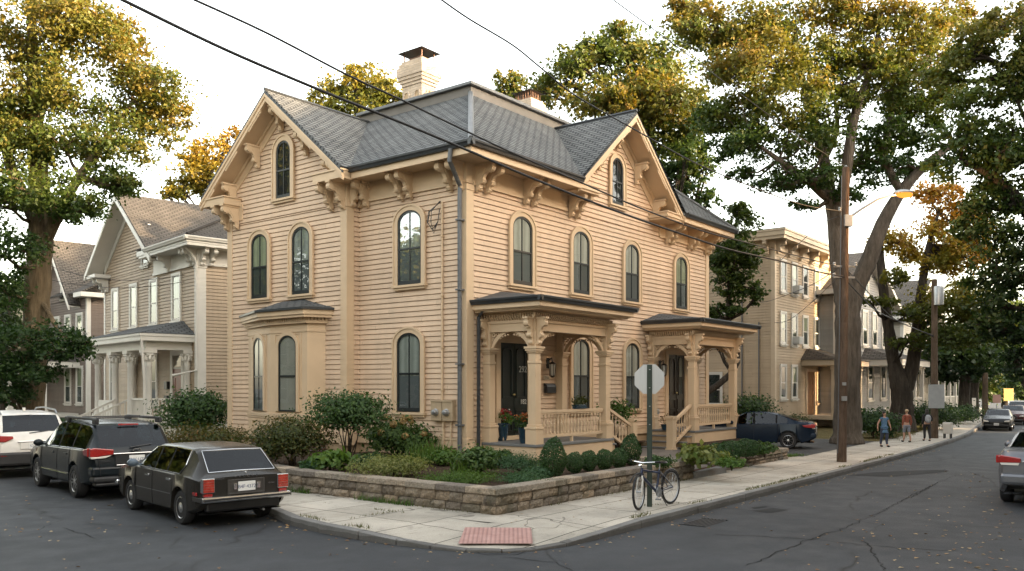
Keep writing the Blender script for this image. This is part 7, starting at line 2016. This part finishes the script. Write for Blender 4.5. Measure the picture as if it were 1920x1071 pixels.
for s in (1, -1): m.tube([(bbx,s*.02,bbz), (-wb,s*.05,rw)], .009, 6).tube([(-.13,s*.015,.57), (-wb,s*.05,rw)], .008, 6)
m.build('frame', BB, bike, auto=50)
m = MB()
for s in (1, -1): m.tube([(headb[0]+.005,s*.02,.54), (headb[0]+.02,s*.045,.48), (wb,s*.05,rw)], [.016,.016,.011], 6)
m.build('fork', BWH, bike, auto=50)
MB().tube([headt, (headt[0]-.02,0,.74)], .012, 6).tube([(headt[0]-.10,-.27,.77), (headt[0]-.03,-.2,.765), (headt[0]-.015,0,.745), (headt[0]-.03,.2,.765), (headt[0]-.10,.27,.77)], .010, 6).build('handlebar', CHROME, bike, auto=50)
m = MB()
for s in (1, -1): m.tube([(headt[0]-.10,s*.27,.77), (headt[0]-.03,s*.22,.766)], .016, 8)
m.build('grip', RUBBER, bike)
MB().sphere((headt[0]+.06,0,.70), (.04,.035,.035), 10, 7).build('front_lamp', CHROME, bike, auto=50)
MB().tube([(-.13,0,.58), (-.15,0,.70)], .010, 6).build('seat_post', STEEL, bike)
m = MB().add([(.10,-.018,.715),(.10,.018,.715),(-.05,.035,.72),(-.14,.08,.73),(-.16,0,.74),(-.14,-.08,.73),(-.05,-.035,.72)], [(0,1,2,6)]) if False else MB()
vs = []; secs = [(.10,.016),(.05,.022),(-.01,.035),(-.07,.068),(-.12,.078),(-.15,.05)]
for x, w_ in secs: vs += [(x-.15,-w_,.705),(x-.15,-w_*.7,.735),(x-.15,w_*.7,.735),(x-.15,w_,.705)]
m.add(vs, [(i*4+j, i*4+(j+1) % 4, i*4+4+(j+1) % 4, i*4+4+j) for i in range(5) for j in range(4)]+[(0,1,2,3),(20,21,22,23)]); m.build('saddle', BLACK, bike, auto=50)
Mx = Matrix.Translation((bbx, 0, bbz)) @ Matrix.Rotation(math.pi/2, 4, 'X')
m = MB().lathe([(.085,-.04),(.085,-.036)], 24, M=Mx).lathe([(.075,-.052),(.075,-.046)], 24, M=Mx).tube([(bbx,.05,bbz), (bbx+.10,.06,bbz-.10)], .009, 6).tube([(bbx,-.05,bbz), (bbx-.10,-.06,bbz+.10)], .009, 6)
m.box(bbx+.06,bbx+.14,.06,.13,bbz-.115,bbz-.095).box(bbx-.14,bbx-.06,-.13,-.06,bbz+.095,bbz+.115); m.build('crankset', STEEL, bike)
MB().tube([(bbx,.045,bbz+.085), (-wb,.045,rw+.03)], .004, 4).tube([(bbx,.045,bbz-.085), (-wb,.045,rw-.03)], .004, 4).build('chain', BLACK, bike)
for x, nm in ((wb, 'front'), (-wb, 'rear')):
    m = MB(); P = [((rw+.018)*math.cos(a), 0, (rw+.018)*math.sin(a)) for a in [D2R(20+k*14) for k in range(11)]]
    m.tube([(x+p[0],0,rw+p[2]) for p in (P if x < 0 else P[1:8])], .014, 5); m.build('mudguard', BLACK, bike)
MB().tube([(bbx-.06,.03,.2), (bbx-.10,.14,.01)], .008, 6).build('kickstand', BLACK, bike)
# planters on the porches
POTB = pmat('blue_glaze', (.012,.035,.055), .18, .35, 5, spec=.6)
def planter(label, loc, r, h, leaves, flowers, n=700):
    root = thing('flower_pot', label, 'flower pot', tuple(loc))
    MB().lathe([(r*.62,0),(r*.70,.02),(r*.95,h*.7),(r*1.0,h*.9),(r*1.08,h*.93),(r*1.08,h),(r*.95,h),(r*.9,h*.85)], 20).build('pot', POTB, root, auto=40)
    P, N, v, T = blob_points((0,0,h+.12), (r*1.35,r*1.35,.16), n, 20, .3); link('foliage', leaf_mesh('foliage', P, N, RNG.uniform(.03,.07,n), .5+v, leaves), root)
    P, N, v, T = blob_points((0,0,h+.22), (r*1.2,r*1.2,.11), n//3, 14, .2); link('flowers', leaf_mesh('flowers', P, N, RNG.uniform(.035,.065,n//3), RNG.uniform(0,1,n//3), flowers, .9), root)
REDF = leaf_mat('red_white_flowers', [(.30,.012,.012), (.36,.02,.02), (.30,.05,.06), (.55,.50,.42)], .2); ORF = leaf_mat('orange_flowers', [(.28,.07,.012), (.34,.11,.02), (.2,.05,.02)], .2)
planter('tall blue glazed pot of red and white flowers on the first porch', at(941,826,.805), .17, .42, LIME, REDF)
planter('dark blue pot of orange flowers beside the porch post', at(983,831,.805), .145, .36, SHRUB, ORF)
planter('black bowl planter on the top step of the second porch', at(1247,806,.805), .13, .16, BRONZE, BRONZE, 60)
wp = W(2.3, -1.45, 1.565); root = thing('window_box', 'small box of leafy plants on the rail of the first porch', 'planter', tuple(wp), ANG)
MB().box(-.22,.22,-.07,.07,0,.10).build('box', POTB, root, bevel=.01); P, N, v, T = blob_points((0,0,.17), (.26,.12,.11), 420, 16, .35); link('foliage', leaf_mesh('foliage', P, N, RNG.uniform(.05,.10,420), .4+v, BRONZE, .35), root)
# bin, fence, signs along the street
bl = at(1777, 822, .13); root = thing('bin', 'pale grey bin on short legs beside the far pavement', 'bin', tuple(bl), ANG)
MB().box(-.15,.15,-.15,.15,.18,.52).prism([(-.16,.52),(.16,.52),(.13,.60),(-.13,.60)], 'y', -.16, .16).build('bin_body', OFFWHITE, root, bevel=.015)
for x, y in ((-.11,-.11),(.11,-.11),(-.11,.11),(.11,.11)): MB().box(x-.02,x+.02,y-.02,y+.02,0,.18).build('leg', BLACK, root)
fa, fb = W(19.5, -2.7, .13), W(28.5, -1.6, .13)
root = thing('wire_fence', 'low grey wire fence behind the walkers', 'fence', tuple(fa), math.atan2((fb-fa).y, (fb-fa).x)); Lf = (fb-fa).length
for k in range(6): MB().tube([(Lf*k/5,0,0),(Lf*k/5,0,.95)], .025, 8).build('post', STEEL, root)
m = MB().tube([(0,0,.92),(Lf,0,.92)], .016, 6)
for k in range(int(Lf/.12)): x = k*.12; m.tube([(x,0,.03),(x+.45,0,.90)], .003, 3).tube([(x+.45,0,.03),(x,0,.90)], .003, 3)
m.build('wire_mesh', STEEL, root)
def street_sign(label, px, py, d, w_, h_, zc, col):
    b = Vector(((px-960)/1621*d, d, .13)); root = thing('road_sign', label, 'road sign', tuple(b), 0)
    MB().tube([(0,.02,0),(0,.02,zc+h_/2)], .03, 6).build('sign_post', STEEL, root); MB().box(-w_/2,w_/2,-.02,0,zc-h_/2,zc+h_/2).build('sign_plate', col, root, bevel=.01)
street_sign('small yellow road sign above the far traffic', 1891, 745, 66, .75, .95, 1.35, pmat('yellow_sign', (.32,.19,.03), .5, .05))
street_sign('small pinkish road sign on a post behind the black saloon', 1869, 760, 58, .55, .55, 1.15, pmat('pink_sign', (.38,.22,.18), .5, .05))
street_sign('white tag sign on the kerbside tree line before the third pole', 1826, 770, 47, .22, .5, 1.1, WHITE)
# overhead wires, sagging between the poles and spans that pass over the camera
def wire(name, label, pts, d0, d1, r, plan=None, seg=7):
    """pts: survey pixels along the wire; its plan is a straight line from depth d0 (first point) to d1 (last)"""
    A = atY(pts[0][0], pts[0][1], d0); B = atY(pts[-1][0], pts[-1][1], d1); P = []
    for px, py in pts:
        k = (px-960)/1621.; dx, dy = B.x-A.x, B.y-A.y
        s = (k*A.y-A.x)/(dx-k*dy); s = min(max(s, 0), 1); y = A.y+s*dy
        P.append(atY(px, py, y))
    Q = []
    for i in range(len(P)-1):
        p0 = P[max(i-1,0)]; p1 = P[i]; p2 = P[i+1]; p3 = P[min(i+2,len(P)-1)]
        for k in range(6):
            t = k/6; Q.append(.5*((2*p1)+(p2-p0)*t+(2*p0-5*p1+4*p2-p3)*t*t+(3*p1-p0-3*p2+p3)*t**3))
    Q.append(P[-1])
    d = (P[0]-P[1]).normalized(); Q.insert(0, P[0]+d*6)
    o = MB().tube(Q, r, seg).build(name, pmat('cable_black', (.018,.017,.017), .55, .15, 9), smooth=True); tag(o, label, 'overhead wire', 'overhead wires crossing the picture'); return o
wire('overhead_wire', 'thick lower overhead cable crossing the house front to the near pole', [(230,0),(420,92),(600,169),(750,229),(870,279),(990,331),(1090,371),(1175,403),(1281,440),(1368,468),(1460,489),(1532,509),(1582,519)], 9, dp-.1, .019)
wire('overhead_wire', 'thinner overhead cable just above the thick one, crossing the brick chimney to the near pole', [(365,0),(500,62),(650,140),(750,186),(820,220),(955,284),(1075,336),(1139,364),(1210,394),(1317,433),(1400,455),(1480,476),(1568,499)], 9.5, dp-.1, .014)
wire('overhead_wire', 'single overhead wire passing the small chimney and front gable', [(828,0),(880,36),(960,84),(1010,124),(1080,180),(1190,243),(1300,304),(1399,346),(1501,383),(1576,396)], 11, dp-.1, .012)
wire('overhead_wire', 'very thin overhead wire through the right trees to the pole top', [(1150,0),(1240,66),(1310,118),(1400,185),(1500,258),(1585,312)], 13, dp, .008)
def cable(label, pts, r=.010):
    P = [atY(*p) for p in pts]; Q = []
    for i in range(len(P)-1):
        p0 = P[max(i-1,0)]; p1 = P[i]; p2 = P[i+1]; p3 = P[min(i+2,len(P)-1)]
        for k in range(5):
            t = k/5; Q.append(.5*((2*p1)+(p2-p0)*t+(2*p0-5*p1+4*p2-p3)*t*t+(3*p1-p0-3*p2+p3)*t**3))
    Q.append(P[-1]); tag(MB().tube(Q, r, 5).build('service_wire', MATS['cable_black'], smooth=True), label, 'overhead wire', 'service wires')
cable('service wire from the near pole to the three storey house corner, longest of the set', [(1576,500,dp),(1520,535,26),(1450,562,32),(1425,568,38)])
cable('service wire from the near pole rising past the three storey cornice', [(1574,405,dp),(1540,420,25),(1500,455,29),(1462,490,34)])
cable('service wire from the near pole to the three storey house, below its top windows', [(1576,515,dp),(1530,560,27),(1480,600,32),(1452,605,34)])
cable('drooping wire from the near pole to the second pole', [(1582,500,dp),(1625,545,25),(1680,600,29),(1752,630,33)], .014)
cable('thick wire bundle between the near pole and the trees', [(1582,520,dp),(1640,580,26),(1690,605,30),(1752,632,33)], .018)
cable('service wire reaching the white trimmed house from the left', [(0,466,28),(90,498,29),(180,522,30.5),(270,525,32),(352,515,33)])
cable('lower service wire reaching the white trimmed house from the left', [(0,500,28),(120,530,29.5),(240,540,31.5),(352,528,33)])
# ------------------------------------------------------------------ people
SKIN = pmat('skin', (.38,.22,.15), .5, .08, 8); DENIM = pmat('denim_blue', (.06,.13,.22), .8, .15, 12); NAVY = pmat('navy_trousers', (.03,.04,.07), .8, .15, 12)
RUST = pmat('rust_jacket', (.20,.055,.03), .8, .15, 9); GREYB = pmat('grey_blue_shorts', (.16,.18,.22), .8, .12, 9); HAIRD = pmat('dark_hair', (.015,.011,.009), .6, .2, 15); HAIRL = pmat('fair_hair', (.38,.27,.16), .6, .2, 15)
BLKC = pmat('black_clothes', (.012,.012,.013), .85, .2, 9); PACK = pmat('pale_backpack', (.25,.26,.27), .7, .25, 14)
def skin_mesh(name, verts, edges, mat, parent, sub=2, root=0):
    me = bpy.data.meshes.new(name); me.from_pydata([v[:3] for v in verts], edges, [])
    o = bpy.data.objects.new('tmp', me); COL.objects.link(o)
    sk = o.modifiers.new('s', 'SKIN'); sk.use_smooth_shade = True; sb_ = o.modifiers.new('b', 'SUBSURF'); sb_.levels = sub; sb_.render_levels = sub
    for i, v in enumerate(verts):
        r = v[3]; r2 = v[4] if len(v) > 4 else r
        me.skin_vertices[0].data[i].radius = (r, r2); me.skin_vertices[0].data[i].use_root = (i == root)
    dg = bpy.context.evaluated_depsgraph_get(); dg.update()
    m2 = bpy.data.meshes.new_from_object(o.evaluated_get(dg)); bpy.data.objects.remove(o); bpy.data.meshes.remove(me)
    m2.name = name; m2.materials.clear(); m2.materials.append(mat)
    m2.polygons.foreach_set('use_smooth', [True]*len(m2.polygons))
    return link(name, m2, parent)
def person(label, loc, rz, sc, stride, hair, longhair, top, topmat, legs, legmat, armL, armR, tlen=0., pack=False):
    """1.7 m figure facing -y, walking; stride swings the legs; armL/armR: hand offsets"""
    root = thing('person', label, 'person', loc, rz); root.scale = (sc,)*3
    s = stride; H_ = .92
    V = [(0,0,.95,.125,.10), (0,0,1.10,.12,.09), (0,.01,1.28,.145,.095), (0,.01,1.42,.10,.075), (0,0,1.50,.048), (0,-.01,1.56,.055,.06), (0,-.015,1.63,.078,.092), (0,-.01,1.72,.06,.07)]
    E = [(0,1),(1,2),(2,3),(3,4),(4,5),(5,6),(6,7)]
    def limb(a, pts):
        i = a
        for p in pts: V.append(p); E.append((i, len(V)-1)); i = len(V)-1
        return i
    hips = {}
    for sg in (1, -1):
        f = sg*s
        limb(0, [(sg*.10, 0, .88, .088), (sg*.10, -f*.5-.02, .50, .058), (sg*.10, -f*.75+.02+abs(f)*.25, .28, .052), (sg*.10, -f+(.03), .09, .036), (sg*.105, -f-.02, .045, .038), (sg*.11, -f-.14, .035, .034)])
        hand = armL if sg > 0 else armR
        sh = Vector((sg*.185, .01, 1.40)); hd_ = Vector(hand); el = (sh+hd_)/2+Vector((sg*.04, .05, -.01)); w_ = el.lerp(hd_, .88)
        i = limb(3, [(sh.x, sh.y, sh.z, .055), (el.x, el.y, el.z, .042), (w_.x, w_.y, w_.z, .028), (hd_.x, hd_.y, hd_.z-.03, .034, .022)])
    skin_mesh('body', V, E, SKIN, root)
    # fingers
    m = MB()
    for sg, hand in ((1, armL), (-1, armR)):
        h = Vector(hand)+Vector((0,0,-.05))
        for k in range(4): m.tube([h+Vector(((k-1.5)*.004*sg, (k-1.5)*.017, 0)), h+Vector((0,(k-1.5)*.019,-.045)), h+Vector((-sg*.012,(k-1.5)*.018,-.075+abs(k-1.4)*.01))], [.009,.008,.006], 6)
        m.tube([h+Vector((0,-.03,.02)), h+Vector((-sg*.01,-.05,-.01)), h+Vector((-sg*.015,-.052,-.035))], [.010,.009,.007], 6)
    m.build('fingers', SKIN, root, smooth=True)
    m = MB().sphere((0,-.105,1.635), (.012,.022,.02), 6, 5).sphere((.078,-.005,1.635), (.012,.02,.03), 6, 5).sphere((-.078,-.005,1.635), (.012,.02,.03), 6, 5); m.build('nose_and_ears', SKIN, root, smooth=True)
    m = MB().sphere((.03,-.092,1.655), (.011,.008,.007), 6, 5).sphere((-.03,-.092,1.655), (.011,.008,.007), 6, 5).box(-.022,.022,-.099,-.09,1.585,1.591); m.build('eyes_and_mouth', HAIRD, root)
    m = MB().sphere((0,.012,1.685), (.092,.10,.085), 12, 8)
    if longhair: m.sphere((0,.06,1.56), (.10,.055,.16), 10, 8).sphere((.075,.02,1.56), (.03,.05,.13), 8, 6).sphere((-.075,.02,1.56), (.03,.05,.13), 8, 6)
    m.build('hair', hair, root, smooth=True)
    # clothes: a little larger than the body
    TV = [(0,0,1.0,.145,.115), (0,0,1.12,.138,.108), (0,.01,1.28,.162,.112), (0,.01,1.43,.115,.085)]; TE = [(0,1),(1,2),(2,3)]
    if tlen: TV[0] = (0,0,.92-tlen*.4,.165,.13); TV.append((0,0,.90-tlen,.19,.15)); TE.append((0, 4))
    if top == 'long':
        for sg, hand in ((1, armL), (-1, armR)):
            sh = Vector((sg*.185,.01,1.40)); hd_ = Vector(hand); el = (sh+hd_)/2+Vector((sg*.04,.05,-.01)); w_ = el.lerp(hd_, .85); b0 = len(TV)
            TV += [(*sh,.068), (*el,.055), (*w_,.042)]; TE += [(3,b0),(b0,b0+1),(b0+1,b0+2)]
    else:
        for sg in (1, -1): b0 = len(TV); TV += [(sg*.18,.01,1.40,.066), (sg*.215,.02,1.30,.056)]; TE += [(3,b0),(b0,b0+1)]
    skin_mesh('top', TV, TE, topmat, root)
    LV = [(0,0,.96,.140,.112)]; LE = []
    for sg in (1, -1):
        f = sg*s; pts = [(sg*.10,0,.86,.105), (sg*.10,-f*.5-.02,.50,.078)]
        if legs == 'long': pts += [(sg*.10,-f*.75+.02+abs(f)*.25,.28,.066), (sg*.10,-f+.03,.12,.052)]
        i = 0
        for p in pts: LV.append(p); LE.append((i, len(LV)-1)); i = len(LV)-1
    skin_mesh('trousers' if legs == 'long' else 'shorts', LV, LE, legmat, root)
    m = MB()
    for sg in (1, -1): f = sg*s; m.sphere((sg*.11, -f-.06, .042), (.05,.13,.045), 10, 6)
    m.build('shoes', BLKC, root, smooth=True)
    return root
def face(dx, dy): return math.atan2(dx, -dy)
pw = at(1658, 838, .13); person('person walking towards us in a long denim blue top, dark hair, arms swinging', tuple(pw), ANG*0+.15, .66, .12, HAIRD, True, 'short', DENIM, 'long', NAVY, (.34,-.02,.93), (-.34,.02,.90), .18)
pm = at(1700, 829, .13); person('person walking away in a rust red jacket and grey blue shorts', tuple(pm), math.pi+.1, .66, .16, HAIRL, False, 'long', RUST, 'short', GREYB, (.25,.04,.86), (-.25,-.06,.86))
pk = at(1738, 827, .13); p_ = person('person in black with a pale backpack walking away beside the second pole', tuple(pk), math.pi-.1, .66, .13, HAIRD, True, 'long', BLKC, 'long', BLKC, (.24,.02,.86), (-.3,-.14,1.05))
bk = thing('backpack', 'pale grey patterned backpack on the back of the person in black', 'backpack', tuple(pk+Vector((0,0,.0))), math.pi-.1); bk.scale = (.66,)*3
MB().sphere((0,.17,1.22), (.17,.10,.23), 14, 10).sphere((0,.25,1.12), (.12,.05,.12), 10, 7).build('pack_body', PACK, bk, smooth=True)
m = MB()
for sg in (1, -1): m.tube([(sg*.10,.13,1.40), (sg*.12,.0,1.48), (sg*.13,-.11,1.38), (sg*.14,-.08,1.18), (sg*.12,.1,1.05)], .018, 6)
m.build('strap', BLKC, bk)
# ------------------------------------------------------------------ one piece, one part: separate loose pieces that do not touch
def split_parts(maxn=10, tol=.03):
    skip = ('text', 'badge', 'lettering', 'number', 'crown', 'foliage', 'flower', 'coursed', 'capstones', 'siding', 'trunk', 'roofing', 'eyes', 'wire_mesh', 'balustrade', 'dentil', 'lamp_lens', 'rim', 'pane', 'curtain', 'emblem', 'sash', 'interior', 'panel', 'treads', 'risers', 'casing', 'window', 'frame')
    for o in list(COL.objects):
        if o.type != 'MESH' or o.parent is None or o.data.users > 1 or len(o.data.vertices) > 6000 or any(k in o.name for k in skip): continue
        me = o.data; n = len(me.vertices); par = list(range(n))
        def find(i):
            while par[i] != i: par[i] = par[par[i]]; i = par[i]
            return i
        for e in me.edges:
            a, b = find(e.vertices[0]), find(e.vertices[1])
            if a != b: par[a] = b
        isl = {}
        for i in range(n): isl.setdefault(find(i), []).append(i)
        if len(isl) < 2 or len(isl) > 400: continue
        keys = list(isl); bb = []
        co_ = np.empty(n*3, np.float32); me.vertices.foreach_get('co', co_); co_ = co_.reshape(-1, 3)
        for k in keys: c = co_[isl[k]]; bb.append((c.min(0)-tol, c.max(0)+tol))
        g = list(range(len(keys)))
        def gf(i):
            while g[i] != i: i = g[i]
            return i
        for i in range(len(keys)):
            for j in range(i+1, len(keys)):
                if np.all(bb[i][0] <= bb[j][1]) and np.all(bb[j][0] <= bb[i][1]):
                    a, b = gf(i), gf(j)
                    if a != b: g[a] = b
        groups = {}
        for i in range(len(keys)): groups.setdefault(gf(i), []).append(i)
        if not 2 <= len(groups) <= maxn: continue
        vg = {}
        for q, (k, mem) in enumerate(groups.items()):
            for i in mem:
                for v in isl[keys[i]]: vg[v] = q
        base = o.name.split('.')[0]
        for q in range(1, len(groups)):
            c = o.copy(); c.data = me.copy(); c.name = base; COL.objects.link(c)
            b = bmesh.new(); b.from_mesh(c.data); b.verts.ensure_lookup_table()
            bmesh.ops.delete(b, geom=[v for v in b.verts if vg[v.index] != q], context='VERTS'); b.to_mesh(c.data); b.free()
        b = bmesh.new(); b.from_mesh(me); bmesh.ops.delete(b, geom=[v for v in b.verts if vg[v.index] != 0], context='VERTS'); b.to_mesh(me); b.free()
split_parts()
# ------------------------------------------------------------------ camera, light, sky
cam = bpy.data.cameras.new('camera'); co = bpy.data.objects.new('camera', cam); COL.objects.link(co)
co.location = (0, 0, CZ); co.rotation_euler = (math.pi/2, 0, 0)
cam.sensor_width = 36; cam.lens = 36*1621/1920; cam.shift_y = (725-535.5)/1920; cam.clip_end = 2000
scene.camera = co
SUN_DIR = Vector((.90, -.43, 0)).normalized()
EL = D2R(9)
sd = Vector((SUN_DIR.x*math.cos(EL), SUN_DIR.y*math.cos(EL), math.sin(EL)))
sl = bpy.data.lights.new('sun', 'SUN'); sl.energy = 1.9; sl.angle = D2R(1.0); sl.color = (1, .70, .40)
so_ = bpy.data.objects.new('sun', sl); COL.objects.link(so_)
so_.rotation_euler = sd.to_track_quat('Z', 'Y').to_euler(); so_.location = sd*60
w = bpy.data.worlds.new('World'); scene.world = w; w.use_nodes = True
nt = w.node_tree; nt.nodes.clear()
bg = nt.nodes.new('ShaderNodeBackground'); ou = nt.nodes.new('ShaderNodeOutputWorld')
sky = nt.nodes.new('ShaderNodeTexSky'); sky.sky_type = 'NISHITA'; sky.sun_disc = False
sky.sun_elevation = EL; sky.sun_rotation = math.atan2(SUN_DIR.x, SUN_DIR.y)
sky.air_density = 1.0; sky.dust_density = 2.5; sky.ozone_density = 1.0
mx = nt.nodes.new('ShaderNodeMix'); mx.data_type = 'RGBA'; mx.inputs[0].default_value = .55
hs = nt.nodes.new('ShaderNodeHueSaturation'); hs.inputs['Saturation'].default_value = .48
nt.links.new(sky.outputs[0], hs.inputs['Color'])
mm = nt.nodes.new('ShaderNodeMix'); mm.data_type = 'RGBA'; mm.blend_type = 'MULTIPLY'; mm.inputs[0].default_value = 1; mm.inputs[7].default_value = (1.085,1.0,.885,1)
nt.links.new(hs.outputs[0], mm.inputs[6]); nt.links.new(mm.outputs[2], bg.inputs[0]); bg.inputs[1].default_value = .15
nt.links.new(bg.outputs[0], ou.inputs[0])
scene.view_settings.view_transform = 'Standard'; scene.view_settings.look = 'None'
scene.view_settings.exposure = 3.3; scene.view_settings.gamma = 1.0
